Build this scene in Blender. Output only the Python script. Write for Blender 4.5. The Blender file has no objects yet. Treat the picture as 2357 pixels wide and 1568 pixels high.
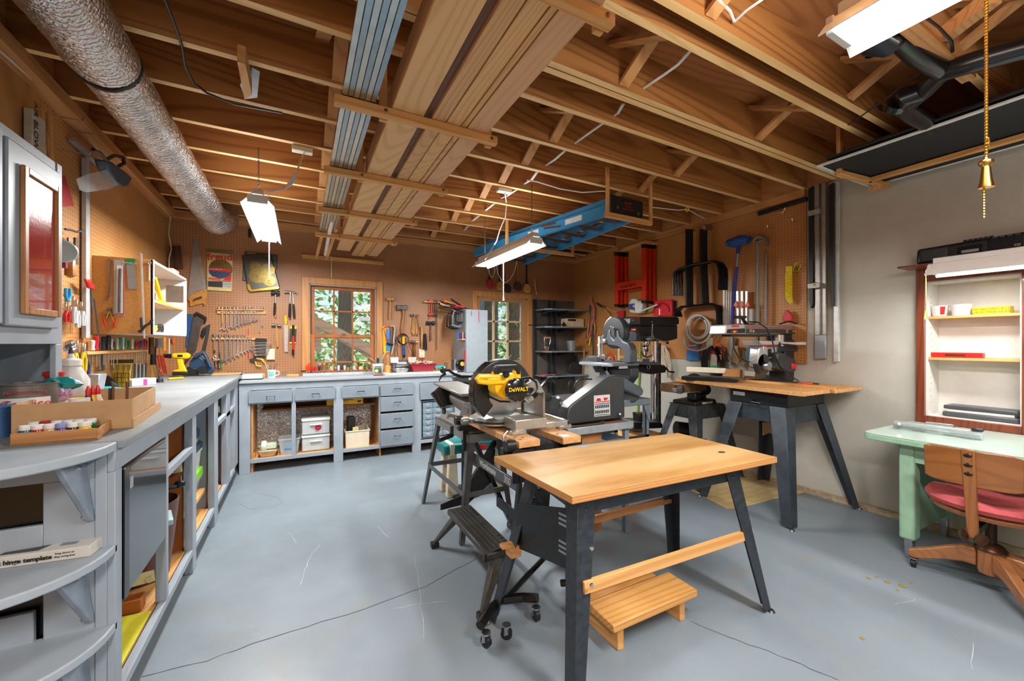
import bpy, math, random
from mathutils import Matrix, Vector
random.seed(7)
# ---------------------------------------------------------------- camera, world, exposure
scn = bpy.context.scene
COL = scn.collection
F, CX, HY, TH, H = 921.0,1178.5,789.5, math.radians(27.92),1.33
cam = bpy.data.cameras.new('camera'); camo = bpy.data.objects.new('camera', cam); COL.objects.link(camo)
cam.sensor_width = 36; cam.lens = F/2357*36; cam.shift_y = 5.5/2357; cam.clip_start = .05
camo.location = (0,0, H); camo.rotation_euler = (math.pi/2,0,-TH)
scn.camera = camo
scn.view_settings.view_transform = 'Standard'; scn.view_settings.look = 'None'
scn.view_settings.exposure = 0.45; scn.view_settings.gamma = 1
w = bpy.data.worlds.new('world'); scn.world = w; w.use_nodes = True
wn = w.node_tree.nodes; wl = w.node_tree.links
sky = wn.new('ShaderNodeTexSky'); sky.sky_type = 'HOSEK_WILKIE'; sky.turbidity = 4; sky.sun_direction = (-.4,.6,.7)
wl.new(sky.outputs[0], wn['Background'].inputs[0]); wn['Background'].inputs[1].default_value = 3.2
def area(name, loc, sx, sy, power, rot=(0,0,0), col=(1,.985,.96), spread=180):
    l = bpy.data.lights.new(name, 'AREA'); l.shape = 'RECTANGLE'; l.size = sx; l.size_y = sy; l.energy = power; l.color = col
    l.spread = math.radians(spread)
    o = bpy.data.objects.new(name, l); COL.objects.link(o); o.location = loc; o.rotation_euler = rot; return o
# sun glow through the trees outside
sl = bpy.data.lights.new('sun', 'SUN'); sl.energy = 9; sl.angle = .05; so = bpy.data.objects.new('sun', sl); COL.objects.link(so)
so.rotation_euler = (math.radians(38),0, math.radians(200))
# ---------------------------------------------------------------- pixel -> place on a known plane
_s, _c = math.sin(TH), math.cos(TH)
def at(u, v, X=None, Y=None, Z=None):
    a = (u-CX)/F; x, y, z = _s+a*_c, _c-a*_s,(HY-v)/F
    t = X/x if X is not None else Y/y if Y is not None else (Z-H)/z
    return Vector((t*x, t*y, H+t*z))
BW, LW, RW = 5.34,-1.22,4.0          # back, left, right wall planes
def pl(axis, val): return {axis: val}
def wb(off=0): return {'Y': BW-off}
def wr(off=0): return {'X': RW-off}
def wlft(off=0): return {'X': LW+off}
def outdir(p): return Vector((0,-1,0)) if 'Y' in p else (Vector((-1,0,0)) if p['X'] > 0 else Vector((1,0,0))) if 'X' in p else Vector((0,0,1))
# ---------------------------------------------------------------- mesh builder
class B:
    def __init__(s): s.v = []; s.f = []; s.mi = []; s.T = None; s.m = 0
    def add(s, vs, fs):
        n = len(s.v)
        for v in vs:
            v = Vector(v)
            s.v.append(s.T @ v if s.T else v)
        for f in fs: s.f.append([n+i for i in f]); s.mi.append(s.m)
        return s
    def M(s, m): s.m = m; return s
    def box(s, x0, y0, z0, x1, y1, z1):
        x0, x1 = sorted((x0, x1)); y0, y1 = sorted((y0, y1)); z0, z1 = sorted((z0, z1))
        return s.hexa([(x0,y0,z0),(x1,y0,z0),(x1,y1,z0),(x0,y1,z0)],[(x0,y0,z1),(x1,y0,z1),(x1,y1,z1),(x0,y1,z1)])
    def hexa(s, lo, hi):
        return s.add(list(lo)+list(hi),[(3,2,1,0),(4,5,6,7),(0,1,5,4),(1,2,6,5),(2,3,7,6),(3,0,4,7)])
    def cb(s, c, sz, rz=0, rx=0, ry=0):
        R = Matrix.Rotation(rz,3, 'Z') @ Matrix.Rotation(ry,3, 'Y') @ Matrix.Rotation(rx,3, 'X'); c = Vector(c)
        a, b, d = sz[0]/2, sz[1]/2, sz[2]/2
        q = lambda x, y, z: c + R @ Vector((x, y, z))
        return s.hexa([q(-a,-b,-d), q(a,-b,-d), q(a,b,-d), q(-a,b,-d)],[q(-a,-b,d), q(a,-b,d), q(a,b,d), q(-a,b,d)])
    def beam(s, p0, p1, w, h, up=(0,0,1)):
        p0, p1 = Vector(p0), Vector(p1); d = (p1-p0).normalized(); up = Vector(up)
        if abs(d.dot(up)) > .98: up = Vector((1,0,0)) if abs(d.x) < .9 else Vector((0,1,0))
        sd = d.cross(up).normalized(); u2 = sd.cross(d).normalized(); a, b = sd*w/2, u2*h/2
        return s.hexa([p0-a-b, p0+a-b, p0+a+b, p0-a+b],[p1-a-b, p1+a-b, p1+a+b, p1-a+b])
    def cyl(s, p0, p1, r, r2=None, n=16):
        p0, p1 = Vector(p0), Vector(p1); r2 = r if r2 is None else r2
        return s.rings([(p0, r),(p1, r2)],(p1-p0), n)
    def rings(s, pr, d, n=16, cap=True):
        d = Vector(d).normalized(); up = Vector((0,0,1)) if abs(d.z) < .9 else Vector((1,0,0))
        a = d.cross(up).normalized(); b = d.cross(a).normalized(); vs = []; fs = []
        for p, r in pr:
            for i in range(n):
                t = 2*math.pi*i/n; vs.append(Vector(p)+a*r*math.cos(t)+b*r*math.sin(t))
        for k in range(len(pr)-1):
            for i in range(n):
                j = (i+1) % n; fs.append((k*n+i, k*n+j,(k+1)*n+j,(k+1)*n+i))
        if cap:
            fs.append(tuple(range(n-1,-1,-1))); fs.append(tuple((len(pr)-1)*n+i for i in range(n)))
        return s.add(vs, fs)
    def lathe(s, prof, c, d=(0,0,1), n=24, cap=True):
        c = Vector(c); d = Vector(d).normalized()
        return s.rings([(c+d*z, max(r,1e-5)) for r, z in prof], d, n, cap)
    def tube(s, pts, r, n=8, closed=False):
        pts = [Vector(p) for p in pts]; m = len(pts); rr = r if isinstance(r,(list, tuple)) else [r]*m
        tang = []
        for i in range(m):
            a = pts[(i-1) % m] if (i or closed) else pts[0]; b = pts[(i+1) % m] if (i < m-1 or closed) else pts[-1]
            d = b-a; tang.append(d.normalized() if d.length > 1e-9 else Vector((0,0,1)))
        up = Vector((0,0,1)) if abs(tang[0].z) < .9 else Vector((1,0,0)); a = tang[0].cross(up).normalized()
        vs = []; fs = []
        for i in range(m):
            t = tang[i]; a = (a - t*a.dot(t)); a = a.normalized() if a.length > 1e-6 else t.orthogonal().normalized(); b = t.cross(a)
            for k in range(n):
                th = 2*math.pi*k/n; vs.append(pts[i]+a*rr[i]*math.cos(th)+b*rr[i]*math.sin(th))
        for i in range(m if closed else m-1):
            j = (i+1) % m
            for k in range(n):
                l = (k+1) % n; fs.append((i*n+k, i*n+l, j*n+l, j*n+k))
        if not closed: fs.append(tuple(range(n-1,-1,-1))); fs.append(tuple((m-1)*n+k for k in range(n)))
        return s.add(vs, fs)
    def ball(s, c, r, n=12, sc=(1,1,1)):
        c = Vector(c); vs = []; fs = []; h = n//2
        for i in range(1, h):
            ph = math.pi*i/h
            for k in range(n):
                t = 2*math.pi*k/n; vs.append(c+Vector((r*sc[0]*math.sin(ph)*math.cos(t), r*sc[1]*math.sin(ph)*math.sin(t), r*sc[2]*math.cos(ph))))
        vs.append(c+Vector((0,0, r*sc[2]))); vs.append(c-Vector((0,0, r*sc[2]))); T, Bt = len(vs)-2, len(vs)-1
        for i in range(h-2):
            for k in range(n): l = (k+1) % n; fs.append((i*n+k,(i+1)*n+k,(i+1)*n+l, i*n+l))
        for k in range(n): l = (k+1) % n; fs.append((T, k, l)); fs.append((Bt,(h-2)*n+l,(h-2)*n+k))
        return s.add(vs, fs)
    def prism(s, pts, d):           # pts 3D loop, extruded by vector d
        n = len(pts); pts = [Vector(p) for p in pts]; d = Vector(d)
        nrm = Vector((0,0,0))
        for i in range(n): nrm += pts[i].cross(pts[(i+1) % n])
        if nrm.dot(d) > 0: pts = pts[::-1]
        return s.add(pts+[p+d for p in pts],[tuple(range(n)), tuple(range(2*n-1, n-1,-1))]+[((i+1) % n, i, n+i, n+(i+1) % n) for i in range(n)])
    # outlines given as picture points on a plane of the room, with a real thickness away from the viewer
    def pp(s, P, pts, th): return s.prism([at(u, v, **P) for u, v in pts],-outdir(P)*th)
    def ptube(s, P, pts, r, n=8, closed=False): return s.tube([at(u, v, **P) for u, v in pts], r, n, closed)
    def prect(s, P, u0, v0, u1, v1, th): return s.pp(P,[(u0, v0),(u1, v0),(u1, v1),(u0, v1)], th)
    def pdisc(s, P, u, v, ru, th, n=20, rv=None, r=None):
        c = at(u, v, **P)
        if r is None: r = (at(u+ru, v, **P)-c).length
        return s.cyl(c, c-outdir(P)*th, r, n=n)
REG = {}; TOP = []
def O(name, b, mats, par=None, bev=0, label=None, cat=None, group=None, kind=None, seg=1, ang=35, flat=False):
    me = bpy.data.meshes.new(name); me.from_pydata(b.v,[], b.f)
    ms = mats if isinstance(mats,(list, tuple)) else [mats]
    for m in ms: me.materials.append(m)
    if len(ms) > 1: me.polygons.foreach_set('material_index', b.mi)
    if not flat:
        me.shade_smooth(); me.set_sharp_from_angle(angle=math.radians(ang))
    o = bpy.data.objects.new(name, me); COL.objects.link(o)
    if bev:
        md = o.modifiers.new('bevel', 'BEVEL'); md.width = bev; md.segments = seg; md.limit_method = 'ANGLE'; md.angle_limit = math.radians(40)
    if par: o.parent = par; REG.setdefault(par.name,[]).append(o)
    tg(o, label, cat, group, kind)
    if not par: TOP.append(o)
    return o
def tg(o, label=None, cat=None, group=None, kind=None):
    if label: o['label'] = label
    if cat: o['category'] = cat
    if group: o['group'] = group
    if kind: o['kind'] = kind
    return o
def T(name, label=None, cat=None, group=None, kind=None):
    o = bpy.data.objects.new(name, None); o.empty_display_size = .05; COL.objects.link(o); tg(o, label, cat, group, kind); TOP.append(o); return o
def settle():                      # put every Empty at the base of its parts, every mesh origin at its own base
    def bb(o, acc):
        if o.type == 'MESH':
            for v in o.data.vertices: acc.append(v.co)
        elif o.type == 'FONT': acc.append(o.location)
        for ch in REG.get(o.name,[]): bb(ch, acc)
    def shift(o, parent_off):
        acc = []
        if o.type == 'EMPTY': bb(o, acc)
        elif o.type == 'MESH': acc = [v.co for v in o.data.vertices]
        if o.type == 'FONT': o.location = o.location-parent_off; return
        if not acc: return
        mn = Vector((min(p[i] for p in acc) for i in range(3))); mx = Vector((max(p[i] for p in acc) for i in range(3)))
        org = Vector(((mn.x+mx.x)/2,(mn.y+mx.y)/2, mn.z))
        if o.get('keep') : org = Vector((0,0,0))
        if o.type == 'MESH' and o.data.users == 1: o.data.transform(Matrix.Translation(-org))
        o.location = org-parent_off
        for ch in REG.get(o.name,[]): shift(ch, org)
    for o in TOP: shift(o, Vector((0,0,0)))
ORD = ['first','second','third','fourth','fifth','sixth','seventh','eighth','ninth','tenth','eleventh','twelfth','thirteenth','fourteenth','fifteenth','sixteenth','seventeenth','eighteenth','nineteenth','twentieth','twenty-first','twenty-second','twenty-third','twenty-fourth','twenty-fifth','twenty-sixth']
def text(s, P, u, v, size, m, par=None, rot=0, name='lettering', ext=.0004, align='CENTER', bold=False, sx=1, off=.001, loc=None, flipz=False):
    c = bpy.data.curves.new(name, 'FONT'); c.body = s; c.size = size; c.extrude = ext; c.align_x = align; c.align_y = 'CENTER'; c.resolution_u = 3
    if bold: c.offset = size*.02
    t = bpy.data.objects.new('tmp', c); COL.objects.link(t)
    me = bpy.data.meshes.new_from_object(t.evaluated_get(bpy.context.evaluated_depsgraph_get())); bpy.data.objects.remove(t); bpy.data.curves.remove(c)
    d = outdir(P); me.materials.clear(); me.materials.append(m)
    if P.get('Z') is not None: Rm = Matrix.Rotation(rot,4, 'Z')
    else:
        rz = 0 if 'Y' in P else (-math.pi/2 if P['X'] > 0 else math.pi/2)
        if P.get('rz') is not None: rz = P['rz']
        Rm = Matrix.Rotation(rz,4, 'Z') @ Matrix.Rotation(-rot,4, 'Y') @ Matrix.Rotation(math.pi/2,4, 'X')
    L = Vector(loc) if loc else at(u, v, **P)+d*off
    me.transform(Matrix.Translation(L) @ Rm @ Matrix.Diagonal((sx,1,1,1)))
    o = bpy.data.objects.new(name, me); COL.objects.link(o)
    if par: o.parent = par; REG.setdefault(par.name,[]).append(o)
    else: TOP.append(o)
    return o
# ---------------------------------------------------------------- materials
MC = {}
def lin(h):
    h = h.lstrip('#'); r = [int(h[i:i+2],16)/255 for i in (0,2,4)]
    return tuple((x/12.92 if x <= .04045 else ((x+.055)/1.055)**2.4) for x in r)+(1,)
def base(name):
    m = bpy.data.materials.new(name); m.use_nodes = True; nt = m.node_tree; return m, nt, nt.nodes['Principled BSDF']
def N(nt, t, **k):
    n = nt.nodes.new('ShaderNode'+t)
    for a, b in k.items(): setattr(n, a, b)
    return n
def coords(nt, scale=(1,1,1)):
    tc = N(nt, 'TexCoord'); mp = N(nt, 'Mapping'); mp.inputs['Scale'].default_value = scale
    nt.links.new(tc.outputs['Object'], mp.inputs['Vector']); return mp.outputs[0]
def ramp(nt, fac, stops):
    r = N(nt, 'ValToRGB'); e = r.color_ramp.elements
    while len(e) < len(stops): e.new(.5)
    for i,(p, c) in enumerate(stops): e[i].position = p; e[i].color = c
    nt.links.new(fac, r.inputs[0]); return r.outputs[0]
def mixc(nt, f, a, b, mode='MIX'):
    n = N(nt, 'Mix', data_type='RGBA', blend_type=mode)
    for i, x in ((0, f),(6, a),(7, b)):
        if hasattr(x, 'links') or hasattr(x, 'is_linked'): nt.links.new(x, n.inputs[i])
        else: n.inputs[i].default_value = x
    return n.outputs[2]
def noise(nt, vec, sc, det=3, rough=.55, dist=0):
    n = N(nt, 'TexNoise'); n.inputs['Scale'].default_value = sc; n.inputs['Detail'].default_value = det; n.inputs['Roughness'].default_value = rough
    n.inputs['Distortion'].default_value = dist; nt.links.new(vec, n.inputs['Vector']); return n.outputs['Fac']
def math_(nt, op, a, b=None, c=None):
    n = N(nt, 'Math', operation=op)
    for i, x in enumerate((a, b, c)):
        if x is None: continue
        if hasattr(x, 'is_linked'): nt.links.new(x, n.inputs[i])
        else: n.inputs[i].default_value = x
    return n.outputs[0]
def bump(nt, bs, h, st, dist=.01):
    b = N(nt, 'Bump'); b.inputs['Strength'].default_value = st; b.inputs['Distance'].default_value = dist
    nt.links.new(h, b.inputs['Height']); nt.links.new(b.outputs[0], bs.inputs['Normal'])
def dk(c, k): return (c[0]*k, c[1]*k, c[2]*k,1)
def pm(hexc, rough=.5, metal=0, var=.12, sc=18, bm=0, coat=0, alpha=None, trans=0):
    """painted / moulded / metal surface with slight procedural mottling"""
    key = (hexc, rough, metal, var, sc, bm, coat, alpha, trans)
    if key in MC: return MC[key]
    m, nt, bs = base('paint_'+hexc.strip('#')+('_metal' if metal else '')); c = lin(hexc)
    v = coords(nt); n = noise(nt, v, sc,2)
    nt.links.new(ramp(nt, n,[(.3, dk(c,1-var)),(.7, dk(c, min(1+var,1/max(c[:3]))))]), bs.inputs['Base Color'])
    bs.inputs['Roughness'].default_value = rough; bs.inputs['Metallic'].default_value = metal
    if coat: bs.inputs['Coat Weight'].default_value = coat
    if bm: bump(nt, bs, noise(nt, v,90,2), bm,.004)
    if trans: bs.inputs['Transmission Weight'].default_value = trans; bs.inputs['IOR'].default_value = 1.1
    if alpha is not None: bs.inputs['Alpha'].default_value = alpha
    MC[key] = m; return m
def wood(c1, c2, axis='x', sc=9, rough=.55, knots=0, coat=0, stretch=.09, dist=3.2, c0=None):
    key = ('wood', c1, c2, axis, sc, rough, knots, coat, stretch)
    if key in MC: return MC[key]
    m, nt, bs = base('wood_grain'); s = [1,1,1]; s['xyz'.index(axis)] = stretch
    v = coords(nt, tuple(s)); n1 = noise(nt, v,2.4,1,.4,.3); fld = math_(nt, 'MULTIPLY', n1, sc*2.2)
    if knots:
        vo = N(nt, 'TexVoronoi'); vo.inputs['Scale'].default_value = knots; s2 = [1,1,1]; s2['xyz'.index(axis)] = .4; nt.links.new(coords(nt, tuple(s2)), vo.inputs['Vector'])
        kd = math_(nt, 'DIVIDE',.06, math_(nt, 'ADD', vo.outputs['Distance'],.03)); fld = math_(nt, 'ADD', fld, math_(nt, 'MULTIPLY', kd,1.6))
    wv = math_(nt, 'MULTIPLY_ADD', math_(nt, 'SINE', math_(nt, 'MULTIPLY', fld,6.2832)),.5,.5)
    col = ramp(nt, wv,[(0, lin(c1)),(.55, lin(c0 or c1)),(1, lin(c2))])
    s3 = [9,9,9]; s3['xyz'.index(axis)] = .5; col = mixc(nt, math_(nt, 'MULTIPLY', noise(nt, coords(nt, tuple(s3)),6,2),.5), col, lin(c1))
    col = mixc(nt, math_(nt, 'MULTIPLY', noise(nt, coords(nt),.9,3),.4), col, dk(lin(c2),.8))
    if knots:
        k = ramp(nt, vo.outputs['Distance'],[(.0,(1,1,1,1)),(.045,(.8,.8,.8,1)),(.075,(0,0,0,1))]); col = mixc(nt, k, col, dk(lin(c2),.2))
    nt.links.new(col, bs.inputs['Base Color']); bs.inputs['Roughness'].default_value = rough
    if coat: bs.inputs['Coat Weight'].default_value = coat
    bump(nt, bs, wv,.1,.002)
    MC[key] = m; return m
def pegboard(a, b, c1='#c08a55', c2='#b07b47'):
    m, nt, bs = base('pegboard'); v = coords(nt); sp = N(nt, 'SeparateXYZ'); nt.links.new(v, sp.inputs[0])
    P = .0275; q = []
    for ax in (a, b):
        q.append(math_(nt, 'POWER', math_(nt, 'SUBTRACT', math_(nt, 'FRACT', math_(nt, 'DIVIDE', sp.outputs[ax], P)),.5),2))
    d = math_(nt, 'SQRT', math_(nt, 'ADD', q[0], q[1]))
    hole = math_(nt, 'LESS_THAN', d,.125)
    col = ramp(nt, noise(nt, v,2.5,4),[(.3, lin(c1)),(.7, lin(c2))])
    nt.links.new(mixc(nt, hole, col, lin('#2a1a0e')), bs.inputs['Base Color']); bs.inputs['Roughness'].default_value = .5
    return m
def concrete_wall():
    m, nt, bs = base('rough_plaster'); v = coords(nt)
    col = ramp(nt, noise(nt, v,1.6,6),[(.25, lin('#aaa89e')),(.75, lin('#c4c2b8'))])
    sp = N(nt, 'SeparateXYZ'); nt.links.new(v, sp.inputs[0])
    nt.links.new(col, bs.inputs['Base Color']); bs.inputs['Roughness'].default_value = .85
    # faint block courses
    f = math_(nt, 'ABSOLUTE', math_(nt, 'SUBTRACT', math_(nt, 'FRACT', math_(nt, 'DIVIDE', sp.outputs[2],.203*2)),.5))
    line = math_(nt, 'MULTIPLY', math_(nt, 'LESS_THAN', f,.012),.5)
    h = math_(nt, 'SUBTRACT', noise(nt, v,95,4,.7), line)
    bump(nt, bs, h,.55,.006); return m
def floor_mat():
    m, nt, bs = base('painted_concrete'); v = coords(nt)
    col = ramp(nt, noise(nt, v,.9,6,.6),[(.3, lin('#6a757c')),(.6, lin('#7b8790'))])
    st = ramp(nt, noise(nt, v,2.3,7,.66,.8),[(.58,(0,0,0,1)),(.72,(1,1,1,1))])
    col = mixc(nt, math_(nt, 'MULTIPLY', st,.45), col, lin('#857d6d'))
    # bare, worn concrete by the right wall
    sp = N(nt, 'SeparateXYZ'); nt.links.new(v, sp.inputs[0])
    wear = ramp(nt, math_(nt, 'ADD', math_(nt, 'MULTIPLY', sp.outputs[0],.32), math_(nt, 'MULTIPLY', noise(nt, v,3.2,5,.7),.8)),[(1.3-.03,(0,0,0,1)),(1.0,(0,0,0,1))])
    n3 = noise(nt, v,3.0,5,.7); x = math_(nt, 'ADD', math_(nt, 'MULTIPLY', math_(nt, 'SUBTRACT', sp.outputs[0],2.9),.9), math_(nt, 'SUBTRACT', n3,.62))
    wf = ramp(nt, x,[(.0,(0,0,0,1)),(.55,(1,1,1,1))])
    col = mixc(nt, math_(nt, 'MULTIPLY', wf,.8), col, lin('#7b7263'))
    # fine scratches
    vo = N(nt, 'TexVoronoi'); vo.inputs['Scale'].default_value = 14; nt.links.new(v, vo.inputs['Vector'])
    sp2 = math_(nt, 'LESS_THAN', vo.outputs['Distance'],.035); col = mixc(nt, math_(nt, 'MULTIPLY', sp2,.5), col, lin('#b5b2a8'))
    nt.links.new(col, bs.inputs['Base Color'])
    nt.links.new(ramp(nt, noise(nt, v,3,4),[(.3,(.28,.28,.28,1)),(.7,(.5,.5,.5,1))]), bs.inputs['Roughness'])
    bump(nt, bs, noise(nt, v,30,4),.08,.004); return m
def foil():
    m, nt, bs = base('foil_jacket'); v = coords(nt,(1,1,1)); bs.inputs['Metallic'].default_value = .94
    nt.links.new(ramp(nt, noise(nt, v,6,3),[(.3, lin('#c9cbce')),(.7, lin('#f4f6f8'))]), bs.inputs['Base Color'])
    bs.inputs['Roughness'].default_value = .24
    w_ = N(nt, 'TexWave'); w_.bands_direction = 'Y'; w_.inputs['Scale'].default_value = 14; w_.inputs['Distortion'].default_value = 6; w_.inputs['Detail'].default_value = 3; w_.inputs['Detail Scale'].default_value = 3
    nt.links.new(v, w_.inputs['Vector'])
    bump(nt, bs, math_(nt, 'ADD', math_(nt, 'MULTIPLY', w_.outputs['Fac'],.5), noise(nt, v,34,4,.6)),1.0,.010); return m
def emis(col, st, name='glowing_tube'):
    m, nt, bs = base(name); bs.inputs['Emission Color'].default_value = lin(col); bs.inputs['Emission Strength'].default_value = st; return m
def glassm(alpha=.12, col='#ffffff', rough=.02):
    m, nt, bs = base('clear_glass'); nt.nodes.remove(bs); tr = N(nt, 'BsdfTransparent'); gl = N(nt, 'BsdfGlossy'); gl.inputs['Roughness'].default_value = rough
    tr.inputs[0].default_value = lin(col); mx = N(nt, 'MixShader'); fr = N(nt, 'Fresnel'); fr.inputs[0].default_value = 1.45
    f = math_(nt, 'ADD', math_(nt, 'MULTIPLY', fr.outputs[0],.8), alpha*.3)
    nt.links.new(f, mx.inputs[0]); nt.links.new(tr.outputs[0], mx.inputs[1]); nt.links.new(gl.outputs[0], mx.inputs[2])
    nt.links.new(mx.outputs[0], nt.nodes['Material Output'].inputs[0]); return m
GREY = pm('#929ca6',.45,0,.07,6); GREYD = pm('#7d8893',.45,0,.07,6); GREYT = pm('#bdc6cd',.5,0,.1,5)
WHITE = pm('#d8d8d4',.45,0,.04); BLACK = pm('#151618',.4,0,.1); BLACKG = pm('#101113',.22,0,.1); CHAR = pm('#2d3035',.42,0,.14)
STEEL = pm('#b9bcc0',.28,1,.12); STEELD = pm('#6b6e72',.4,1,.2); CHROME = pm('#d8dadd',.12,1,.05); SLATE = pm('#3a4149',.42,.3,.12)
YEL = pm('#f2bd12',.35,0,.05); RED = pm('#c9201c',.35,0,.08); BRASS = pm('#caa24a',.2,1,.1); DKWOOD = wood('#5a3218', '#3d1f0e', 'z',14)
PINE = lambda a: wood('#d9a566', '#c08646', a,11,.5,2.2)
PINEx, PINEy, PINEz = PINE('x'), PINE('y'), PINE('z')
JOIST = wood('#b67a3e', '#8a5024', 'x',11,.6,2.2, stretch=.10)
PLYSUB = wood('#a86c3c', '#8a5229', 'x',7,.6,0, stretch=.25)
FIR = lambda a: wood('#c89058', '#ab733d', a,12,.6,1.8)
FIRx, FIRy, FIRz = FIR('x'), FIR('y'), FIR('z')
PART = pm('#c48f55',.6,0,.25,60,.2); CARD = pm('#b58e63',.75,0,.08); HANDLEW = wood('#c99255', '#a96f35', 'z',16,.4)
FOIL = foil(); GLASS = glassm(); CLEARP = glassm(.35, '#f2f6f8',.12)
BLUE = pm('#1b4f9c',.35,0,.08); GREEN = pm('#118a4a',.35,0,.08); ORANGE = pm('#e4572a',.4,0,.08); TEAL = pm('#0f6f70',.35,0,.08)
LBLUE = pm('#2f8fc4',.35,0,.08); CREAM = pm('#ddd3bd',.4,0,.06); REDH = wood('#7c3a1b', '#5d2410', 'z',12,.35,0,.3)
# ================================================================ THE ROOM
Z0J, ZSUB = 2.70,2.93
YB = -2.6
fl = O('floor', B().box(LW-.15, YB-.15,-.12, RW+.15, BW+.15,0), floor_mat(), kind='structure')
def crack(pts, w0=.0035, name='crack', col_='#4c4f52'):
    b = B(); P = [at(u, v, Z=0) for u, v in pts]; Q = []
    for i in range(len(P)-1):
        n = 5
        for k in range(n):
            p = P[i].lerp(P[i+1], k/n); Q.append(p+Vector((random.uniform(-.006,.006), random.uniform(-.006,.006),0)))
    Q.append(P[-1]); L = []; R = []
    for i, p in enumerate(Q):
        d = (Q[min(i+1, len(Q)-1)]-Q[max(i-1,0)]).normalized(); s_ = Vector((-d.y, d.x,0))*w0*random.uniform(.25,.6); L.append(p+s_); R.append(p-s_)
    z = Vector((0,0,.0012)); n = len(Q)
    b.add([p+z for p in L]+[p+z for p in R],[(i, n+i, n+i+1, i+1) for i in range(n-1)])
    return O(name, b, pm(col_,.9), fl, flat=True)
crack([(330,1556),(480,1520),(640,1462),(800,1415),(980,1350),(1095,1287)])
crack([(1590,1430),(1700,1475),(1820,1520),(1930,1566)])
for p_ in ([(693,1348),(703,1315),(712,1285),(735,1255)],[(660,1226),(678,1240),(680,1252)],[(868,1212),(893,1238)],[(955,1280),(968,1380),(975,1470)],[(2080,1370),(2110,1382),(2060,1392)],[(2240,1480),(2238,1540)],[(905,1400),(1025,1385)]): crack(p_,.0022, 'scratch', '#b9c0c4')
crack([(600,1137),(640,1145),(648,1158),(625,1170),(570,1172),(552,1160)],.003, 'ring_stain', '#857768')
for u, v, r in ((1999,1331,.012),(2018,1328,.008),(2042,1340,.014),(2077,1349,.017),(2097,1342,.008),(2066,1359,.008),(1985,1470,.01)):
    c = at(u, v, Z=.0008); O('drip', B().cyl(c, c+Vector((0,0,.0012)), r, n=10), pm('#8f7a35',.4), fl)
# pegboard and block walls; the back wall is built around the window and the door
WX = (at(709,640, **wb()).x, at(866,640, **wb()).x); WZ0, WZ1 = .95, at(780,652, **wb()).z
DX = (at(1100,640, **wb()).x, at(1213,640, **wb()).x); DZ1 = at(1150,683, **wb()).z
PEGB = pegboard(0,2, '#a87750', '#986841'); PEGS = pegboard(1,2, '#c48d53', '#b47d45'); PLAST = concrete_wall()
ZP = at(1300,693, **wb()).z
def keepw(o): o['keep'] = 1; return o
b = B()
for x0, x1, z0, z1 in ((LW, WX[0],.0,2.695),(WX[0], WX[1],0, WZ0),(WX[0], WX[1], WZ1,2.695),(WX[1], DX[0],0,2.695),(DX[0], DX[1], DZ1,2.695),(DX[1], RW, ZP,2.695)):
    b.box(x0, BW, z0, x1, BW+.006, z1)
wbk = keepw(O('wall_back', b, PEGB, kind='structure', flat=True))
b = B()
for x0, x1, z0, z1 in ((LW-.15, WX[0],-.1,3),(WX[0], WX[1],-.1, WZ0),(WX[0], WX[1], WZ1,3),(WX[1], DX[0],-.1,3),(DX[0], DX[1], DZ1,3),(DX[1], RW+.15,-.1,3)):
    b.box(x0, BW+.007, z0, x1, BW+.14, z1)
keepw(O('wall_masonry', b, PLAST, wbk, flat=True))
wl_ = keepw(O('wall_left', B().box(LW-.006, YB,.9, LW, BW,2.63), PEGS, kind='structure', flat=True))
keepw(O('wall_studs', B().box(LW-.15, YB,-.1, LW-.007, BW+.14,3), wood('#c9924f', '#b27b3c', 'z',7), wl_, flat=True))
keepw(O('plywood_panel', B().box(LW,.5,2.08, LW+.012, at(88,260, X=LW).y,2.63), wood('#bb8446', '#9c6a34', 'z',7), wl_, flat=True))
PY = at(1858,600, **wr()).y; PZ = at(1700,832, **wr()).z
NY0, NY1, NZ0, NZ1 = .715,1.156,.80,1.77     # recess of the built-in shelves
wr_ = keepw(O('wall_right', B().box(RW, YB,-.1, RW+.15, NY0,3).box(RW, NY1,-.1, RW+.15, BW+.14,3).box(RW, NY0,-.1, RW+.15, NY1, NZ0).box(RW, NY0, NZ1, RW+.15, NY1,3), PLAST, kind='structure', flat=True))
keepw(O('pegboard_panel', B().box(RW-.012, PY, PZ, RW, BW,2.63), pegboard(1,2, '#b88047', '#a8713b'), wr_, flat=True))
keepw(O('wall_front', B().box(LW-.15, YB-.12,-.1, RW+.15, YB,3), PLAST, kind='structure', flat=True))
# block-wall ledge along the right wall foot
O('baseboard_right', B().box(RW-.03, YB,0, RW,3.2,.045), pm('#a59378',.9,0,.25,30,.5), kind='structure')
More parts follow.
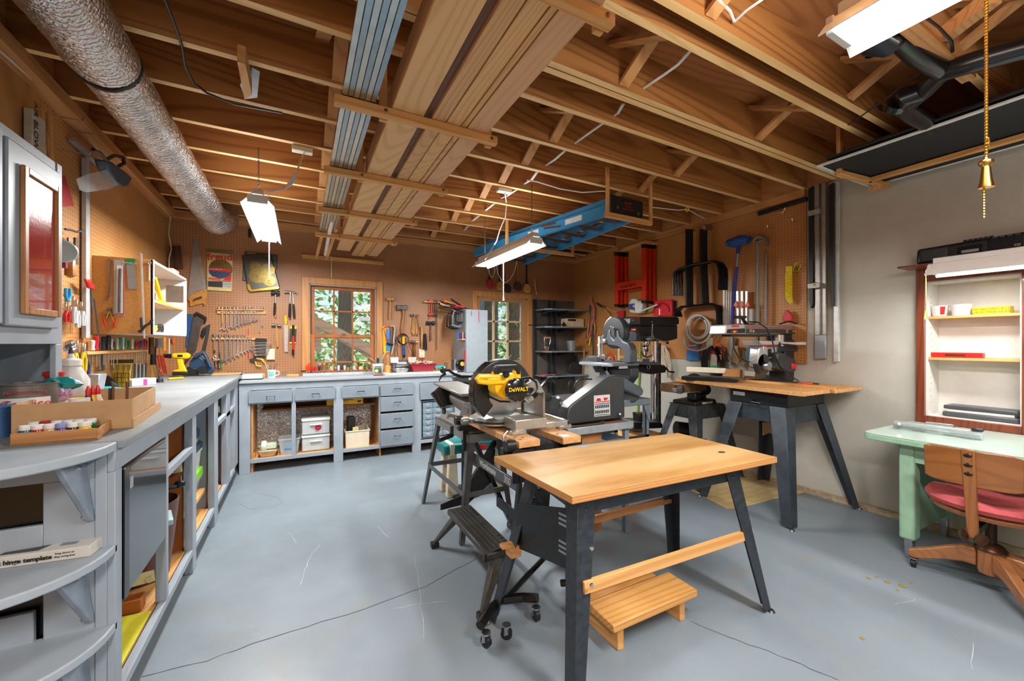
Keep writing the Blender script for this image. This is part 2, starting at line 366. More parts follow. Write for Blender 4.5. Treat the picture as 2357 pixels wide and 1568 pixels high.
# ceiling: plywood subfloor, joists, bridging
ce = keepw(O('ceiling', B().box(LW-.15, YB, ZSUB, RW+.15, BW+.14, ZSUB+.03), PLYSUB, kind='structure'))
JY = [5.165,4.76,4.35,3.94,3.535,3.125,2.72,2.325,1.927,1.69,1.645,1.25,1.13,.71,.31,-.1,-.5,-.9,-1.3,-1.7,-2.1]
JOIST_LIT = wood('#efc88c', '#dcae6e', 'x',10,.6,0, stretch=.06)  # joist undersides: light from below painted in as paler wood
for y in JY:
    o = O('joist', B().box(LW, y-.019, Z0J, RW, y+.019, ZSUB),[JOIST, JOIST_LIT], ce); o['keep'] = 1; o.data.polygons[0].material_index = 1
for X in (.1,1.46,2.68,-.95):
    for a, c2 in zip(JY, JY[1:]):
        if a-c2 < .25 or c2 < -.2: continue
        for s_ in (0,1):
            z0, z1 = (Z0J+.02, ZSUB-.02) if s_ else (ZSUB-.02, Z0J+.02)
            if c2 == 1.25 or s_ == 1 or X != .1 or 1:
                O('bridging', B().beam((X+s_*.08, a-.019, z0),(X+s_*.08, c2+.019, z1),.064,.019), FIRy, ce)
for X, y in ((1.55,.92),(2.2,1.47),(1.5,1.79),(3.3,1.47)):
    pass
for x0, y0, x1, y1, m_ in ((LW, YB, LW+.03, BW, FIRy),(LW+.03, BW-.03, RW-.03, BW, FIRx),(RW-.03,-.2, RW, BW, FIRy)): o = O('rim_board', B().box(x0, y0,2.7005, x1, y1, ZSUB-.0005), m_, ce); o['keep'] = 1
# top plates
b = B().box(LW, YB,2.63, LW+.09, BW,2.70); keepw(O('trim_1', b, FIRy, kind='structure'))
b = B().box(LW+.09, BW-.09,2.63, RW-.05, BW,2.70); keepw(O('trim_2', b, FIRx, kind='structure'))
b = B().box(RW-.05, PY,2.63, RW, BW,2.70); keepw(O('trim_3', b, FIRy, kind='structure'))
# window: casing, two sashes of three by three panes
def frame_rect(b, u0, v0, u1, v1, wl2, wt, P, th, bottom=True, wb2=None):
    """picture-rectangle frame with band widths in metres on plane P"""
    a, c2 = at(u0, v0, **P), at(u1, v1, **P); x0, x1, z1, z0 = a.x, c2.x, a.z, c2.z; y = P['Y']
    b.box(x0, y, z0, x0+wl2, y+th, z1).box(x1-wl2, y, z0, x1, y+th, z1).box(x0+wl2, y, z1-wt, x1-wl2, y+th, z1)
    if bottom: b.box(x0+wl2, y, z0, x1-wl2, y+th, z0+(wb2 or wt))
    return x0, x1, z0, z1
TRIMW = wood('#c58c52', '#b3783e', 'z',8,.45,0); SASH = wood('#b0652c', '#93501f', 'z',10,.4,0)
W = T('window_1', kind='structure')
xa, xb, zt = at(695,640, **wb(.02)).x, at(881,640, **wb(.02)).x, at(697,637, **wb(.02)).z
tw = .075
b = B().box(xa, BW-.02,.93, xa+tw, BW, zt).box(xb-tw, BW-.02,.93, xb, BW, zt).box(xa+tw, BW-.02, zt-tw, xb-tw, BW, zt)
O('window_casing', b, TRIMW, W,.003)
x0, x1, z1 = xa+tw, xb-tw, zt-tw
O('window_jamb', B().box(x0-.0, BW,.93, x0+.012, BW+.13, z1).box(x1-.012, BW,.93, x1, BW+.13, z1).box(x0, BW, z1-.012, x1, BW+.13, z1).box(x0, BW,.93, x1, BW+.13,.95), pm('#a9a29a',.4,0), W)
zm = at(780,775, **wb(-.04)).z
def sash(y, z0, z1, vs):
    b = B(); t = .05; b.box(x0+.012, y, z0, x0+.012+t, y+.035, z1).box(x1-.012-t, y, z0, x1-.012, y+.035, z1)
    b.box(x0+.012+t, y, z1-.04, x1-.012-t, y+.035, z1).box(x0+.012+t, y, z0, x1-.012-t, y+.035, z0+.035)
    gx0, gx1 = x0+.012+t, x1-.012-t
    for k in (1,2): x = gx0+(gx1-gx0)*k/3; b.box(x-.009, y, z0+.03, x+.009, y+.03, z1-.03)
    for z in vs: b.box(gx0, y, z-.009, gx1, y+.03, z+.009)
    s_ = O('sash', b, SASH, W,.002)
    o = O('window_pane', B().box(gx0, y+.014, z0+.03, gx1, y+.018, z1-.03), GLASS, s_)
sash(BW+.075, zm-.02, z1-.012,[(zm+.0+z1)/2])
sash(BW+.035,.955, zm+.025,[at(780,834, **wb(-.035)).z])
O('sash_lock', B().box(.5*(x0+x1)-.02, BW+.02, zm+.026,.5*(x0+x1)+.02, BW+.05, zm+.04), STEELD, W)
O('window_sticker', B().box(x1-.2, BW+.087, at(830,733,**wb(-.08)).z-.03, x1-.075, BW+.0885, at(830,733,**wb(-.08)).z+.02), pm('#b9bcc0',.5), W)
# door with nine lights
D = T('door_1', kind='structure')
xa, xb, zt = at(1088,668, **wb(.02)).x, at(1225,680, **wb(.02)).x, at(1088,668, **wb(.02)).z
tw = .08
b = B().box(xa, BW-.02,0, xa+tw, BW, zt).box(xb-tw, BW-.02,0, xb, BW, zt).box(xa+tw, BW-.02, zt-tw, xb-tw, BW, zt)
O('door_casing', b, TRIMW, D,.004)
b = B().box(xa+tw, BW,0, xa+tw+.02, BW+.1, zt-tw).box(xb-tw-.02, BW,0, xb-tw, BW+.1, zt-tw).box(xa+tw, BW, zt-tw-.02, xb-tw, BW+.1, zt-tw)
O('door_jamb', b, TRIMW, D)
dx0, dx1, dz1 = xa+tw+.02, xb-tw-.02, zt-tw-.02
gx0, gx1 = at(1104,700, **wb(-.02)).x, at(1200,700, **wb(-.02)).x; gz1, gz0 = at(1152,695, **wb(-.02)).z, at(1152,831, **wb(-.02)).z
b = B().box(dx0, BW+.02,0, gx0, BW+.06, dz1).box(gx1, BW+.02,0, dx1, BW+.06, dz1).box(gx0, BW+.02, gz1, gx1, BW+.06, dz1).box(gx0, BW+.02,0, gx1, BW+.06, gz0)
O('door_slab', b, pm('#a9825e',.45,0,.05), D)
b = B()
for k in (1,2):
    x = gx0+(gx1-gx0)*k/3; b.box(x-.012, BW+.022, gz0, x+.012, BW+.058, gz1)
    z = gz0+(gz1-gz0)*k/3; b.box(gx0, BW+.022, z-.012, gx1, BW+.058, z+.012)
O('door_muntins', b, pm('#cdb08c',.45,0,.05), D)
O('door_pane', B().box(gx0, BW+.038, gz0, gx1, BW+.042, gz1), GLASS, D)
# bare framing and dark block behind the corner shelves
keepw(O('wall_panel', B().box(DX[1]+.1, BW-.003,.5, RW, BW+.006, ZP), pm('#5a534e',.6,.1,.25,5), wbk))
# ---------------------------------------------------------------- shop lights
TUBE = emis('#ffffff',14)
def shop_light(x, y0, y1, z, label, ch, group=None, power=60, up=.09):
    t = T('shop_light', label, 'light', group)
    b = B(); w_, h = .07,.045
    b.prism([(x-w_-.03, y0, z-.03),(x-.03, y0, z+h),(x+.03, y0, z+h),(x+w_+.03, y0, z-.03),(x+w_+.026, y0, z-.032),(x+.028, y0, z+h-.006),(x-.028, y0, z+h-.006),(x-w_-.026, y0, z-.032)],(0, y1-y0,0))
    O('reflector', b, pm('#f4f4f2',.3,0,.02), t)
    O('ballast_housing', B().box(x-.03, y0+.02, z+h, x+.03, y1-.02, z+h+.035), WHITE, t,.003)
    for s_ in (-1,1):
        O('fluorescent_tube', B().cyl((x+s_*.042, y0+.03, z),(x+s_*.042, y1-.03, z),.013, n=10), TUBE, t)
    for yy in (y0+.012, y1-.012):
        O('lamp_holder', B().box(x-.06, yy-.01, z-.018, x+.06, yy+.01, z+h-.01), WHITE, t,.002)
    for (px, py, pz) in ch:
        yy = min(max(py, y0+.05), y1-.05); hk = O('chain', chain((x, yy, z+h+.035),(px, py, pz)), STEELD, t)
    l = area('shop_light_glow',(x,(y0+y1)/2, z-.03),.14, y1-y0-.06, power)
    area('added_uplight',(x,(y0+y1)/2, z+h+.06),.3, y1-y0-.06, power*up,(math.pi,0,0))  # upward fill lamp added over each reflector to brighten the ceiling
    return t
def chain(p0, p1, ln=.022, r=.0022):
    p0, p1 = Vector(p0), Vector(p1); n = max(2, int((p1-p0).length/ln)); b = B(); d = (p1-p0)/n; dn = d.normalized(); a = dn.orthogonal().normalized(); c2 = dn.cross(a)
    for i in range(n):
        s_ = a if i % 2 else c2; m = p0+d*(i+.5); pts = []
        for k in range(8):
            t_ = 2*math.pi*k/8; pts.append(m+dn*math.cos(t_)*ln*.62+s_*math.sin(t_)*ln*.26)
        b.tube(pts, r,4, True)
    return b
shop_light(-.255,3.2,4.42,2.30, 'shop light hanging by the silver duct, seen end-on and brightly lit',[(-.255,3.3,2.695),(-.255,4.3,2.695)], power=55)
shop_light(1.785,2.92,4.14,2.20, 'long lit shop light hanging beside the blue stepladder',[(1.785,3.0,2.71),(1.785,4.0,2.71)], power=55)
shop_light(1.47,-.6,.63,2.28, 'brightest shop light at the top of the picture near the black pipes',[(1.47,.5,2.695),(1.47,-.5,2.695)], power=55, up=.6)
shop_light(-.35,-1.6,-.4,2.32, 'shop light behind the camera over the near end of the floor',[(-.35,-.5,2.695),(-.35,-1.5,2.695)], power=60, up=.5)
shop_light(3.60,-.2,1.02,1.79, 'white shop light hanging low in front of the black radio',[(3.75,.47,2.54),(3.6,-.1,2.54)], power=13)
# ================================================================ BENCHES
BF, BZ = 4.84,.945                    # back bench front and top
LF, LZ, LY0 = -.545,1.0,1.80         # left bench front, top, near end
PF = {'Y': BF}; PFd = {'Y': BF-.02}
def px(u, P=PF): return at(u,800, **P).x
BX1 = px(1088)
WBT = T('workbench', 'long grey painted workbench under the window with drawer fronts', 'workbench')
b = B().box(LF-.0, BF-.025, BZ-.028, BX1, BW-.001, BZ)
O('worktop', b, pm('#999fa3',.5,0,.09,4), WBT,.004)
b = B().box(LF, BF,.845, BX1, BF+.02, BZ-.028)
for u0, u1 in ((550,576),(768,790),(949,969),(1047,1062)): b.box(px(u0), BF,0, px(u1), BF+.035,.845)
b.box(px(671), BF,.14, px(681), BF+.02,.845).box(px(872), BF,.14, px(876), BF+.02,.845)
for u0, u1 in ((576,768),(790,949),(969,1047)): b.box(px(u0), BF,.10, px(u1), BF+.02,.14)
for u0, u1 in ((576,671),(681,768),(790,872)): b.box(px(u0), BF,.70, px(u1), BF+.02,.715)
O('face_frame', b, GREY, WBT,.002)
b = B().box(px(577), BF+.02,.115, px(1060), BW-.03,.135)
O('bottom_shelf', b, PINEx, WBT)
for u in (577,780,874,958,1055): x = px(u); O('divider', B().box(x, BF+.035,0, x+.018, BW-.02,.84), FIRy, WBT)
O('inner_shelf', B().box(px(585)+.05,5.0,.59, px(868), BW-.03,.61).box(px(585)+.05,5.28,.61, px(868),5.3,.70), wood('#8a5a2f', '#6f4520', 'x',9), WBT)
O('foil_backing', B().box(px(578), BW-.02,.14, px(868), BW-.012,.84), FOIL, WBT)
def pull(cx, y, z, par, w_=.035):
    b = B().tube([(cx-w_, y, z),(cx-w_, y-.028, z+.003),(cx-w_*.95, y-.032, z+.004),(cx+w_*.95, y-.032, z+.004),(cx+w_, y-.028, z+.003),(cx+w_, y, z)],.004,6)
    return O('drawer_pull', b, pm('#33363a',.3,1), par)
def drawer(u0, u1, z0, z1, mat_=GREYD, hz=.5, pl_=True):
    x0, x1 = px(u0, PFd), px(u1, PFd)
    d = O('drawer', B().box(x0, BF-.022, z0, x1, BF-.001, z1), mat_, WBT,.004)
    if pl_: pull((x0+x1)/2, BF-.022, z0+(z1-z0)*hz, d)
for u0, u1 in ((571,673),(678,772),(787,872)): drawer(u0, u1,.713,.841, hz=.52)
for z0, z1 in ((.707,.843),(.526,.697),(.329,.503),(.122,.306)): drawer(876,953, z0, z1, hz=.6)
drawer(967,1049,.636,.841, pl_=False)
# small-parts cabinet in the bench bay
PC = T('parts_cabinet', 'grey steel small-parts cabinet with label drawers in the right end of the back bench', 'cabinet')
x0, x1 = px(970), px(1046)
O('cabinet_shell', B().box(x0, BF+.03,.15, x1, BF+.33,.165).box(x0, BF+.03,.60, x1, BF+.33,.615).box(x0, BF+.03,.165, x0+.012, BF+.33,.60).box(x1-.012, BF+.03,.165, x1, BF+.33,.60).box(x0, BF+.32,.165, x1, BF+.33,.60), pm('#7f94a2',.4,.2,.1), PC)
xs = [x0+.02+(x1-x0-.04)*k/3 for k in range(4)]
for k in range(3):
    for r in range(6):
        z0 = .172+r*.071; xm = (xs[k]+xs[k+1])/2
        d = O('small_drawer', B().box(xs[k]+.002, BF+.012, z0, xs[k+1]-.002, BF+.03, z0+.066), pm('#8499a6',.4,.2,.1), PC,.002)
        O('label_pull', B().box(xm-.03, BF+.006, z0+.026, xm+.03, BF+.012, z0+.05).box(xm-.012, BF-.006, z0+.012, xm+.012, BF+.012, z0+.022), pm('#c9d2d8',.3,.6), d)
# ---- left bench
PL_ = {'X': LF}
def py(u, P=PL_): return at(u,800, **P).y
LB = T('workbench', 'long grey workbench along the left wall with open cupboards below', 'workbench')
O('worktop', B().box(LW+.001, LY0+.02, LZ-.028, LF+.02, BW-.001, LZ), pm('#82888b',.5,0,.16,3.3), LB,.004)
b = B().box(LF-.02, LY0,.90, LF, BF-.03, LZ-.028)
b.box(LF-.05, LY0+.0005,0, LF-.0205, py(281), LZ-.029).box(LF-.0205, LY0+.0005,0, LF, py(281),.8995)
for u0, u1 in ((383,388),(444,452),(494,502),(522,530),(541,547.5)): b.box(LF-.04, py(u0),0 if u0 in (444,494) else .14, LF, py(u1),.90)
for u0, u1 in ((281,444),(452,494),(502,541)):
    b.box(LF-.03, py(u0),.105, LF, py(u1),.14)
for u0, u1 in ((388,444),(502,541)): b.box(LF-.03, py(u0),.70, LF, py(u1),.735)
O('face_frame', b, GREY, LB,.002)
for u, xw in ((446,-.66),(496,-.70),(526,-.68)): y = py(u); O('cross_board', B().box(xw, y,.0 if u in (446,496) else .14, LF-.051, y+.03,.89), wood('#a5622c', '#8a4b1c', 'z',7,.5) if u < 490 else GREY, LB)
O('cross_board', B().box(-1.2, LY0+.045,0, LF-.051, LY0+.062,.89), GREY, LB)
O('back_panel', B().box(-1.215, LY0+.06,.12,-1.205, BF,.89), wood('#9a6a35', '#7d5225', 'z',9,.5), LB)
O('bin_shelf', B().box(-1.2, py(452)+.01,.27, LF-.055, py(494)-.01,.295), PINEy, LB)
O('lower_shelf', B().box(-1.2, py(281)+.03,.115, LF-.035, py(541),.138), PINEy, LB)
O('mid_shelf', B().box(-1.2, py(281)+.03,.385, LF-.06, py(386),.405), PINEy, LB)
for y, z in ((py(441),.62),(py(384),.26),(py(520),.77),(py(538),.78)):
    s_ = O('drawer_slide', B().beam((-1.15, y-.012, z),(LF-.09, y-.012, z),.006,.03).beam((LF-.14, y-.015, z+.004),(LF-.04, y-.015, z+.012),.006,.05).cyl((LF-.055, y-.024, z-.0),(LF-.055, y-.012, z),.014, n=12), pm('#d9cda8',.35,.2), LB)
# quarter-round end shelves at the near end of the left bench
def endshelf(z, t=.03, r=.24):
    pts = [(LW+.01, LY0+.02),(LF+.0, LY0+.02)]; cx, cy = LF-r, LY0-.01
    for k in range(9): a = math.pi/2*k/8; pts.append((cx+r*math.cos(a), cy-r*math.sin(a)*1.05))
    pts.append((LW+.01, cy-r*1.08)); return B().prism([(x, y, z-t) for x, y in pts],(0,0, t))
for z in (LZ-.003,.655,.395): O('end_shelf', endshelf(z), pm('#98a2ab',.5,0,.12,4), LB,.005, seg=2)
Y1 = LY0+.0
b = B().box(LW+.01, Y1+.002,.888, LF-.05, Y1+.02,.968).box(LW+.01, Y1+.002,.67, LF-.17, Y1+.02,.757).box(LW+.01, Y1+.002,.37, LF-.19, Y1+.02,.49).box(LF-.17, Y1+.004,0, LF-.05, Y1+.022,.888).box(LW, Y1+.004,.08, LF-.17, Y1+.02,.16)
O('end_board', b, GREY, LB,.002)
O('shade_sheet', B().box(LW+.01, Y1+.03,.0, LF-.06, Y1+.04,.89), pm('#0c0d0f',.25,0,.3,4), LB)  # black sheet painting the shade of the interior behind the end boards
for zt, zb in ((.968,.75),(.625,.42),(.365,.12)):
    x = LF-.06; b = B().prism([(x-.035, Y1, zt),(x-.035, Y1-.15, zt),(x-.01, Y1-.012, zb),(x-.01, Y1, zb)],(.022,0,0))
    br = O('shelf_bracket', b, pm('#8d99a8',.35,.3), LB,.006, seg=2)
    for zz, yy in ((zt-.03, Y1-.055),(zb+.02, Y1-.016)): O('bolt', B().ball((x-.01, yy, zz),.009,8), STEEL, br)
# ---- tall grey end cabinet standing on the back bench, its side towards the window
TC = T('tool_cabinet', 'tall light grey cabinet standing on the back bench before the door', 'cabinet')
Pc = {'Y': 4.86}
cx0, cx1 = at(1072,800, **Pc).x, at(1122,800, **Pc).x; cz1 = at(1073,712, **Pc).z
O('cabinet_body', B().box(cx0,4.86, BZ, cx1, BW-.002, cz1), pm('#889299',.4,0,.05), TC,.003)
O('door_front', B().box(cx0+.003,4.845, BZ+.004, cx1-.003,4.859, cz1-.003), pm('#8b959c',.4,0,.05), TC,.002)
# ---------------------------------------------------------------- wall cabinet at the far left (panelled red door)
UC = T('wall_cabinet', 'grey cabinet at the left edge whose door holds a red panel', 'cabinet')
ux = -.90; yA = .9; yB_ = at(143,800, X=ux).y; zb, zt = at(143,765, X=ux).z, at(143,383, X=ux).z
b = B().box(LW+.001, yA, zb, ux-.02, yB_, zt)
O('cabinet_box', b, GREY, UC,.004)
b = B().box(ux-.019, yA, zb+.0205, ux, yA+.04, zt).box(ux-.019, yB_-.05, LZ, ux, yB_+.0005, zb-.0505).box(ux-.019, yA, zb-.05, ux, yB_+.0005, zb+.02).box(ux-.019, yB_-.04, zb+.0205, ux, yB_+.0005, zt)
b.box(ux-.019, yA+.0405, zb+.0205, ux-.004, yB_-.0405, zt)
O('cabinet_frame', b, GREY, UC,.002)
O('niche_side', B().box(LW+.001, yB_-.02, LZ, ux-.02, yB_-.001, zb), pm('#7b8690',.5,0,.08), UC)
O('niche_back', B().box(LW+.001, yA, LZ, LW+.012, yB_-.02, zb), pm('#7b8690',.5,0,.08), UC)
Pd = {'X': ux+.02}
d0, d1 = at(17,700, **Pd).y, at(138,700, **Pd).y; dzb, dzt = at(138,757, **Pd).z, at(138,398, **Pd).z
dr = O('door', B().box(ux+.001, d0, dzb, ux+.02, d1, dzt), GREY, UC,.006, seg=2)
r0, r1 = at(45,700, **Pd).y, at(131,700, **Pd).y; rzb, rzt = at(131,731, **Pd).z, at(131,432, **Pd).z; t = .025
b = B().box(ux+.02, r0, rzb, ux+.034, r0+t, rzt).box(ux+.02, r1-t, rzb, ux+.034, r1, rzt).box(ux+.02, r0+t, rzb, ux+.034, r1-t, rzb+t).box(ux+.02, r0+t, rzt-t, ux+.034, r1-t, rzt)
O('panel_moulding', b, wood('#b98252', '#9c6638', 'z',9,.4), dr,.003)
O('red_panel', B().box(ux+.0205, r0+t, rzb+t, ux+.024, r1-t, rzt-t), pm('#a01c20',.13,0,.15,7,.05,1), dr)
O('hinge', B().cyl((ux+.012, d1+.006, dzb+.12),(ux+.012, d1+.006, dzb+.17),.006, n=8).box(ux+.004, d1, dzb+.12, ux+.008, d1+.03, dzb+.17), BRASS, dr)
O('second_door', B().box(ux+.001, yA+.0, dzb+.004, ux+.02, d0-.02, dzt+.03), GREY, UC,.006)
# ---------------------------------------------------------------- white open cabinet with hardboard side, on the left wall
WC = T('wall_cabinet', 'white open wall cabinet whose brown hardboard side faces the camera', 'cabinet')
cy0, cy1, cxf = 3.15,0,0
# near side faces -Y: corners picked on the plane Y=cy0
cy0 = at(212,600, X=LW+.0).y
cxf = at(352,600, Y=cy0).x; c_zt, c_zb = at(352,598, Y=cy0).z, at(352,770, Y=cy0).z
cy1 = at(430,650, X=cxf).y
O('side_panel', B().box(LW+.001, cy0, c_zb, cxf-.0, cy0+.015, c_zt), pm('#b9803f',.6,0,.14,90), WC,.001)
b = B().box(cxf-.012, cy0+.0, c_zb, cxf+.004, cy0+.018, c_zt+.002).box(LW+.001, cy0+.015, c_zt-.018, cxf, cy1, c_zt).box(LW+.001, cy0+.015, c_zb, cxf, cy1, c_zb+.018).box(LW+.001, cy1-.016, c_zb, cxf, cy1, c_zt).box(LW+.001, cy0+.015, c_zb, LW+.01, cy1, c_zt)
O('carcass', b, pm('#c4c4c2',.4,0,.03), WC,.001)
czm = at(352,687, Y=cy0).z
O('middle_shelf', B().box(LW+.01, cy0+.016, czm-.018, cxf-.02, cy1-.017, czm), PINEy, WC,.001)
WCF = cxf
# ================================================================ CEILING THINGS
# foil duct
DU = T('duct', 'silver foil-wrapped round duct running under the joists on the left', 'duct')
def duct(y0, y1, rr, n=28):
    b = B(); pr = []; k = int((y1-y0)/.035)
    for i in range(k+1): y = y0+(y1-y0)*i/k; pr.append((Vector((-.745+random.uniform(-.004,.004), y,2.55)), rr*(1+random.uniform(-.015,.015))))
    return b.rings(pr,(0,1,0), n)
O('duct_sleeve', duct(-.3,2.33,.125), FOIL, DU); O('duct_sleeve', duct(2.37,4.75,.118), FOIL, DU)
O('seam_band', B().tube([(-.745+.122*math.cos(t_),2.35+.012*math.sin(3*t_),2.55+.122*math.sin(t_)) for t_ in [k*math.pi/14 for k in range(28)]],.008,6, True), pm('#4c463f',.5,.5), DU)
b = B(); b.rings([(Vector((-.745,4.75+.0,2.55)),.118),(Vector((-.745,4.8,2.55)),.135),(Vector((-.735,4.92,2.56)),.142),(Vector((-.70,5.05,2.60)),.13),(Vector((-.68,5.12,2.68)),.11)],(0,1,0),28)
O('duct_elbow', b, FOIL, DU)
# lumber rack
RK = [(1.04,1),(1.92,1),(2.71,1),(3.53,1),(4.34,1)]
RX0, RX1 = .16,.84
for i,(y, _) in enumerate(RK):
    r = T('lumber_rack', 'pine hanger under the joists carrying tracks and boards, %s from the camera' % ORD[i], 'rack', 'pine hangers of the overhead lumber rack')
    zc = 2.385
    O('crossbar', B().box(RX0-.03 if i < 4 else RX0-.03, y-.045, zc-.02, RX1+.07, y-.007, zc+.02), PINEx, r,.002)
    for x in (.341, RX1+.035): O('upright', B().box(x-.017, y-.006, zc-.025, x+.017, y+.013,2.70), PINEz, r)
    for x in (.345, RX1+.035): O('carriage_bolt', B().ball((x, y-.05, zc),.008,8,(1,.5,1)), STEELD, r)
O('wall_cleat', B().box(at(695,590, **wb(.02)).x, BW-.03, at(695,590, **wb(.02)).z-.02, at(883,600, **wb(.02)).x, BW-.001, at(695,590, **wb(.02)).z+.025), PINEx, label='pine cleat across the back wall holding the far ends of the stored boards', cat='cleat', bev=.002)
# metal tracks on the left of the rack
for i in range(6):
    x = .172+i*.0235; g = random.uniform(0,.05); y1 = 4.6-random.uniform(0,.5)
    b = B().box(x-.010,.2+g,2.407, x+.010, y1,2.41).box(x-.010,.2+g,2.41, x-.0075, y1,2.44).box(x+.0075,.2+g,2.41, x+.010, y1,2.44)
    O('metal_track', b, pm('#9fb0b8' if i % 2 else '#c5c9c4',.25,1,.1), label='%s steel track from the left on the overhead rack' % ORD[i], cat='track', group='steel tracks stored on the rack')
for i,(x, y1, z, wd) in enumerate(((.325,4.7,2.41,.01),(.31,4.2,2.44,.012))):
    pass
O('fluorescent_tube', B().cyl((.25,3.9,2.425),(.262,5.15,2.36),.019, n=12), pm('#eceff0',.2), label='spare white fluorescent tube lying at the far end of the rack', cat='tube')
for i, x in enumerate((.20,.31)):
    O('wood_strip', B().beam((x,4.2,2.43),(x-.03,5.28,2.33),.03,.012), PINEy, label='%s thin wood strip beside the spare tube at the far end of the rack' % ('left', 'right')[i], cat='board')
# boards
BR = [(.374,.52,.55,5.05),(.527,.555,.5,4.9),(.56,.628,.4,5.28),(.633,.705,.3,5.28),(.71,.735,.3,5.15),(.742,.85,.4,5.2)]
cols = [('#e3b985', '#cda06a'),('#6d4633', '#583626'),('#d4a877', '#bb8e5e'),('#dfb27c', '#c6985f'),('#d8a970', '#bd8d58'),('#d9ab82', '#c99c72')]
for i,(x0, x1, y0, y1) in enumerate(BR):
    O('board', B().box(x0, y0,2.407+(.016 if i == 1 else 0), x1, y1,2.43), wood(cols[i][0], cols[i][1], 'y',14 if i in (0,5) else 24,.55,1.3 if i == 0 else 0, stretch=.12), label=('widest board, with a knot, on the overhead rack', 'dark narrow board sunk between the paler boards on the rack', 'board right of the dark strip on the overhead rack', 'board third from the right edge of the overhead rack', 'narrowest strip second from the right edge of the rack', 'board at the right edge of the overhead rack')[i], cat='board', group=None, bev=.002)
for k in range(4):
    O('board', B().box(.374,.2+.1*k,2.432+k*.022,.78-.06*k,4.9-.2*k,2.452+k*.022), wood('#c09062', '#a3744a', 'y',9,.6), label='long board stacked %s above the lowest layer on the rack' % ORD[k], cat='board', group='boards stacked above the lowest layer')
# ================================================================ FLOOR MACHINES AND TABLES
def quadbox(b, q, z0, z1): return b.hexa([(x, y, z0) for x, y in q],[(x, y, z1) for x, y in q])
def stand(par, tops, feet, zt, ah, wt, wb_, m, th=.005, bolts=True, foot=True):
    """pressed-steel stand: four tapered angle legs and an apron between them; tops / feet run round the rectangle"""
    n = 4; tp = [Vector((x, y, zt)) for x, y in tops]; ft = [Vector((x, y,.012)) for x, y in feet]; cen = sum(tp, Vector())/4
    for i in range(4):
        b = B(); a, z = tp[i], ft[i]
        for j in ((i+1) % 4,(i-1) % 4):
            d = (tp[j]-a).normalized(); d2 = (ft[j]-z).normalized(); nn = Vector((cen.x-a.x, cen.y-a.y,0)); nn = (nn-d*nn.dot(d)).normalized()*th
            b.hexa([a, a+d*wt, a+d*wt+nn, a+nn],[z, z+d2*wb_, z+d2*wb_+nn, z+nn])
        lg = O('leg', b, m, par,.0015)
        if foot: O('levelling_foot', B().cyl(z+(cen-a)*0+Vector((0,0,-.012)), z+Vector((0,0,-.002)),.018,.012,10), STEELD, lg)
        if bolts:
            bb = B()
            for j in ((i+1) % 4,(i-1) % 4):
                d = (tp[j]-a).normalized(); out = Vector((a.x-cen.x, a.y-cen.y,0)); out = (out-d*out.dot(d)).normalized()
                for k, dz in ((.3,.02),(.75,.02),(.4, ah*.75)): bb.ball(a+d*wt*k+out*.002+Vector((0,0,-dz)),.006,6)
            O('bolt', bb, STEELD, lg)
    b = B()
    for i in range(4):
        a, c2 = tp[i], tp[(i+1) % 4]; d = (c2-a).normalized(); nn = Vector((cen.x-a.x, cen.y-a.y,0)); nn = (nn-d*nn.dot(d)).normalized()
        a2, c3 = a+nn*(th+.001), c2+nn*(th+.001); h = Vector((0,0,-ah))
        b.hexa([a2+h, c3+h, c3+h+nn*th, a2+h+nn*th],[a2, c3, c3+nn*th, a2+nn*th])
    O('apron', b, m, par,.001)
def ply(c1, c2, axis, sc): return wood(c1, c2, axis, sc,.35,0,.15,.12,4)
# ---- near table
m, nt, bs = base('worn_plywood'); v = coords(nt,(.18,1,1)); w_ = noise(nt, v,6,5,.6,.5)
col = ramp(nt, w_,[(.3, lin('#9a6c3c')),(.5, lin('#b08850')),(.72, lin('#c29f70'))]); v2 = coords(nt,(.5,4.5,1)); col = mixc(nt, math_(nt, 'MULTIPLY', ramp(nt, noise(nt, v2,.9,1),[(.5,(0,0,0,1)),(.6,(1,1,1,1))]),.45), col, lin('#cfac7c'))
v3 = coords(nt,(.6,1,1)); col = mixc(nt, math_(nt, 'MULTIPLY', ramp(nt, noise(nt, v3,3,8,.75,1),[(.56,(0,0,0,1)),(.68,(1,1,1,1))]),.35), col, lin('#9a6531'))
nt.links.new(col, bs.inputs['Base Color']); bs.inputs['Roughness'].default_value = .42; PLYTOP = m
m, nt, bs = base('plywood_edge'); v = coords(nt); sp = N(nt, 'SeparateXYZ'); nt.links.new(v, sp.inputs[0]); f = math_(nt, 'FRACT', math_(nt, 'MULTIPLY', sp.outputs[2],110))
nt.links.new(ramp(nt, f,[(.42, lin('#b57a3f')),(.5, lin('#5f3719')),(.62, lin('#c58d52'))]), bs.inputs['Base Color']); bs.inputs['Roughness'].default_value = .6; PLYEDGE = m
SP = pm('#33383f',.38,.35,.3,40); 
WT_ = T('work_table', 'low worktable in front with a worn plywood top on splayed dark steel legs', 'table')
q = [(.83,1.752),(.857,1.159),(2.026,1.102),(2.037,1.684)]; q = [q[1], q[2], q[3], q[0]]
O('tabletop', quadbox(B(), q,.754,.776), PLYEDGE, WT_,.001); O('top_ply', quadbox(B(), q,.7762,.781), PLYTOP, WT_,.001)
stand(WT_,[(.925,1.215),(1.83,1.175),(1.90,1.63),(.965,1.65)],[(.868,1.165),(2.061,1.149),(2.068,1.742),(.797,1.742)],.753,.075,.085,.05, SP)
O('stretcher', B().beam((.93,1.19,.42),(1.94,1.175,.405),.02,.045), PINEx, WT_,.002)
O('stretcher', B().beam((.93,1.70,.375),(1.98,1.69,.385),.02,.04), FIRx, WT_,.002)
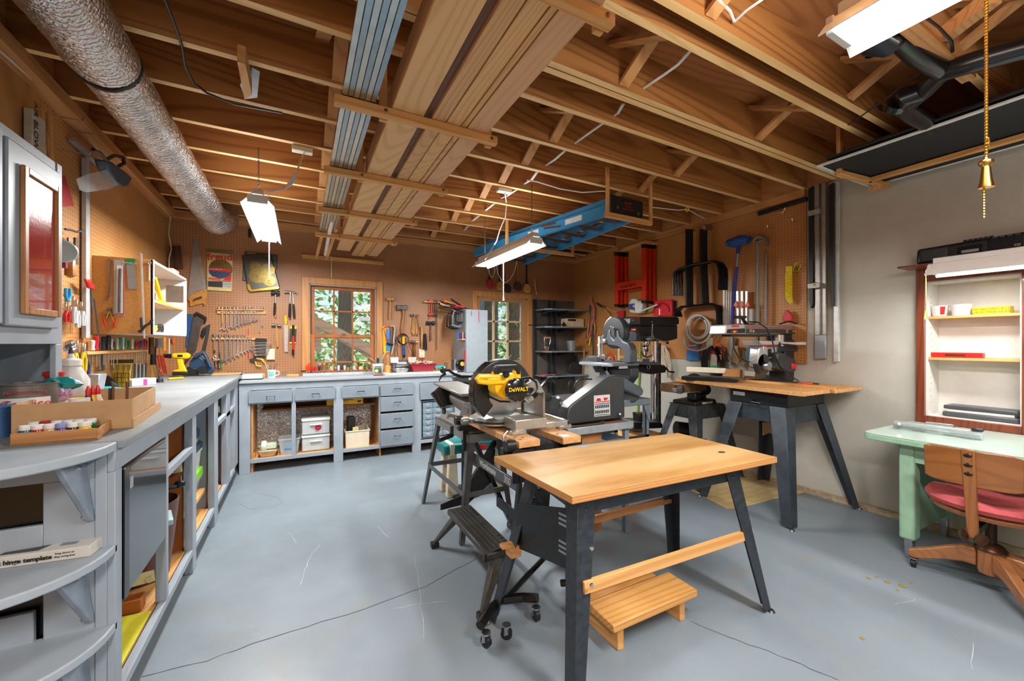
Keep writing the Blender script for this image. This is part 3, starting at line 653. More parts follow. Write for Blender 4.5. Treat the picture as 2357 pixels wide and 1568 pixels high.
O('wood_block', B().box(.86,1.63,.33,.915,1.69,.385), FIRy, WT_,.004); O('wood_block', B().box(.80,1.60,.40,.86,1.635,.42), FIRy, WT_,.004)
O('slotted_panel', B().add([(.93,1.25,.45),(.93,1.25,.69),(.90,1.66,.575),(.90,1.66,.365),(.935,1.25,.45),(.935,1.25,.69),(.905,1.66,.575),(.905,1.66,.365)],[(0,1,2,3),(7,6,5,4),(0,4,5,1),(1,5,6,2),(2,6,7,3),(3,7,4,0)]), pm('#1b1d20',.4,.3,.4,60), WT_)
b = B()
for zz in (.50,.61):
    for k in range(3):
        for j in range(2): y = 1.29+j*.07; b.beam((.926, y, zz+.02*k-.08*(y-1.25)),(.924, y+.05, zz+.02*k-.08*(y-1.20)),.002,.009)
O('panel_slots', b, pm('#7b8188',.6), WT_)
def caster(par, x, y, r=.028, yaw=0, z=0):
    dx, dy = math.cos(yaw), math.sin(yaw)
    o = O('caster', B().cyl((x-dx*.011, y-dy*.011, z+r),(x+dx*.011, y+dy*.011, z+r), r, n=16), BLACK, par,.002)
    O('caster_fork', B().beam((x-dx*.015, y-dy*.015, z+r),(x-dx*.012, y-dy*.012, z+r*2.3),.003,.02).beam((x+dx*.015, y+dy*.015, z+r),(x+dx*.012, y+dy*.012, z+r*2.3),.003,.02).cyl((x, y, z+r*2.2),(x, y, z+r*2.5),.02, n=12), STEEL, o)
for v in (1262,1347): p = at(1361, v, Y=1.16); O('leg_bolt', B().cyl(p, p+Vector((0,-.006,0)),.008, n=6), CHROME, WT_)
p = at(1661,1041, Z=.7812); O('dark_knot', B().prism([p+Vector((.022*math.cos(a),.014*math.sin(a),0)) for a in [2*math.pi*k/12 for k in range(12)]],(0,0,.0004)), pm('#3a3a36',.5), WT_)
p = at(1345,1027, Z=.7812); O('glue_stain', B().prism([p+Vector((.035*math.cos(a),.02*math.sin(a+.4),0)) for a in [2*math.pi*k/12 for k in range(12)]],(0,0,.0004)), pm('#9aa0a6',.4), WT_)
MB_ = T('mobile_base', 'black wheeled mobile base standing under the back of the plywood table', 'mobile base')
O('base_bar', B().tube([(.70,1.62,.085),(.78,1.68,.10),(.86,1.735,.085),(.97,1.72,.075),(1.02,1.66,.09)],.022,8), BLACKG, MB_)
for (x, y, a) in ((.72,1.60,.4),(.82,1.60,1),(1.0,1.64,0)): caster(MB_, x, y,.026, a)
O('rear_bar', B().tube([(.88,1.735,.083),(1.3,2.0,.075),(1.48,2.05,.085)],.015,8), BLACKG, MB_)
caster(MB_,1.48,2.02,.03,.5); caster(MB_,1.30,1.62,.028,.2)
O('rear_bar', B().tube([(1.2,1.72,.08),(1.26,1.66,.1),(1.3,1.6,.085)],.018,8), BLACKG, MB_)
ST = T('step_stool', 'low pine step on two battens under the plywood table', 'stool')
O('step_board', B().box(1.17,1.29,.10,1.70,1.465,.136), wood('#d9a35c', '#bb7f3c', 'x',13,.45,0), ST,.004); O('step_board', B().box(1.17,1.472,.10,1.62,1.56,.136), wood('#c98f4e', '#a66f34', 'x',13,.45,0), ST,.004)
for x in (1.21,1.60): O('batten', B().box(x,1.31,.0, x+.035,1.55,.10), PINEy, ST,.002)
# ---- folding workbench with the mitre saw
WM = T('folding_workbench', 'black folding workbench with wooden jaws and a fold-out step, carrying the mitre saw', 'workbench')
for x0, x1, y0, y1 in ((1.0,1.13,1.81,2.64),(1.25,1.37,1.77,2.58)):
    j = O('vice_jaw', B().box(x0, y0,.782, x1, y1,.819), pm('#c89660',.5,0,.16,30), WM,.003)
    b = B()
    for k in range(3): b.cyl((x0+.03+.03*(k % 2), y0+.04+.03*k,.8195),(x0+.03+.03*(k % 2), y0+.04+.03*k,.8202),.009, n=12)
    O('dog_hole', b, pm('#7c5a33',.7), j)
DSTEEL = pm('#2e3033',.38,.5,.2,25)
for y in (1.87,2.52): O('vice_rail', B().box(.93, y-.02,.745,1.44, y+.02,.781), DSTEEL, WM,.003)
for y in (1.83,2.58):
    O('crank_housing', B().cyl((.93, y,.80),(.985, y,.80),.03, n=16), BLACK, WM,.003)
for y, zc in ((2.56,.76),):
    c_ = O('crank_handle', B().cyl((.90, y,.77),(.90, y-.001,.70),.012, n=8).cyl((.90, y,.71),(.80, y-.03,.70),.016,.02,10), BLACK, WM)
for y in (1.84,2.55):
    O('frame_leg', B().beam((1.0, y,.78),(1.35, y+.0,.02),.03,.045,(0,1,0)), DSTEEL, WM,.002)
    O('frame_leg', B().beam((1.32, y,.78),(.98, y,.30),.03,.035,(0,1,0)), DSTEEL, WM,.002)
    O('side_plate', B().prism([(.97, y-.02,.60),(.97, y-.02,.77),(1.10, y-.02,.77),(1.04, y-.02,.60)],(0,.012,0)), DSTEEL, WM,.002)
    O('link_bar', B().beam((1.02, y-.01,.66),(.98, y-.01,.30),.018,.028,(0,1,0)), DSTEEL, WM)
    b = B().prism([(.82, y-.0,.262),(.98, y,.30),(1.10, y,.42),(1.17, y,.58),(1.22, y,.58),(1.20, y,.36),(1.02, y,.235),(.82, y,.225)],(0,.012,0)); O('swing_arm', b, DSTEEL, WM,.002)
O('lower_rail', B().box(1.03,1.85,.525,1.045,2.54,.585), pm('#55585b',.4,.4,.15), WM,.003)
text('Workmate', {'X': 1.03, 'rz': -math.pi/2},0,0,.055, pm('#d6d6d6',.4), WM, loc=(1.029,2.27,.555))
text('300', {'X': 1.03, 'rz': -math.pi/2},0,0,.055, pm('#d6d6d6',.4), WM, loc=(1.029,2.0,.555))
O('lower_rail', B().box(1.22,1.85,.18,1.235,2.54,.25), DSTEEL, WM,.003)
b = B().box(.83,1.83,.235,.99,2.45,.268)
sp_ = O('step_plate', b, pm('#4a4a47',.45,.5,.3,14), WM,.004)
b = B()
for k in range(4): x = .85+k*.028; b.box(x,1.86,.2683, x+.004,2.42,.2695)
for k in range(4): b.box(.962,1.87+k*.035,.2683,.978,1.89+k*.035,.2692); b.box(.962,2.28+k*.035,.2683,.978,2.30+k*.035,.2692)
O('step_ribs', b, pm('#1e1f1f',.5,.4), sp_)
for y0, y1 in ((1.86,1.767),(2.42,2.537)):
    b = B().hexa([(.87, y0-.028,.235),(.935, y0-.028,.235),(.935, y0+.028,.235),(.87, y0+.028,.235)][::-1],[(.765, y1-.014,.03),(.79, y1-.014,.03),(.79, y1+.014,.03),(.765, y1+.014,.03)][::-1])
    lg = O('front_leg', b, pm('#57564f',.4,.5,.25,30), WM,.003)
    O('rubber_foot', B().box(.75, y1-.022,0,.80, y1+.022,.035), BLACK, lg,.004)
for y in (1.83,2.55): O('rear_foot', B().box(1.32, y-.025,0,1.39, y+.025,.035), BLACK, WM,.004)
O('wood_block', B().box(.93,1.75,.56,1.0,1.79,.60) if False else B().box(1.255,1.785,.8195,1.31,1.83,.822), WHITE, WM)
# ---- mitre saw
MS = T('mitre_saw', 'yellow and grey compound mitre saw with a large blade guard on the folding workbench', 'saw')
ALU = pm('#b9bab6',.32,.75,.1,30)
b = B().box(1.055,1.95,.838,1.262,2.10,.90).box(1.055,2.42,.838,1.262,2.55,.90).box(1.08,2.10,.838,1.26,2.42,.862)
b.box(1.262,1.96,.832,1.43,2.0,.868).box(1.262,2.45,.832,1.43,2.49,.868).box(1.41,1.96,.832,1.43,2.49,.868)
O('saw_base', b, ALU, MS,.006, seg=2)
for x, y in ((1.03,1.94),(1.35,1.95),(1.03,2.49),(1.35,2.46)): O('base_foot', B().box(x, y,.8195, x+.09, y+.05,.842), ALU, MS,.004)
O('turntable', B().lathe([(.0,.842),(.17,.842),(.17,.868),(.155,.878),(0,.878)],(1.09,2.26,0)), ALU, MS)
O('mitre_scale', B().rings([(Vector((1.09,2.26,.852)),.174),(Vector((1.09,2.26,.866)),.178)],(0,0,1),40), pm('#3a3834',.4,.5), MS)
O('kerf_arm', B().box(.90,2.225,.846,1.02,2.295,.872).cyl((.90,2.26,.86),(.855,2.26,.86),.022, n=12), pm('#86867f',.4,.5), MS,.004)
for y0, y1 in ((1.965,2.19),(2.33,2.56)):
    b = B().prism([(1.245, y0,.90),(1.245, y1,.90),(1.245, y1,.955),(1.245,(y0+y1)/2,.985),(1.245, y0+.03,1.035),(1.245, y0,1.045)] if y0 < 2.1 else [(1.245, y0,.90),(1.245, y1,.90),(1.245, y1,1.0),(1.245, y0,.96)],(.015,0,0))
    O('fence', b, STEEL, MS,.002)
bx_, bz_ = 1.085,1.02
O('saw_blade', B().cyl((bx_,2.19, bz_),(bx_,2.193, bz_),.152, n=56), pm('#aeb0b2',.22,1,.1,4), MS)
# upper guard: thick ring segment around the blade
def arcseg(cx, cz, r0, r1, a0, a1, y0, y1, n=22):
    pts = [(cx+r1*math.cos(a0+(a1-a0)*k/n), y0, cz+r1*math.sin(a0+(a1-a0)*k/n)) for k in range(n+1)]+[(cx+r0*math.cos(a1-(a1-a0)*k/n), y0, cz+r0*math.sin(a1-(a1-a0)*k/n)) for k in range(n+1)]
    return B().prism(pts,(0, y1-y0,0))
gd = O('blade_guard', arcseg(bx_+.005, bz_+.015,.105,.198, math.radians(25), math.radians(228),2.155,2.235), pm('#303237',.3,.1,.15,5), MS,.008, seg=3)
b = B()
for k in range(26):
    a = math.radians(118+k*3.4); cx, cz = bx_+.005+math.cos(a)*.2, bz_+.015+math.sin(a)*.2
    b.cb((cx,2.195, cz),(.006,.07,.008),0,0,-a)
O('guard_ribs', b, BLACKG, gd)
O('arbor_plate', arcseg(bx_+.005, bz_+.015,.045,.106, math.radians(100), math.radians(200),2.15,2.16), STEEL, MS)
YS = {'Y': 1.99}
b = B().pp(YS,[(1143,861),(1147,870),(1160,874),(1166,868),(1198,868),(1201,884),(1180,892),(1155,890),(1147,900),(1150,912),(1140,905),(1137,885),(1140,873),(1128,880),(1101,883),(1095,876),(1096,869),(1104,865),(1128,862)],.055)
O('yellow_housing', B().pp(YS,[(1139,882),(1150,862),(1198,860),(1200,872),(1197,886),(1186,902),(1176,916),(1162,920),(1148,913),(1140,900)],.10), YEL, MS,.008, seg=3)
# D-handle loop to the left
c0 = [at(u, v, **YS) for u, v in ((1150,868),(1128,867),(1103,867),(1098,872),(1102,878),(1124,881),(1162,879),(1168,872))]
O('d_handle', B().tube(c0,.015,10), YEL, MS)
O('d_handle_plate', B().pp({'Y': 1.975},[(1126,870),(1166,867),(1170,880),(1124,884),(1120,878)],.03), YEL, MS,.008, seg=3)
b = B().pp({'Y': 1.98},[(1138,862),(1141,844),(1146,841),(1193,840),(1197,843),(1199,862),(1190,862),(1188,852),(1183,849),(1154,850),(1150,862)],.035)
hd = O('carry_handle', b, BLACK, MS,.006, seg=3)
O('handle_post', B().pp({'Y': 1.985},[(1138,855),(1151,855),(1151,872),(1136,874)],.04), YEL, MS,.005); O('handle_post', B().pp({'Y': 1.985},[(1186,853),(1199,853),(1200,872),(1186,872)],.04), YEL, MS,.005)
mc = at(1191,898, Y=1.90)
O('motor_can', B().cyl((mc.x-.0,2.15, mc.z),(mc.x,1.93, mc.z),.052, n=28), YEL, MS,.006)
mo = O('motor_cap', B().lathe([(.054,0),(.061,.004),(.063,.03),(.056,.052),(.034,.06),(0,.061)],(mc.x,1.935, mc.z),(0,-1,0),28), BLACKG, MS)
b = B()
for k in range(14): a = 2*math.pi*k/14; b.cb((mc.x+.061*math.cos(a),1.91, mc.z+.061*math.sin(a)),(.006,.035,.006),0,0,-a)
O('cooling_fin', b, pm('#26282b',.3), mo)
text('DeWALT', {'Y': 1.8735},1194,897,.030, pm('#f5c400',.4), mo, bold=True)
O('lock_knob', B().lathe([(0,0),(.018,0),(.018,.018),(.012,.024),(0,.024)], at(1163,862, Y=1.965),(0,-1,0),12), BLACK, MS)
O('power_cord', B().tube([at(u, v, Y=y) for u, v, y in ((1124,884,2.14),(1118,900,2.12),(1128,914,2.1),(1150,924,2.08),(1175,925,2.06))],.006,6), BLACK, MS)
O('power_cord', B().tube([at(u, v, Y=y) for u, v, y in ((1200,872,2.04),(1218,869,2.06),(1234,880,2.06),(1237,895,2.06),(1224,908,2.06),(1208,912,2.06),(1204,900,2.08),(1207,886,2.1),(1212,876,2.12),(1216,872,2.14))],.007,6), BLACK, MS)
b = B().pp({'Y': 2.12},[(1205,886),(1226,873),(1238,874),(1250,895),(1256,905),(1238,905),(1229,893),(1216,893)],.03)
O('pivot_arm', b, ALU, MS,.006, seg=2)
O('arm_strut', B().pp({'Y': 2.1},[(1206,898),(1230,915),(1228,928),(1222,928),(1204,912)],.05), ALU, MS,.004)
O('arm_post', B().box(1.30,2.20,.86,1.36,2.33,1.06), pm('#3b3a38',.4,.4), MS,.006)
O('bevel_knob', B().lathe([(0,0),(.03,0),(.03,.03),(.01,.035),(0,.035)], at(1256,914, Y=2.15),(0,-1,0),10), BLACK, MS)
O('rear_handle', B().tube([at(u, v, Y=2.2) for u, v in ((1243,890),(1252,880),(1262,874),(1272,877),(1276,884))],.013,8), BLACKG, MS)
O('clamp_lever', B().tube([(1.0,1.94,.85),(.97,1.93,.83),(.965,1.925,.80)],.006,6), STEEL, MS)
# ---- green and cream sawhorse-stool beyond it
GS = T('step_bench', 'teal topped cream plastic work bench on the floor behind the folding workbench', 'bench')
TEALP = pm('#0f6e6e',.3,0,.06); CRM = pm('#cfc6ad',.45,0,.05)
O('bench_top', B().box(1.08,3.26,.37,1.70,3.52,.46), TEALP, GS,.02, seg=3)
O('cream_band', B().box(1.13,3.255,.36,1.17,3.525,.464), CRM, GS,.004)
for x in (1.13,1.58):
    for y in (3.27,3.44): O('leg', B().hexa([(x-.02, y,0),(x+.085, y,0),(x+.085, y+.07,0),(x-.02, y+.07,0)],[(x, y+.01,.38),(x+.07, y+.01,.38),(x+.07, y+.06,.38),(x, y+.06,.38)]), CRM, GS,.012, seg=3)
O('label_patch', B().box(1.36,3.2545,.385,1.47,3.2585,.43), RED, GS)
# ---- grey jointer on an open steel stand
JS = T('machine_stand', 'open grey angle-iron stand with splayed legs left of the mitre saw', 'stand')
GM = pm('#5b5c5d',.4,.4,.15,20)
tops = [(1.0,2.50),(1.24,2.50),(1.24,3.22),(1.0,3.22)]; feet = [(.927,2.468),(1.33,2.46),(1.33,3.27),(.892,3.29)]
for (x, y),(fx, fy) in zip(tops, feet):
    sx = 1 if x > 1.1 else -1; sy = 1 if y > 3 else -1
    b = B().hexa([(x, y,.715),(x-sx*.05, y,.715),(x-sx*.05, y-sy*.004,.715),(x, y-sy*.004,.715)],[(fx, fy,0),(fx-sx*.03, fy,0),(fx-sx*.03, fy-sy*.004,0),(fx, fy-sy*.004,0)])
    b.hexa([(x, y,.715),(x, y-sy*.06,.715),(x-sx*.004, y-sy*.06,.715),(x-sx*.004, y,.715)],[(fx, fy,0),(fx, fy-sy*.035,0),(fx-sx*.004, fy-sy*.035,0),(fx-sx*.004, fy,0)])
    O('leg', b, GM, JS)
b = B().box(.99,2.49,.66,.996,3.23,.72).box(1.244,2.49,.66,1.25,3.23,.72).box(.99,2.49,.66,1.25,2.496,.72).box(.99,3.224,.66,1.25,3.23,.72).box(.99,2.49,.714,1.25,3.23,.72)
O('top_tray', b, pm('#7d7e7e',.4,.4), JS,.002)
def lerp2(a, c2, t): return (a[0]+(c2[0]-a[0])*t, a[1]+(c2[1]-a[1])*t)
M_ = [lerp2(t_, f_,.55) for t_, f_ in zip(tops, feet)]
for i in range(4): a, c2 = M_[i], M_[(i+1) % 4]; O('cross_rail', B().beam((a[0], a[1],.32),(c2[0], c2[1],.32),.006,.035), GM, JS)
JT = T('jointer', 'grey benchtop jointer with a flat outfeed table left of the mitre saw', 'jointer')
b = B().hexa([(1.0,2.50,.7205),(1.22,2.50,.7205),(1.22,3.18,.7205),(1.0,3.18,.7205)],[(1.02,2.55,.76),(1.2,2.55,.76),(1.2,3.12,.76),(1.02,3.12,.76)]); O('jointer_base', b, pm('#8b8a84',.4,.4), JT,.008, seg=2)
O('motor_body', B().cyl((1.10,2.58,.86),(1.10,3.0,.90),.075,.07,20), pm('#6e6d69',.4,.4), JT,.006)
O('wedge_cast', B().prism([(1.03,2.52,.76),(1.03,2.8,.76),(1.03,2.70,.90),(1.03,2.55,.93)],(.16,0,0)), pm('#737270',.4,.4), JT,.008, seg=2)
b = B().beam((1.08,3.22,.995),(1.10,2.62,.965),.22,.02); O('outfeed_table', b, pm('#8e8d89',.35,.6), JT,.004)
O('cutter_guard', B().rings([(Vector((1.0,3.10,.985)),.01),(Vector((1.0,3.10,.93)),.085),(Vector((1.02,3.0,.83)),.06)],(0,-.4,-1),18), BLACKG, JT)
O('depth_knob', B().cyl((.98,3.0,.80),(1.0,3.0,.80),.025, n=12), pm('#3c3a36',.5), JT)
SC = T('scroll_saw', 'black and grey scroll saw arms reaching above the jointer', 'saw')
O('saw_arm', B().tube([at(u, v, Y=3.3) for u, v in ((1020,852),(1034,853),(1046,862),(1062,867),(1085,866))],.013,8), BLACKG, SC)
O('arm_knob', B().ball(at(1020,852, Y=3.28),.03,12), BLACK, SC); O('hose_tip', B().tube([at(u, v, Y=3.29) for u, v in ((1026,860),(1016,866),(1010,878))],[.012,.01,.003],6), BLACK, SC)
O('lower_arm', B().pp({'Y': 3.3},[(1045,868),(1078,866),(1080,880),(1050,880)],.08), pm('#5d646a',.4,.3), SC,.005)
O('saw_column', B().cyl(at(1072,880, Y=3.34), at(1072,960, Y=3.34),.03, n=12), BLACK, SC)
O('saw_pedestal', B().lathe([(.16,.0),(.16,.02),(.04,.05),(.035,.8)],(at(1072,900, Y=3.34).x,3.34+.0,0)), CHAR, SC)
# ---- belt-driven saw with its grey belt guard on a steel table
DT = T('steel_table', 'grey steel table with a reddish-brown board top beside the plywood table', 'table')
SG = pm('#7f8b94',.45,.2,.12)
O('board_top', B().box(1.53,2.10,.765,2.03,2.62,.775), pm('#8e6148',.7,0,.15,60), DT)
b = B().box(1.5,2.07,.735,2.06,2.085,.785).box(1.5,2.635,.735,2.06,2.65,.785).box(1.5,2.085,.735,1.515,2.635,.785).box(2.045,2.085,.735,2.06,2.635,.785).box(1.515,2.085,.755,2.045,2.635,.765)
O('table_rim', b, pm('#a9b2b8',.35,.4), DT,.004)
for x in (1.52,2.01):
    for y in (2.10,2.60): O('leg', B().box(x, y,0, x+.035, y+.035,.735), SG, DT,.002)
for z in (.60,.45):
    for y in (2.11,2.61): O('cross_rail', B().box(1.555, y, z,2.01, y+.02, z+.06), SG if z > .5 else SLATE, DT,.002)
    for x in (1.53,2.02): O('cross_rail', B().box(x,2.135, z, x+.02,2.60, z+.06), SG, DT,.002)
O('wood_panel', B().box(1.56,2.13,.05,1.82,2.145,.73), pm('#a9703d',.6,0,.12,14), DT)
BGD = T('belt_guard_machine', 'dark grey machine housing shaped like a wedge with a silver and red speed chart', 'machine')
PG = {'Y': 2.14}
g = O('belt_guard', B().pp(PG,[(1306,979),(1306,955),(1309,940),(1318,930),(1395,872),(1406,867),(1421,865),(1433,867),(1438,873),(1439,962)],.12), pm('#3d4043',.4,.25,.08,10), BGD,.012, seg=3)
O('guard_back', B().pp({'Y': 2.27},[(1306,979),(1306,955),(1309,940),(1318,930),(1395,872),(1406,867),(1421,865),(1433,867),(1438,873),(1439,962)],.05), pm('#2c2e30',.4,.25,.08,10), BGD,.012, seg=3)
PG1 = {'Y': 2.137}
pl8 = O('chart_plate', B().pp(PG1,[(1367,911),(1404,908),(1405,956),(1368,960)],.002), pm('#d5d7d8',.35,.2), g,.002)
b = B().M(0).pp({'Y': 2.136},[(1375,917),(1382,917),(1384,923),(1372,924)],.001).pp({'Y': 2.136},[(1389,916),(1400,915),(1397,921),(1391,922)],.001).pp({'Y': 2.136},[(1369,926),(1403,922),(1403,924),(1369,928)],.001)
O('chart_red', b, RED, pl8)
b = B()
for r in range(2):
    for k in range(8):
        u = 1370+k*4.1; v = 934+r*12-k*.42; b.pp({'Y': 2.136},[(u, v),(u+3, v-.3),(u+3, v+6.7),(u, v+7)],.001)
b.pp({'Y': 2.136},[(1369.5,930.5),(1403,926.8),(1403,928.5),(1369.5,932.2)],.001).pp({'Y': 2.136},[(1370,956),(1403.5,952.5),(1403.5,954),(1370,957.5)],.001)
O('chart_table', b, pm('#3a3f46',.5), pl8)
O('guard_knob', B().ball(at(1426,954, Y=2.13),.013,8), STEEL, g)
O('machine_body', B().box(1.60,2.33,.7855,1.95,2.6,.92), CHAR, BGD,.01, seg=2)
O('drive_pulley', B().lathe([(.06,0),(.05,.015),(.06,.03)],(1.58,2.30,.90),(-1,0,0),24), STEELD, BGD)
VB = O('v_belt', B().tube([(1.70+.16*math.cos(t_),2.155+.05*math.sin(t_),.784) for t_ in [k*math.pi/12 for k in range(24)]],.008,6, True), pm('#3a342c',.7), label='brown drive belt lying loose in front of the wedge-shaped guard', cat='belt')
GC = T('gooseneck_lamp', 'thin bent black tube standing behind the wedge-shaped guard', 'tube')
O('bent_tube', B().tube([at(u, v, Y=2.75) for u, v in ((1322,895),(1323,885),(1330,876),(1342,873),(1362,873))],.007,8), BLACK, GC)
O('power_cord', B().tube([at(u, v, Y=2.9) for u, v in ((1310,905),(1308,890),(1310,879),(1316,876),(1320,884),(1321,900))],.006,6), BLACK, GC)
# ---- band saw
BS = T('band_saw', 'grey band saw with a large round wheel cover on an arched frame', 'saw')
XB = 2.50; P1 = {'X': XB}
def PX(d): return {'X': XB+d}
def X_(u, v, d=0): return at(u, v, X=XB+d)
BGR = pm('#4a5056',.42,.25,.1,12)
cc = X_(1407,766); rr_ = (X_(1407,729.5)-cc).length
O('wheel_cover', B().lathe([(rr_*.2,.01),(rr_*.95,.02),(rr_,.035),(rr_,.08),(rr_*.97,.09),(0,.09)],(XB, cc.y, cc.z),(1,0,0),40), pm('#33373b',.4,.2), BS,.002)
O('cover_rim', B().tube([(XB+.05, cc.y+rr_*1.05*math.cos(t_), cc.z+rr_*1.05*math.sin(t_)) for t_ in [math.pi*.40-k*math.pi*.055 for k in range(9)]]+[X_(1377,796,.05)],.012,8), pm('#c9cac8',.4,.3), BS)
O('arched_frame', B().pp(P1,[(1389,786),(1396,776),(1399,760),(1404,759),(1405,774),(1412,783),(1417,774),(1418,760),(1422,761),(1425,775),(1434,786),(1443,789),(1449,797),(1452,810),(1452,836),(1434,836),(1434,812),(1430,804),(1420,798),(1388,793),(1384,789)],.08), BGR, BS,.012, seg=3)
O('tension_screw', B().cyl(X_(1411,756,-.01), X_(1411,772,-.01),.011, n=10).tube([X_(1405,752,-.01), X_(1411,754,-.01), X_(1416,752,-.01)],.006,6), CHROME, BS)
O('blade_guard', B().pp(P1,[(1376,775),(1380,775),(1381,835),(1376,835)],.03), pm('#b8babb',.35,.5), BS,.002)
O('guide_post', B().cyl(X_(1386,774,-.01), X_(1386,820,-.01),.010, n=12).pp(PX(-.03),[(1380,781),(1390,780),(1392,790),(1381,791)],.05), STEEL, BS,.002)
O('guide_knob', B().ball(X_(1391,784,-.05),.016,8), CREAM, BS)
O('blade_guide', B().pp(PX(-.02),[(1378,818),(1392,817),(1391,827),(1380,828)],.04).cyl(X_(1380,834), X_(1380,838),.004, n=6), STEEL, BS,.003)
yt0, yt1 = X_(1424,836,-.1).y, X_(1337,836,-.15).y
O('saw_table', B().box(XB-.16, yt0,1.13, XB+.14, yt1,1.155), pm('#6f7980',.35,.5), BS,.004)
O('table_edge', B().box(XB-.172, yt0,1.128, XB-.161, yt1,1.15), pm('#8f9aa1',.35,.4), BS,.002)
O('trunnion', B().pp(P1,[(1362,843),(1400,843),(1396,856),(1370,858)],.14), pm('#1f2123',.5), BS,.006)
O('lower_housing', B().pp(PX(.02),[(1378,846),(1395,842),(1402,850),(1452,848),(1452,868),(1445,878),(1436,890),(1380,890)],.10), pm('#42474b',.42,.25), BS,.012, seg=3)
O('tilt_scale', B().pp(P1,[(1384,842),(1390,843),(1404,862),(1398,864)],.02), STEEL, BS)
O('belt_cover', B().pp({'Y': 2.50},[(1432,868),(1444,873),(1478,892),(1483,900),(1480,910),(1472,914),(1440,898),(1430,890)],.06), pm('#5f6a71',.42,.2), BS,.014, seg=3)
O('motor', B().cyl(at(1452,908, Y=2.58), at(1452,908, Y=2.85),.07, n=20), pm('#2a2e31',.4), BS,.006)
BT_ = T('saw_stand', 'grey steel stand with perforated corner posts under the band saw', 'stand')
zt_ = at(1440,921, Y=2.6).z; xa, xb = at(1340,921, Y=2.6).x, at(1494,920, Y=2.6).x
O('stand_top', B().box(xa,2.58, zt_-.055, xb,3.05, zt_), SG, BT_,.004)
for x in (xa, xb-.04):
    for y in (2.60,3.0):
        l_ = O('leg', B().box(x, y,0, x+.04, y+.006, zt_-.055).box(x, y,0, x+.006, y+.04, zt_-.055), SG, BT_)
O('gusset', B().pp({'Y': 2.59},[(1480,926),(1497,926),(1497,970),(1492,965)],.006), SG, BT_)
O('lower_rail', B().box(xa,2.60,.45, xb,2.606,.51).box(xa,3.0,.45, xb,3.006,.51), SLATE, BT_)
O('foam_block', B().pp({'X': XB-.06},[(1349,833),(1353,823),(1371,822),(1378,833)],.08), pm('#2b2c2d',.9), label='dark wedge-shaped foam block at the left end of the band saw table', cat='block', bev=.006)
# ---- drill press on its little wooden bench
DP = T('drill_press', 'black drill press with a tall chrome column and a belt housing on top', 'drill press')
YD = 3.10; PD = {'Y': YD}
cx_ = at(1507,800, **PD).x; zb_ = at(1507,985, **PD).z
O('column', B().cyl((cx_, YD, zb_+.03),(cx_, YD, at(1507,780, **PD).z),.042, n=28), CHROME, DP)
O('rack_bar', B().box(cx_+.03, YD-.045, zb_+.05, cx_+.045, YD-.02, at(1507,790, **PD).z), STEELD, DP)
O('collar', B().cyl((cx_, YD, at(1507,813, **PD).z),(cx_, YD, at(1507,808, **PD).z),.052, n=28), STEEL, DP)
O('base_casting', B().pp({'Y': YD-.16},[(1460,978),(1464,974),(1520,972),(1526,976),(1526,986),(1462,989)],.30), pm('#191a1c',.4,.3), DP,.01, seg=2)
O('column_flange', B().cyl((cx_, YD, zb_+.02),(cx_, YD, zb_+.06),.075,.06,20), BLACK, DP)
O('machine_vice', B().pp({'Y': YD-.18},[(1472,952),(1500,951),(1501,960),(1498,970),(1474,972)],.10), pm('#2b2723',.4,.6,.3,30), DP,.006)
O('vice_handle', B().cyl(at(1483,965, Y=YD-.26), at(1480,984, Y=YD-.30),.012, n=10), CHROME, DP)
O('table_plate', B().pp({'Y': YD-.26},[(1438,834),(1441,832),(1522,834),(1523,840),(1442,840)],.34), pm('#575e63',.35,.5), DP,.005)
O('table_bracket', B().pp({'Y': YD-.10},[(1468,840),(1525,840),(1535,848),(1533,858),(1500,862),(1476,856),(1470,850)],.16), BLACK, DP,.012, seg=2)
O('table_crank', B().tube([at(u, v, Y=YD-.1) for u, v in ((1526,842),(1535,850),(1540,856),(1551,857))],[.012,.010,.008,.011],8), BLACK, DP)
O('bracket_eye', B().tube([at(1492.5,845, Y=YD-.12)+Vector((.022*math.cos(k*math.pi/6),0,.022*math.sin(k*math.pi/6))) for k in range(12)],.006,6, True), STEEL, DP)
hb = O('head_casting', B().pp({'Y': YD-.10},[(1460,749),(1560,749),(1560,780),(1540,785),(1478,786),(1467,782)],.20), pm('#25272a',.4,.2), DP,.01, seg=2)
O('belt_housing', B().pp({'Y': YD-.14},[(1449,746),(1452,731),(1458,729),(1560,730),(1564,734),(1564,746),(1556,750),(1452,750)],.30), pm('#1f2023',.35,.2), DP,.012, seg=3)
O('front_plate', B().pp({'Y': YD-.15},[(1453,731),(1473,729),(1474,746),(1452,747)],.004), pm('#4d5358',.35,.4), DP,.002)
text('DRILL PRESS', {'Y': YD-.15},1463,732.5,.018, RED, DP, off=.002)
text('15"', {'Y': YD-.15},1457,738,.02, WHITE, DP, off=.002)
O('nose_panel', B().pp({'Y': YD-.13},[(1462,762),(1471,764),(1477,786),(1466,785)],.18), pm('#3b4045',.4,.2), DP,.006)
O('switch', B().pp({'Y': YD-.13},[(1458,757),(1466,757),(1466,761),(1458,761)],.03), pm('#c0221c',.4), DP); O('switch_paddle', B().pp({'Y': YD-.135},[(1459.5,757),(1463,757),(1463,761),(1459.5,761)],.02), YEL, DP)
O('motor', B().pp({'Y': YD-.02},[(1530,752),(1555,751),(1555,782),(1532,784)],.16), BLACK, DP,.012, seg=2)
O('quill', B().lathe([(.022,0),(.026,.02),(.022,.04),(.03,.05),(.034,.09),(.022,.12),(.012,.15),(.006,.16)],(at(1477,790, **PD).x, YD-.05, at(1477,786, **PD).z),(0,0,-1),20), CHROME, DP)
hub = at(1500,777, Y=YD-.17)
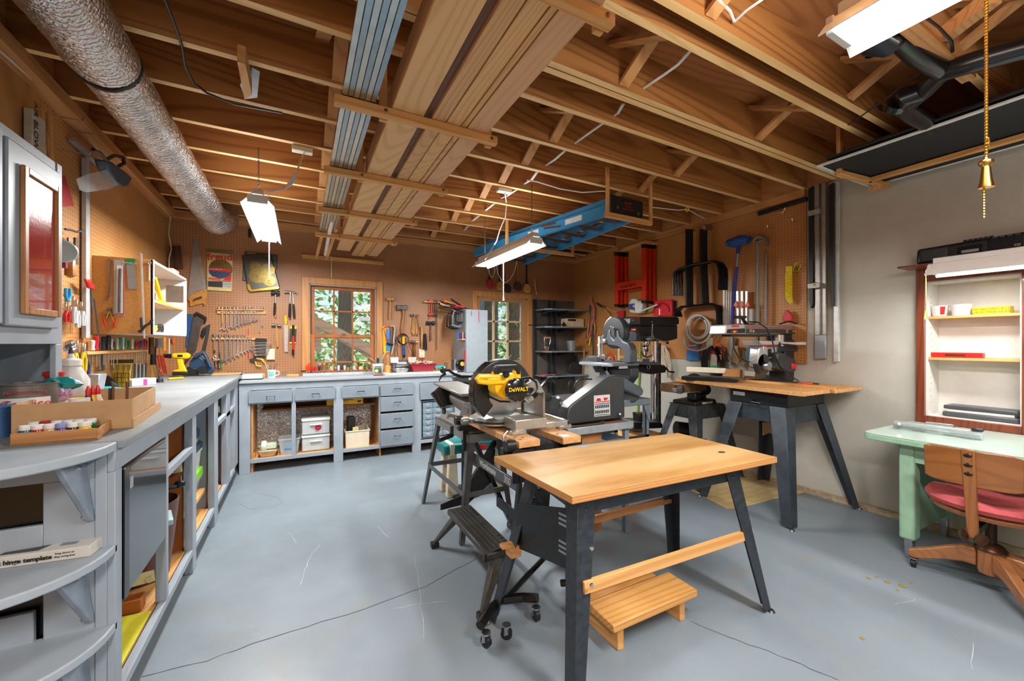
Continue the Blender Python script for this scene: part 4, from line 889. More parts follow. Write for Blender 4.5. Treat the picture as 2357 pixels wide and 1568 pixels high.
O('feed_hub', B().cyl((hub.x, YD-.10, hub.z),(hub.x, YD-.18, hub.z),.028, n=20), STEEL, DP)
for u, v in ((1502,742),(1536,789),(1489,806)):
    s_ = O('feed_handle', B().cyl(hub, at(u, v, Y=YD-.20),.006, n=8), STEEL, DP); O('handle_ball', B().ball(at(u, v, Y=YD-.20),.017,10), BLACKG, s_)
O('clamp_part', B().tube([at(u, v, Y=YD-.2) for u, v in ((1475,808),(1480,818),(1490,823),(1500,818))],.009,6).cb(at(1483,829, Y=YD-.2),(.10,.05,.03)), pm('#6b5a4c',.5,.5,.3,40), DP)
DB = T('small_bench', 'small pine box bench under the drill press', 'bench')
z_ = zb_-.008; xa, xb = at(1453,985, Y=YD-.2).x, at(1526,985, Y=YD-.2).x
O('bench_top', B().box(xa, YD-.22, z_-.03, xb, YD+.18, z_-.001), PINEx, DB,.002)
for x in (xa, xb-.02): O('side_panel', B().box(x, YD-.21,0, x+.02, YD+.17, z_-.03), PINEz, DB,.002)
O('front_apron', B().box(xa+.02, YD-.215, z_-.07, xb-.02, YD-.20, z_-.03), PINEx, DB)
# ---- disc and belt sander on its stand
SS = T('machine_stand', 'short dark steel stand with splayed legs under the belt sander', 'stand')
stand(SS,[(3.27,2.50),(3.70,2.50),(3.68,2.84),(3.28,2.80)],[(3.13,2.36),(3.88,2.42),(3.88,2.98),(3.13,2.97)],.727,.12,.10,.05, pm('#4a5055',.45,.35,.3,30))
O('top_plate', B().box(3.275,2.505,.7275,3.685,2.815,.733), pm('#58564e',.5,.3,.3,20), SS)
SD = T('belt_sander', 'bench belt and disc sander with a steel roller, low under the particle-board table', 'sander')
O('sander_base', B().hexa([(3.30,2.53,.7335),(3.62,2.53,.7335),(3.62,2.79,.7335),(3.30,2.79,.7335)],[(3.30,2.53,.765),(3.6,2.53,.78),(3.6,2.79,.78),(3.30,2.79,.765)]), pm('#33322f',.5,.3,.2), SD,.008, seg=2)
O('base_label', B().box(3.40,2.5275,.742,3.55,2.5295,.762), pm('#c9bfb5',.5), SD)
ra, rb_ = at(1532,893, Y=2.86), at(1566,897, Y=2.60)
O('drive_roller', B().cyl(ra, rb_,.042, n=28), CHROME, SD)
O('sanding_belt', B().prism([rb_+Vector((0,0,.04)), rb_+Vector((.45,.02,.04)), rb_+Vector((.45,.02,-.035)), rb_+Vector((0,0,-.035))],(-.03,.22,0)), pm('#7a5b3c',.8,0,.2,30), SD,.004)
O('platen', B().box(rb_.x-.02, rb_.y+.02, rb_.z+.0415, rb_.x+.42, rb_.y+.22, rb_.z+.045), pm('#b98f6e',.8,0,.1), SD)
O('pivot_block', B().box(3.33,2.55,.78,3.40,2.62,.85).box(3.42,2.6,.78,3.56,2.72,.83), BLACK, SD,.006)
O('work_disc', B().cyl(at(1598,880, Y=3.0), at(1598,880, Y=3.02),.10, n=30), pm('#2a2826',.6), SD)
O('motor', B().cyl((3.58,2.62,.86),(3.66,2.78,.86),.05, n=18), BLACK, SD)
O('motor', B().cyl((3.42,2.85,.45),(3.62,2.75,.42),.075, n=20), pm('#211c18',.4,.4,.2), label='dark electric motor standing behind the legs of the sander stand', cat='motor')
TOP[-1].name = 'electric_motor'
O('motor_crate', B().box(3.38,2.68,0,3.68,2.92,.345), pm('#5b5f63',.5,0,.2), label='dark box under the electric motor behind the sander stand', cat='box')
# ---- floor mat
q = [at(1590,1128, Z=0), at(1672,1172, Z=0), at(1700,1170, Z=0), at(1780,1150, Z=0), at(1866,1130, Z=0), at(1850,1122, Z=0), at(1700,1080, Z=0), at(1630,1070, Z=0)]
q = [Vector((min(p.x,3.96), p.y,.001)) for p in q]
m, nt, bs = base('vinyl_mat'); v = coords(nt); br = N(nt, 'TexBrick'); br.inputs['Scale'].default_value = 3.2; br.inputs['Color1'].default_value = lin('#c4ab78'); br.inputs['Color2'].default_value = lin('#b59b68'); br.inputs['Mortar'].default_value = lin('#97804f'); nt.links.new(v, br.inputs['Vector']); br.inputs['Mortar Size'].default_value = .02
nt.links.new(mixc(nt, math_(nt, 'MULTIPLY', noise(nt, v,5,5),.7), br.outputs[0], lin('#d5c291')), bs.inputs['Base Color']); bs.inputs['Roughness'].default_value = .5
O('floor_mat', B().prism(q,(0,0,.004)), m, label='worn tan patterned vinyl offcut on the floor under the saw stands', cat='mat')
# ---- radial arm saw
RA = T('saw_stand', 'tall dark steel stand with wide splayed legs by the block wall', 'stand')
stand(RA,[(3.26,1.713),(3.80,1.69),(3.80,2.15),(3.26,2.17)],[(3.075,1.575),(3.955,1.525),(3.955,2.29),(3.07,2.31)],.835,.13,.12,.07, pm('#3b434b',.4,.35,.25,14),.005)
O('cabinet_box', B().box(3.265,1.70,.836,3.80,2.16,.952), pm('#1e2124',.4,.3), RA,.004)
O('height_crank', B().cyl((3.262,1.95,.86),(3.21,1.95,.855),.012, n=10).cyl((3.215,1.95,.856),(3.215,1.87,.852),.007, n=8), BLACK, RA)
O('name_plate', B().box(3.262,2.03,.89,3.2645,2.13,.92), pm('#b9bcbf',.4,.3), RA)
RT = T('saw_table', 'particle-board worktop over the tall saw stand by the wall', 'worktop')
q = [(3.11,1.52),(3.95,1.54),(3.985,2.72),(3.25,2.72)]
O('board_top', quadbox(B(),[(3.11,1.52),(3.50,1.53),(3.58,2.72),(3.25,2.72)],.953,.982), PART, RT,.002)
O('rear_board', quadbox(B(),[(3.505,1.50),(3.97,1.52),(3.97,2.72),(3.585,2.72)],.953,.980), PART, RT,.002)
O('fence_strip', B().beam((3.51,1.50,.99),(3.58,2.68,.99),.015,.02), PINEy, RT)
RS = T('radial_arm_saw', 'silver and black radial arm saw on the particle-board worktop by the wall', 'saw')
YR = 2.05; PR = {'Y': YR}
O('column', B().box(3.80,2.0,.984,3.95,2.14,1.36), pm('#26282b',.35,.3), RS,.01, seg=2); O('chrome_column', B().cyl((3.74,2.02,1.30),(3.74,2.02,1.40),.04, n=20), CHROME, RS)
arm = O('arm', B().pp({'Y': YR-.03},[(1672,770),(1678,747),(1716,747),(1846,750),(1851,757),(1851,768),(1718,769)],.13), pm('#8d867b',.4,.3,.06), RS,.006)
O('arm_end', B().pp({'Y': YR-.04},[(1670,769),(1674,748),(1714,746),(1717,769)],.15), pm('#a9abac',.35,.1), RS,.008, seg=2)
O('control_panel', B().pp({'Y': YR-.043},[(1673,767),(1675,758),(1715,756),(1715,767)],.004), BLACK, RS); O('switch', B().pp({'Y': YR-.06},[(1686,761),(1698,761),(1698,766),(1686,766)],.02), RED, RS,.002); O('switch_key', B().ball(at(1690,763.5, Y=YR-.062),.011,8), YEL, RS)
b = B().pp({'Y': YR-.0435},[(1685,749.5),(1701,749),(1701,753),(1685,753)],.001).pp({'Y': YR-.034},[(1718,752),(1845,755),(1845,756.6),(1718,754)],.001); O('red_stripe', b, RED, RS)
O('scale_strip', B().pp({'Y': YR-.034},[(1718,757),(1809,758),(1809,767),(1718,767)],.001).pp({'Y': YR-.034},[(1816,759),(1846,759),(1846,767),(1816,767)],.001), pm('#35302b',.5), RS)
text('10 in', {'Y': YR-.034},1730,762,.038, pm('#d8cfbf',.4), RS, off=.002); text('RADIAL SAW', {'Y': YR-.034},1831,763,.018, pm('#d8cfbf',.4), RS, off=.002)
text('RADIAL SAW', {'Y': YR-.074},1775,798.5,.022, BLACK, RS, off=.002)
O('arm_rail', B().pp({'Y': YR-.01},[(1682,770),(1850,770),(1850,783),(1788,784),(1786,775),(1682,775)],.08), pm('#2b2d2d',.4,.3), RS,.004)
O('crank_handle', B().tube([at(1720,748, Y=YR+.02), at(1712,738, Y=YR+.02), at(1708,731, Y=YR+.02)],.014,8).pp({'Y': YR-.02},[(1696,730),(1699,727),(1718,727),(1721,730),(1718,733),(1698,733)],.05), BLACK, RS,.004)
O('yoke', B().pp({'Y': YR-.07},[(1749,785),(1795,785),(1791,796),(1755,796)],.16), pm('#b5b6b6',.35,.2), RS,.004); O('yoke_stripe', B().pp({'Y': YR-.072},[(1752,793.5),(1791,793.5),(1791,796),(1753,796)],.001), RED, RS)
O('yoke_body', B().pp({'Y': YR-.05},[(1757,796),(1792,796),(1792,825),(1757,826)],.12), pm('#c2c4c5',.3,.6), RS,.008, seg=2)
O('yoke_slots', B().pp({'Y': YR-.053},[(1768,803),(1776,803),(1776,822),(1768,822)],.003), BLACK, RS)
O('blade_housing', B().pp({'Y': YR-.12},[(1747,802),(1750,798),(1758,799),(1760,832),(1768,836),(1770,842),(1765,848),(1755,849),(1746,844),(1744,835)],.08), pm('#c3c5c6',.25,.8), RS,.012, seg=3)
dc = at(1760,842, Y=YR-.13)
O('bevel_scale', B().cyl((dc.x+.01, YR-.12, dc.z+.01),(dc.x+.01, YR-.08, dc.z+.01),.085, n=28), pm('#2b2c2d',.35,.2), RS); O('bevel_knob', B().cyl((dc.x, YR-.17, dc.z),(dc.x, YR-.12, dc.z),.034, n=20), STEEL, RS)
O('motor_housing', B().pp({'Y': YR-.06},[(1791,796),(1797,785),(1830,785),(1838,800),(1838,808),(1791,812)],.18), pm('#2e3234',.38,.2), RS,.01, seg=2)
O('motor', B().pp({'Y': YR-.10},[(1790,812),(1800,811),(1830,825),(1834,832),(1833,855),(1818,858),(1790,850)],.24), pm('#35393a',.38,.2), RS,.012, seg=2)
O('rear_arm_cap', B().pp({'Y': YR-.03},[(1842,749),(1856,751),(1858,770),(1852,784),(1830,784),(1830,771),(1845,770)],.14), pm('#2c2f2e',.4,.2), RS,.006)
O('stop_button', B().pp({'Y': YR-.105},[(1823,837),(1834,837),(1834,849),(1823,849)],.01), RED, RS,.003)
O('yoke_lever', B().tube([at(1797,789, Y=YR-.12), at(1830,791, Y=YR-.14), at(1852,791, Y=YR-.15)],[.006,.012,.016],8), pm('#b9aca6',.4), RS)
O('blade_guard', B().pp({'Y': YR-.02},[(1750,846),(1786,848),(1786,853),(1772,854),(1762,855),(1754,851)],.02), STEEL, RS)
O('power_cord', B().tube([at(u, v, Y=y) for u, v, y in ((1724,741,2.06),(1745,742,1.98),(1765,756,1.95),(1778,785,1.92),(1785,820,1.90),(1795,845,1.85),(1818,865,1.75),(1840,878,1.70))],.006,6), BLACK, RS)
O('power_cord', B().tube([at(u, v, Y=2.0) for u, v in ((1688,776),(1688,800),(1700,822),(1722,833),(1740,828),(1746,818))],.006,6), BLACK, RS)
O('power_cord', B().tube([at(u, v, Y=2.0) for u, v in ((1795,746),(1815,740),(1838,746),(1850,758),(1857,770))],.007,6), BLACK, RS)
O('duct_elbow', B().tube([(3.42,2.35,1.16),(3.44,2.36,1.10),(3.44,2.38,1.05),(3.38,2.42,1.03)],.035,12), BLACKG, RS)
# things lying on that table
CT = T('mitre_box', 'cream and black mitre fence assembly on the particle-board worktop', 'tool')
O('cream_bar', B().beam((3.30,2.62,1.075),(3.42,2.30,1.075),.05,.05), CREAM, CT,.006); O('tray', B().beam((3.22,2.60,1.0),(3.40,2.18,1.0),.12,.034), pm('#1b1c1e',.4,.3,.2), CT,.004)
O('sliding_bar', B().beam((3.26,2.45,1.022),(3.38,2.10,1.022),.03,.02), STEELD, CT)
O('red_sheet', B().prism([at(1705,877, Z=.983), at(1730,879, Z=.983), at(1745,876, Z=.983), at(1718,873, Z=.983)],(0,0,.002)), RED, label='red and white printed sheet flat on the particle-board worktop', cat='sheet')
O('orange_saw', B().prism([at(u, v, Z=.984) for u, v in ((1832,887),(1836,884),(1850,883),(1862,882),(1872,883),(1870,886),(1850,887),(1840,889))],(0,0,.012)), ORANGE, label='orange plastic tool lying near the corner of the particle-board worktop', cat='handle', bev=.002)
O('steel_rule', B().beam(at(1745,874, Z=.99), at(1885,884, Z=.99),.012,.01), BLACK, label='long thin black bar lying across the particle-board worktop', cat='bar')
TOP[-2].name = 'orange_tool'; TOP[-1].name = 'metal_bar'
b = B().pp({'Y': 2.25},[(1738,856),(1763,857),(1763,871),(1737,871)],.10); O('small_carton', b, CREAM, label='small cream carton standing behind the radial saw motor', cat='box', bev=.002)
b = B().box(3.62,2.3,.984,3.66,2.52,1.08); O('wood_offcut', b, HANDLEW, label='brown wood offcut standing behind the radial saw', cat='wood')
"""cardboard flap hanging below the stand"""
O('cardboard_flap', B().pp({'Y': 2.1},[(1756,972),(1782,974),(1784,1004),(1772,996),(1757,1003)],.004), CARD, label='torn brown cardboard flap hanging under the tall saw stand', cat='cardboard')
# ================================================================ RIGHT SIDE: DESK, CHAIR, BUILT-IN SHELVES
DK = T('desk', 'pale green steel desk with a glass-covered top against the block wall', 'desk')
GRN = pm('#8fb59a',.4,.1,.08); GRT = pm('#b3c8bd',.15,.1,.05,6)
dxf, dz = 3.20,.755
pts = [(dxf,-1.0),(dxf,1.17)]+[(dxf+.06-.06*math.cos(math.pi/2*k/6),1.17+.06*math.sin(math.pi/2*k/6)) for k in range(1,7)]+[(3.965,1.23),(3.965,-1.0)]
O('desk_top', B().prism([(x, y, dz-.04) for x, y in pts],(0,0,.036)), GRN, DK,.006, seg=2)
O('glass_cover', B().prism([(x+.004 if x < 3.5 else x, y-.004, dz-.0035) for x, y in pts],(0,0,.006)), GRT, DK,.002)
O('front_rail', B().box(3.30,-.8,.60,3.325,1.02, dz-.04), GRN, DK,.003)
O('side_panel', B().box(3.385,1.03,.14,3.93,1.05, dz-.04), GRN, DK,.003)
O('corner_post', B().box(3.29,1.0,.12,3.385,1.075, dz-.04), GRN, DK,.015, seg=3)
O('rear_post', B().box(3.90,1.0,.12,3.95,1.075, dz-.04), GRN, DK,.01, seg=2)
O('drawer_unit', B().box(3.33,-.9,.14,3.93,-.45, dz-.04), GRN, DK,.01)
O('modesty_panel', B().box(3.90,-.45,.25,3.91,1.0, dz-.04), pm('#6b8c74',.5), DK)
for x, y in ((3.315,1.015),(3.905,1.02),(3.35,-.85),(3.88,-.85)): O('leg', B().hexa([(x+.005, y+.005,.0),(x+.04, y+.005,0),(x+.04, y+.04,0),(x+.005, y+.04,0)],[(x, y,.13),(x+.045, y,.13),(x+.045, y+.045,.13),(x, y+.045,.13)]), STEEL, DK,.004)
# stapler, ruler, etc. on the desk
SK = T('long_stapler', 'long-arm grey stapler lying on the green desk', 'stapler')
O('stapler_base', B().beam(at(2058,979, Z=.772), at(2262,1008, Z=.772),.035,.014), pm('#b7c3c8',.3,.5), SK,.003); O('stapler_arm', B().beam(at(2058,972, Z=.80), at(2262,998, Z=.80),.028,.02), pm('#c3ced3',.3,.5), SK,.004); O('stapler_grip', B().beam(at(2235,988, Z=.82), at(2265,991, Z=.82),.03,.018), BLACK, SK,.006)
O('stapler_stand', B().cyl(at(2070,978, Z=.765), at(2070,976, Z=.80),.01, n=8), STEEL, SK)
O('steel_handle', B().tube([at(2130,982, Z=.766), at(2132,972, Z=.78), at(2195,979, Z=.78), at(2197,988, Z=.766)],.005,6), STEEL, label='thin steel strip bent like a handle behind the stapler', cat='strip'); TOP[-1].name = 'metal_strip'
O('hole_punch', B().box(3.42,.42,.759,3.50,.46,.785), STEELD, label='small metal clamp on the desk to the right of the stapler', cat='clamp', bev=.003); TOP[-1].name = 'metal_clamp'
# swivel chair
CH = T('swivel_chair', 'old wooden swivel chair with a red cushion at the green desk', 'chair')
OAK = wood('#8f5a2b', '#7c4a22', 'y',14,.35,0,.4); OAKz = wood('#8f5a2b', '#7c4a22', 'z',14,.35,0,.4); OAKx = wood('#96633a', '#825130', 'x',14,.4,0,.3)
sx, sy = 3.33,.70
def curved_back():
    b = B(); n = 12; vs = []; H0, H1 = .595,.785
    A, C = Vector((3.045,.885)), Vector((3.06,.54))
    pts = []
    for i in range(n+1):
        t_ = i/n; p = A.lerp(C, t_); bow = -.035*math.sin(math.pi*t_)
        e = abs(t_-.5)*2; zt = H1-.014*max(0, e-.8)*5; zb = H0+.014*max(0, e-.8)*5
        pts.append((p.x+bow, p.y, zb, zt))
    for x, y, zb, zt in pts: vs += [(x, y, zb),(x-.02, y, zt),(x+.018, y, zb),(x-.002, y, zt)]
    fs = []
    for i in range(n):
        a, c2 = i*4, i*4+4; fs += [(a, c2, c2+1, a+1),(a+2, a+3, c2+3, c2+2),(a+1, c2+1, c2+3, a+3),(a, a+2, c2+2, c2)]
    fs += [(0,1,3,2),(n*4, n*4+2, n*4+3, n*4+1)]
    return b.add(vs, fs)
O('backrest', curved_back(), OAK, CH,.006, seg=2)
O('back_post', B().hexa([(3.035,.685,.33),(3.035,.725,.33),(3.06,.725,.33),(3.06,.685,.33)],[(2.985,.685,.79),(2.985,.735,.79),(3.01,.735,.79),(3.01,.685,.79)]), OAKz, CH,.006, seg=2)
for z in (.76,.71,.665): O('back_bolt', B().ball((2.985+.05*(.79-z)/.46,.71, z),.013,10,(.5,1.3,.9)), pm('#3d3129',.35,.8), CH)
n = 22
def loop(r, z, sq=.82): return [(sx-.02+r*math.cos(a), sy+r*1.04*math.sin(a), z) for a in [2*math.pi*k/n for k in range(n)]]
b = B(); L = [loop(.17,.40), loop(.215,.412), loop(.225,.43), loop(.21,.44)]
vs = [p for l in L for p in l]; fs = [tuple(range(n-1,-1,-1)), tuple(3*n+i for i in range(n))]
for k in range(3): fs += [(k*n+i, k*n+(i+1) % n,(k+1)*n+(i+1) % n,(k+1)*n+i) for i in range(n)]
O('seat', b.add(vs, fs), OAKx, CH)
b = B(); L = []
for r, z in ((.18,.4405),(.225,.45),(.24,.475),(.22,.50),(.15,.505),(.07,.492),(.015,.482)):
    L.append([(sx-.03+r*math.cos(a), sy+r*1.05*math.sin(a), z+(.010*math.sin(5*a) if r > .1 and z > .48 else 0)) for a in [2*math.pi*k/n for k in range(n)]])
vs = [p for l in L for p in l]; fs = [tuple(range(n-1,-1,-1)), tuple((len(L)-1)*n+i for i in range(n))]
for k in range(len(L)-1): fs += [(k*n+i, k*n+(i+1) % n,(k+1)*n+(i+1) % n,(k+1)*n+i) for i in range(n)]
O('seat_cushion', b.add(vs, fs), pm('#ab4a4c',.85,0,.08,30,.3), CH)
hx, hy = 3.26,.69
O('tilt_iron', B().beam((3.045,.705,.36),(3.30,.70,.385),.03,.03).cyl((hx, hy,.25),(hx, hy,.40),.022, n=14), pm('#3a2b21',.35,.9), CH)
for y in (.76,.655): O('tension_knob', B().lathe([(.008,0),(.008,.02),(.026,.035),(.03,.045),(.0,.05)],(3.06,.705,.34),(-.4,(y-.705)*9,-.05),16), pm('#6b4a37',.3,.9), CH)
O('hub_cap', B().lathe([(.062,0),(.062,.008),(.045,.03),(.02,.042),(0,.043)],(hx, hy,.225)), pm('#5c3f2e',.3,.9), CH)
O('hub_block', B().lathe([(.05,.10),(.055,.12),(.055,.225),(0,.225)],(hx, hy,0), n=8), OAKz, CH)
for ang in (98,218,338,33):
    a = math.radians(ang); 
    if ang == 33: a = math.radians(278)
    d = Vector((math.cos(a), math.sin(a),0)); s_ = Vector((-d.y, d.x,0))*.022; h0 = Vector((hx, hy,0)); b = B(); V = []
    prof = [(.05,.125,.215),(.10,.125,.215),(.16,.11,.185),(.22,.085,.15),(.29,.06,.115),(.315,.065,.105)]
    for r, zl, zh in prof:
        for sg in (-1,1): V += [h0+d*r+s_*sg+Vector((0,0, zl)), h0+d*r+s_*sg+Vector((0,0, zh))]
    f = []
    for k in range(len(prof)-1):
        p, q2 = k*4, k*4+4; f += [(p, p+1, q2+1, q2),(p+2, q2+2, q2+3, p+3),(p+1, p+3, q2+3, q2+1),(p, q2, q2+2, p+2)]
    f += [(0,2,3,1),(len(V)-4, len(V)-3, len(V)-1, len(V)-2)]
    lg = O('leg', b.add(V, f), OAKx, CH,.006, seg=2)
    e = h0+d*.295; caster(lg, e.x, e.y,.023, a)
# built-in shelves in the wall
BI = T('wall_shelves', 'built-in shelf unit with a reddish wood frame and white inside, above the desk', 'shelf')
PS = {'X': RW-.03}; z0b, z1b, ya, ye = .757,1.875,1.20,.60
b = B().box(RW-.03, NY1, z0b, RW-.001, ya, z1b).box(RW-.03, ye, z0b, RW-.001, NY0, z1b).box(RW-.03, NY0, NZ1, RW-.001, NY1, z1b).box(RW-.03, NY0, z0b, RW-.001, NY1, z0b+.05)
O('shelf_frame', b, REDH, BI,.002)
WH2 = pm('#dedbd4',.5,0,.03)
b = B().box(RW+.20, NY0+.001, NZ0+.001, RW+.21, NY1-.001, NZ1-.001).box(RW-.0, NY1-.012, NZ0+.001, RW+.2, NY1-.001, NZ1-.001).box(RW-.0, NY0+.001, NZ0+.001, RW+.2, NY0+.012, NZ1-.001).box(RW, NY0+.012, NZ0+.001, RW+.2, NY1-.012, NZ0+.013).box(RW, NY0+.012, NZ1-.013, RW+.2, NY1-.012, NZ1-.001)
O('shelf_carcass', b, WH2, BI)
b = B()
for k in range(18): b.cyl((RW+.05, NY1-.0125,.9+k*.045),(RW+.05, NY1-.0135,.9+k*.045),.003, n=6)
O('peg_holes', b, BLACK, BI)
ZS = [at(2200,726, X=RW).z, at(2200,824, X=RW).z]
for z in ZS: O('shelf_board', B().box(RW-.0, NY0+.013, z-.018, RW+.195, NY1-.013, z), PINEy, BI,.001)
LG = O('top_ledge', B().box(RW-.22,.45,1.862, RW-.031,1.24,1.875), REDH, BI,.002)
def tub(name, u, P, zb, r0, r1, h, mats, label, cat, grp=None):
    c = at(u,700, **P); b = B().rings([(Vector((c.x, c.y, zb)), r0),(Vector((c.x, c.y, zb+h)), r1),(Vector((c.x, c.y, zb+h)), r1-.004),(Vector((c.x, c.y, zb+.004)), r0-.004)],(0,0,1),24)
    return O(name, b, mats, label=label, cat=cat, group=grp)
pt_ = T('plastic_tub', 'white tub with a red label at the left of the upper shelf', 'tub')
c = at(2163,700, X=RW+.07); O('tub_body', B().rings([(Vector((c.x, c.y, ZS[0]+.001)),.036),(Vector((c.x, c.y, ZS[0]+.075)),.046)],(0,0,1),24), WHITE, pt_)
O('red_label', B().add([(c.x-.0385*math.cos(a)*k, c.y+.0385*math.sin(a)*k, z) for z, k in ((ZS[0]+.012,1.0),(ZS[0]+.068,1.2)) for a in (-.9,-.6,-.3)],[(0,1,4,3),(1,2,5,4)]), RED, pt_)
tub('plastic_tub',2213, {'X': RW+.07}, ZS[0]+.001,.044,.055,.075, pm('#e3e0da',.4), 'white tub in the middle of the upper shelf', 'tub')
b = B().box(RW+.03,.80, ZS[0]+.001, RW+.11,1.0, ZS[0]+.05)
yb = T('tool_box', 'yellow hole punch set box lying upside down on the upper shelf', 'box'); y0, y1 = at(2324,700, X=RW+.03).y, at(2238,700, X=RW+.03).y
O('yellow_box', B().box(RW+.03, y0, ZS[0]+.001, RW+.13, y1, ZS[0]+.05), pm('#f0d312',.4), yb,.002)
O('lettering', B(), BLACK, yb) if False else None
t1 = text('HOLE PUNCH SET', {'X': RW+.03},2283,700,.02, BLACK, yb, rot=math.pi, off=.001, loc=(RW+.029,(y0+y1)/2, ZS[0]+.016)); t2 = text('FOR SHEET METAL', {'X': RW+.03},2283,700,.02, BLACK, yb, rot=math.pi, loc=(RW+.029,(y0+y1)/2, ZS[0]+.037)) if False else text('FOR SHEET METAL', {'X': RW+.03},2283,700,.019, BLACK, yb, rot=math.pi, loc=(RW+.029,(y0+y1)/2, ZS[0]+.036))
rb = T('pencil_box', 'flat red box with a dark label on the middle shelf', 'box'); y0, y1 = at(2262,800, X=RW+.05).y, at(2140,800, X=RW+.05).y
O('red_box', B().box(RW+.05, y0, ZS[1]+.001, RW+.10, y1, ZS[1]+.035), RED, rb,.002); ym = (y0+y1)/2; O('box_label', B().box(RW+.048, ym-.05, ZS[1]+.011, RW+.0495, ym+.05, ZS[1]+.024), pm('#3a2a12',.4), rb)
pr_ = T('printer', 'dark grey portable scanner with papers on the bottom shelf', 'printer'); y0, y1 = at(2345,960, X=RW+.02).y, at(2168,950, X=RW+.02).y; zb = NZ0+.014
O('machine_base', B().box(RW+.02, y0, zb, RW+.18, y1, zb+.035), pm('#4a4d52',.4), pr_,.01, seg=2); O('machine_lid', B().box(RW+.03, y0+.004, zb+.052, RW+.18, y1-.004, zb+.078), pm('#45484c',.35), pr_,.006, seg=2); O('paper', B().box(RW+.035, y0+.02, zb+.0355, RW+.17, y1-.02, zb+.0515), WHITE, pr_)
# radio
BB = T('boombox', 'long black radio cassette player on top of the built-in shelves', 'radio'); xr = RW-.20
y0, y1 = .50,1.15
O('radio_body', B().hexa([(xr, y0,1.8755),(xr+.13, y0,1.8755),(xr+.13, y1,1.8755),(xr, y1,1.8755)],[(xr+.012, y0,2.0),(xr+.12, y0,2.0),(xr+.12, y1,1.985),(xr+.012, y1,1.985)]), pm('#17181c',.35), BB,.02, seg=3)
for ya_, yb_2 in ((.99,1.13),(.52,.66)): O('speaker_grille', B().box(xr-.004, ya_,1.885, xr+.02, yb_2,1.975), pm('#1c1d22',.6,0,.3,300), BB,.018, seg=3)
O('cassette_door', B().box(xr-.001,.84,1.90, xr+.012,.95,1.955), pm('#0c0d10',.15), BB,.003); O('tape_window', B().box(xr-.003,.855,1.912, xr,.93,1.93), pm('#70716f',.2), BB)
O('tuner_panel', B().box(xr-.002,.68,1.91, xr+.012,.82,1.975), pm('#0e0f13',.2), BB,.002)
text('CD', {'X': xr},0,0,.018, pm('#c9a25a',.3), BB, loc=(xr-.002,.70,1.918)); 
b = B()
for k in range(6): b.box(xr+.015,.80+k*.022,1.988, xr+.035,.816+k*.022,1.999)
O('piano_keys', b, pm('#0d0e10',.3), BB)
for k in range(4): O('button', B().box(xr+.004,.69+k*.03,1.978, xr+.014,.71+k*.03,1.986), pm('#2d3036',.3), BB)
# ================================================================ RIGHT CEILING: screens on a rack, pipes, pull chain
SR = T('screen_rack', 'pine rack under the joists by the right wall holding the window screens', 'rack')
O('rack_arm', B().beam((3.36,1.42,2.532),(4.0-.03,1.36,2.532),.045,.03), PINEx, SR,.002)
O('rack_arm', B().beam((3.72,1.38,2.532),(3.72,-.6,2.532),.04,.03), PINEy, SR,.002)
O('rack_hanger', B().box(3.345,1.40,2.52,3.385,1.425,2.93), PINEz, SR,.002)
O('rack_block', B().box(3.86,1.36,2.50,3.93,1.44,2.516), PINEx, SR)
def screen(x0, x1, y0, y1, z, label, fr='#dfe0dc'):
    t_ = T('window_screen', label, 'screen'); b = B().box(x0, y0, z, x1, y0+.025, z+.012).box(x0, y1-.025, z, x1, y1, z+.012).box(x0, y0+.025, z, x0+.025, y1-.025, z+.012).box(x1-.025, y0+.025, z, x1, y1-.025, z+.012)
    O('screen_frame', b, pm(fr,.35,.2), t_,.002); O('mesh_panel', B().box(x0+.025, y0+.025, z+.004, x1-.025, y1-.025, z+.006), pm('#16181a',.8,0,.2,60), t_)
screen(3.17,3.955,.05,1.47,2.552, 'lower white-framed window screen of the stack by the right wall')
screen(3.17,3.955,-1.2,.03,2.552, 'white-framed window screen nearer the camera on the pine rack'); 
screen(3.15,3.94,-.1,1.40,2.575, 'dark-framed screen lying on top of the white one', '#2a2b2c'); screen(3.19,3.95,-.3,1.30,2.597, 'uppermost dark-framed screen of the stack', '#26282a')
PI = T('waste_pipe', 'black plastic waste pipes with elbows between the joists at the upper right', 'pipe')
BPL = pm('#131416',.25,0,.1)
zp = 2.62
A1, A2, A3 = at(1985,120, Z=2.66), at(2170,165, Z=2.62), at(2400,100, Z=2.60)
O('pipe_run', B().tube([at(2080,245, Z=2.60), at(2130,205, Z=2.61), A2, at(2250,140, Z=2.60), A3, at(2600,40, Z=2.60)],.045,16), BPL, PI)
O('pipe_run', B().tube([at(2062,85, Z=2.68), at(2110,130, Z=2.64), A2],.04,16), BPL, PI)
O('pipe_elbow', B().tube([at(2060,88, Z=2.69), at(2040,102, Z=2.64), at(2015,105, Z=2.64), at(2008,85, Z=2.72)],.05,16), BPL, PI)
O('pipe_elbow', B().tube([at(2120,212, Z=2.61), at(2085,222, Z=2.60), at(2075,240, Z=2.60), at(2100,262, Z=2.60), at(2150,290, Z=2.60)],.048,16), BPL, PI)
O('cleanout_cap', B().cyl(at(2068,236, Z=2.60), at(2060,250, Z=2.585),.05, n=16), BPL, PI)
HP = O('fibre_rope', B().tube([at(u, v, Z=2.66) for u, v in ((1952,288),(1990,262),(2060,212),(2120,168))],.004,6), BLACK, label='thin black cord running from the pine rack up to the waste pipe', cat='cord'); TOP[-1].name = 'thin_rope'
O('hose', B().tube([at(u, v, Z=2.67) for u, v in ((2020,40),(2060,58),(2110,48),(2150,20),(2200,-10))],.012,8), pm('#5a4433',.5), label='brown flexible hose looping above the brightest shop light', cat='hose')
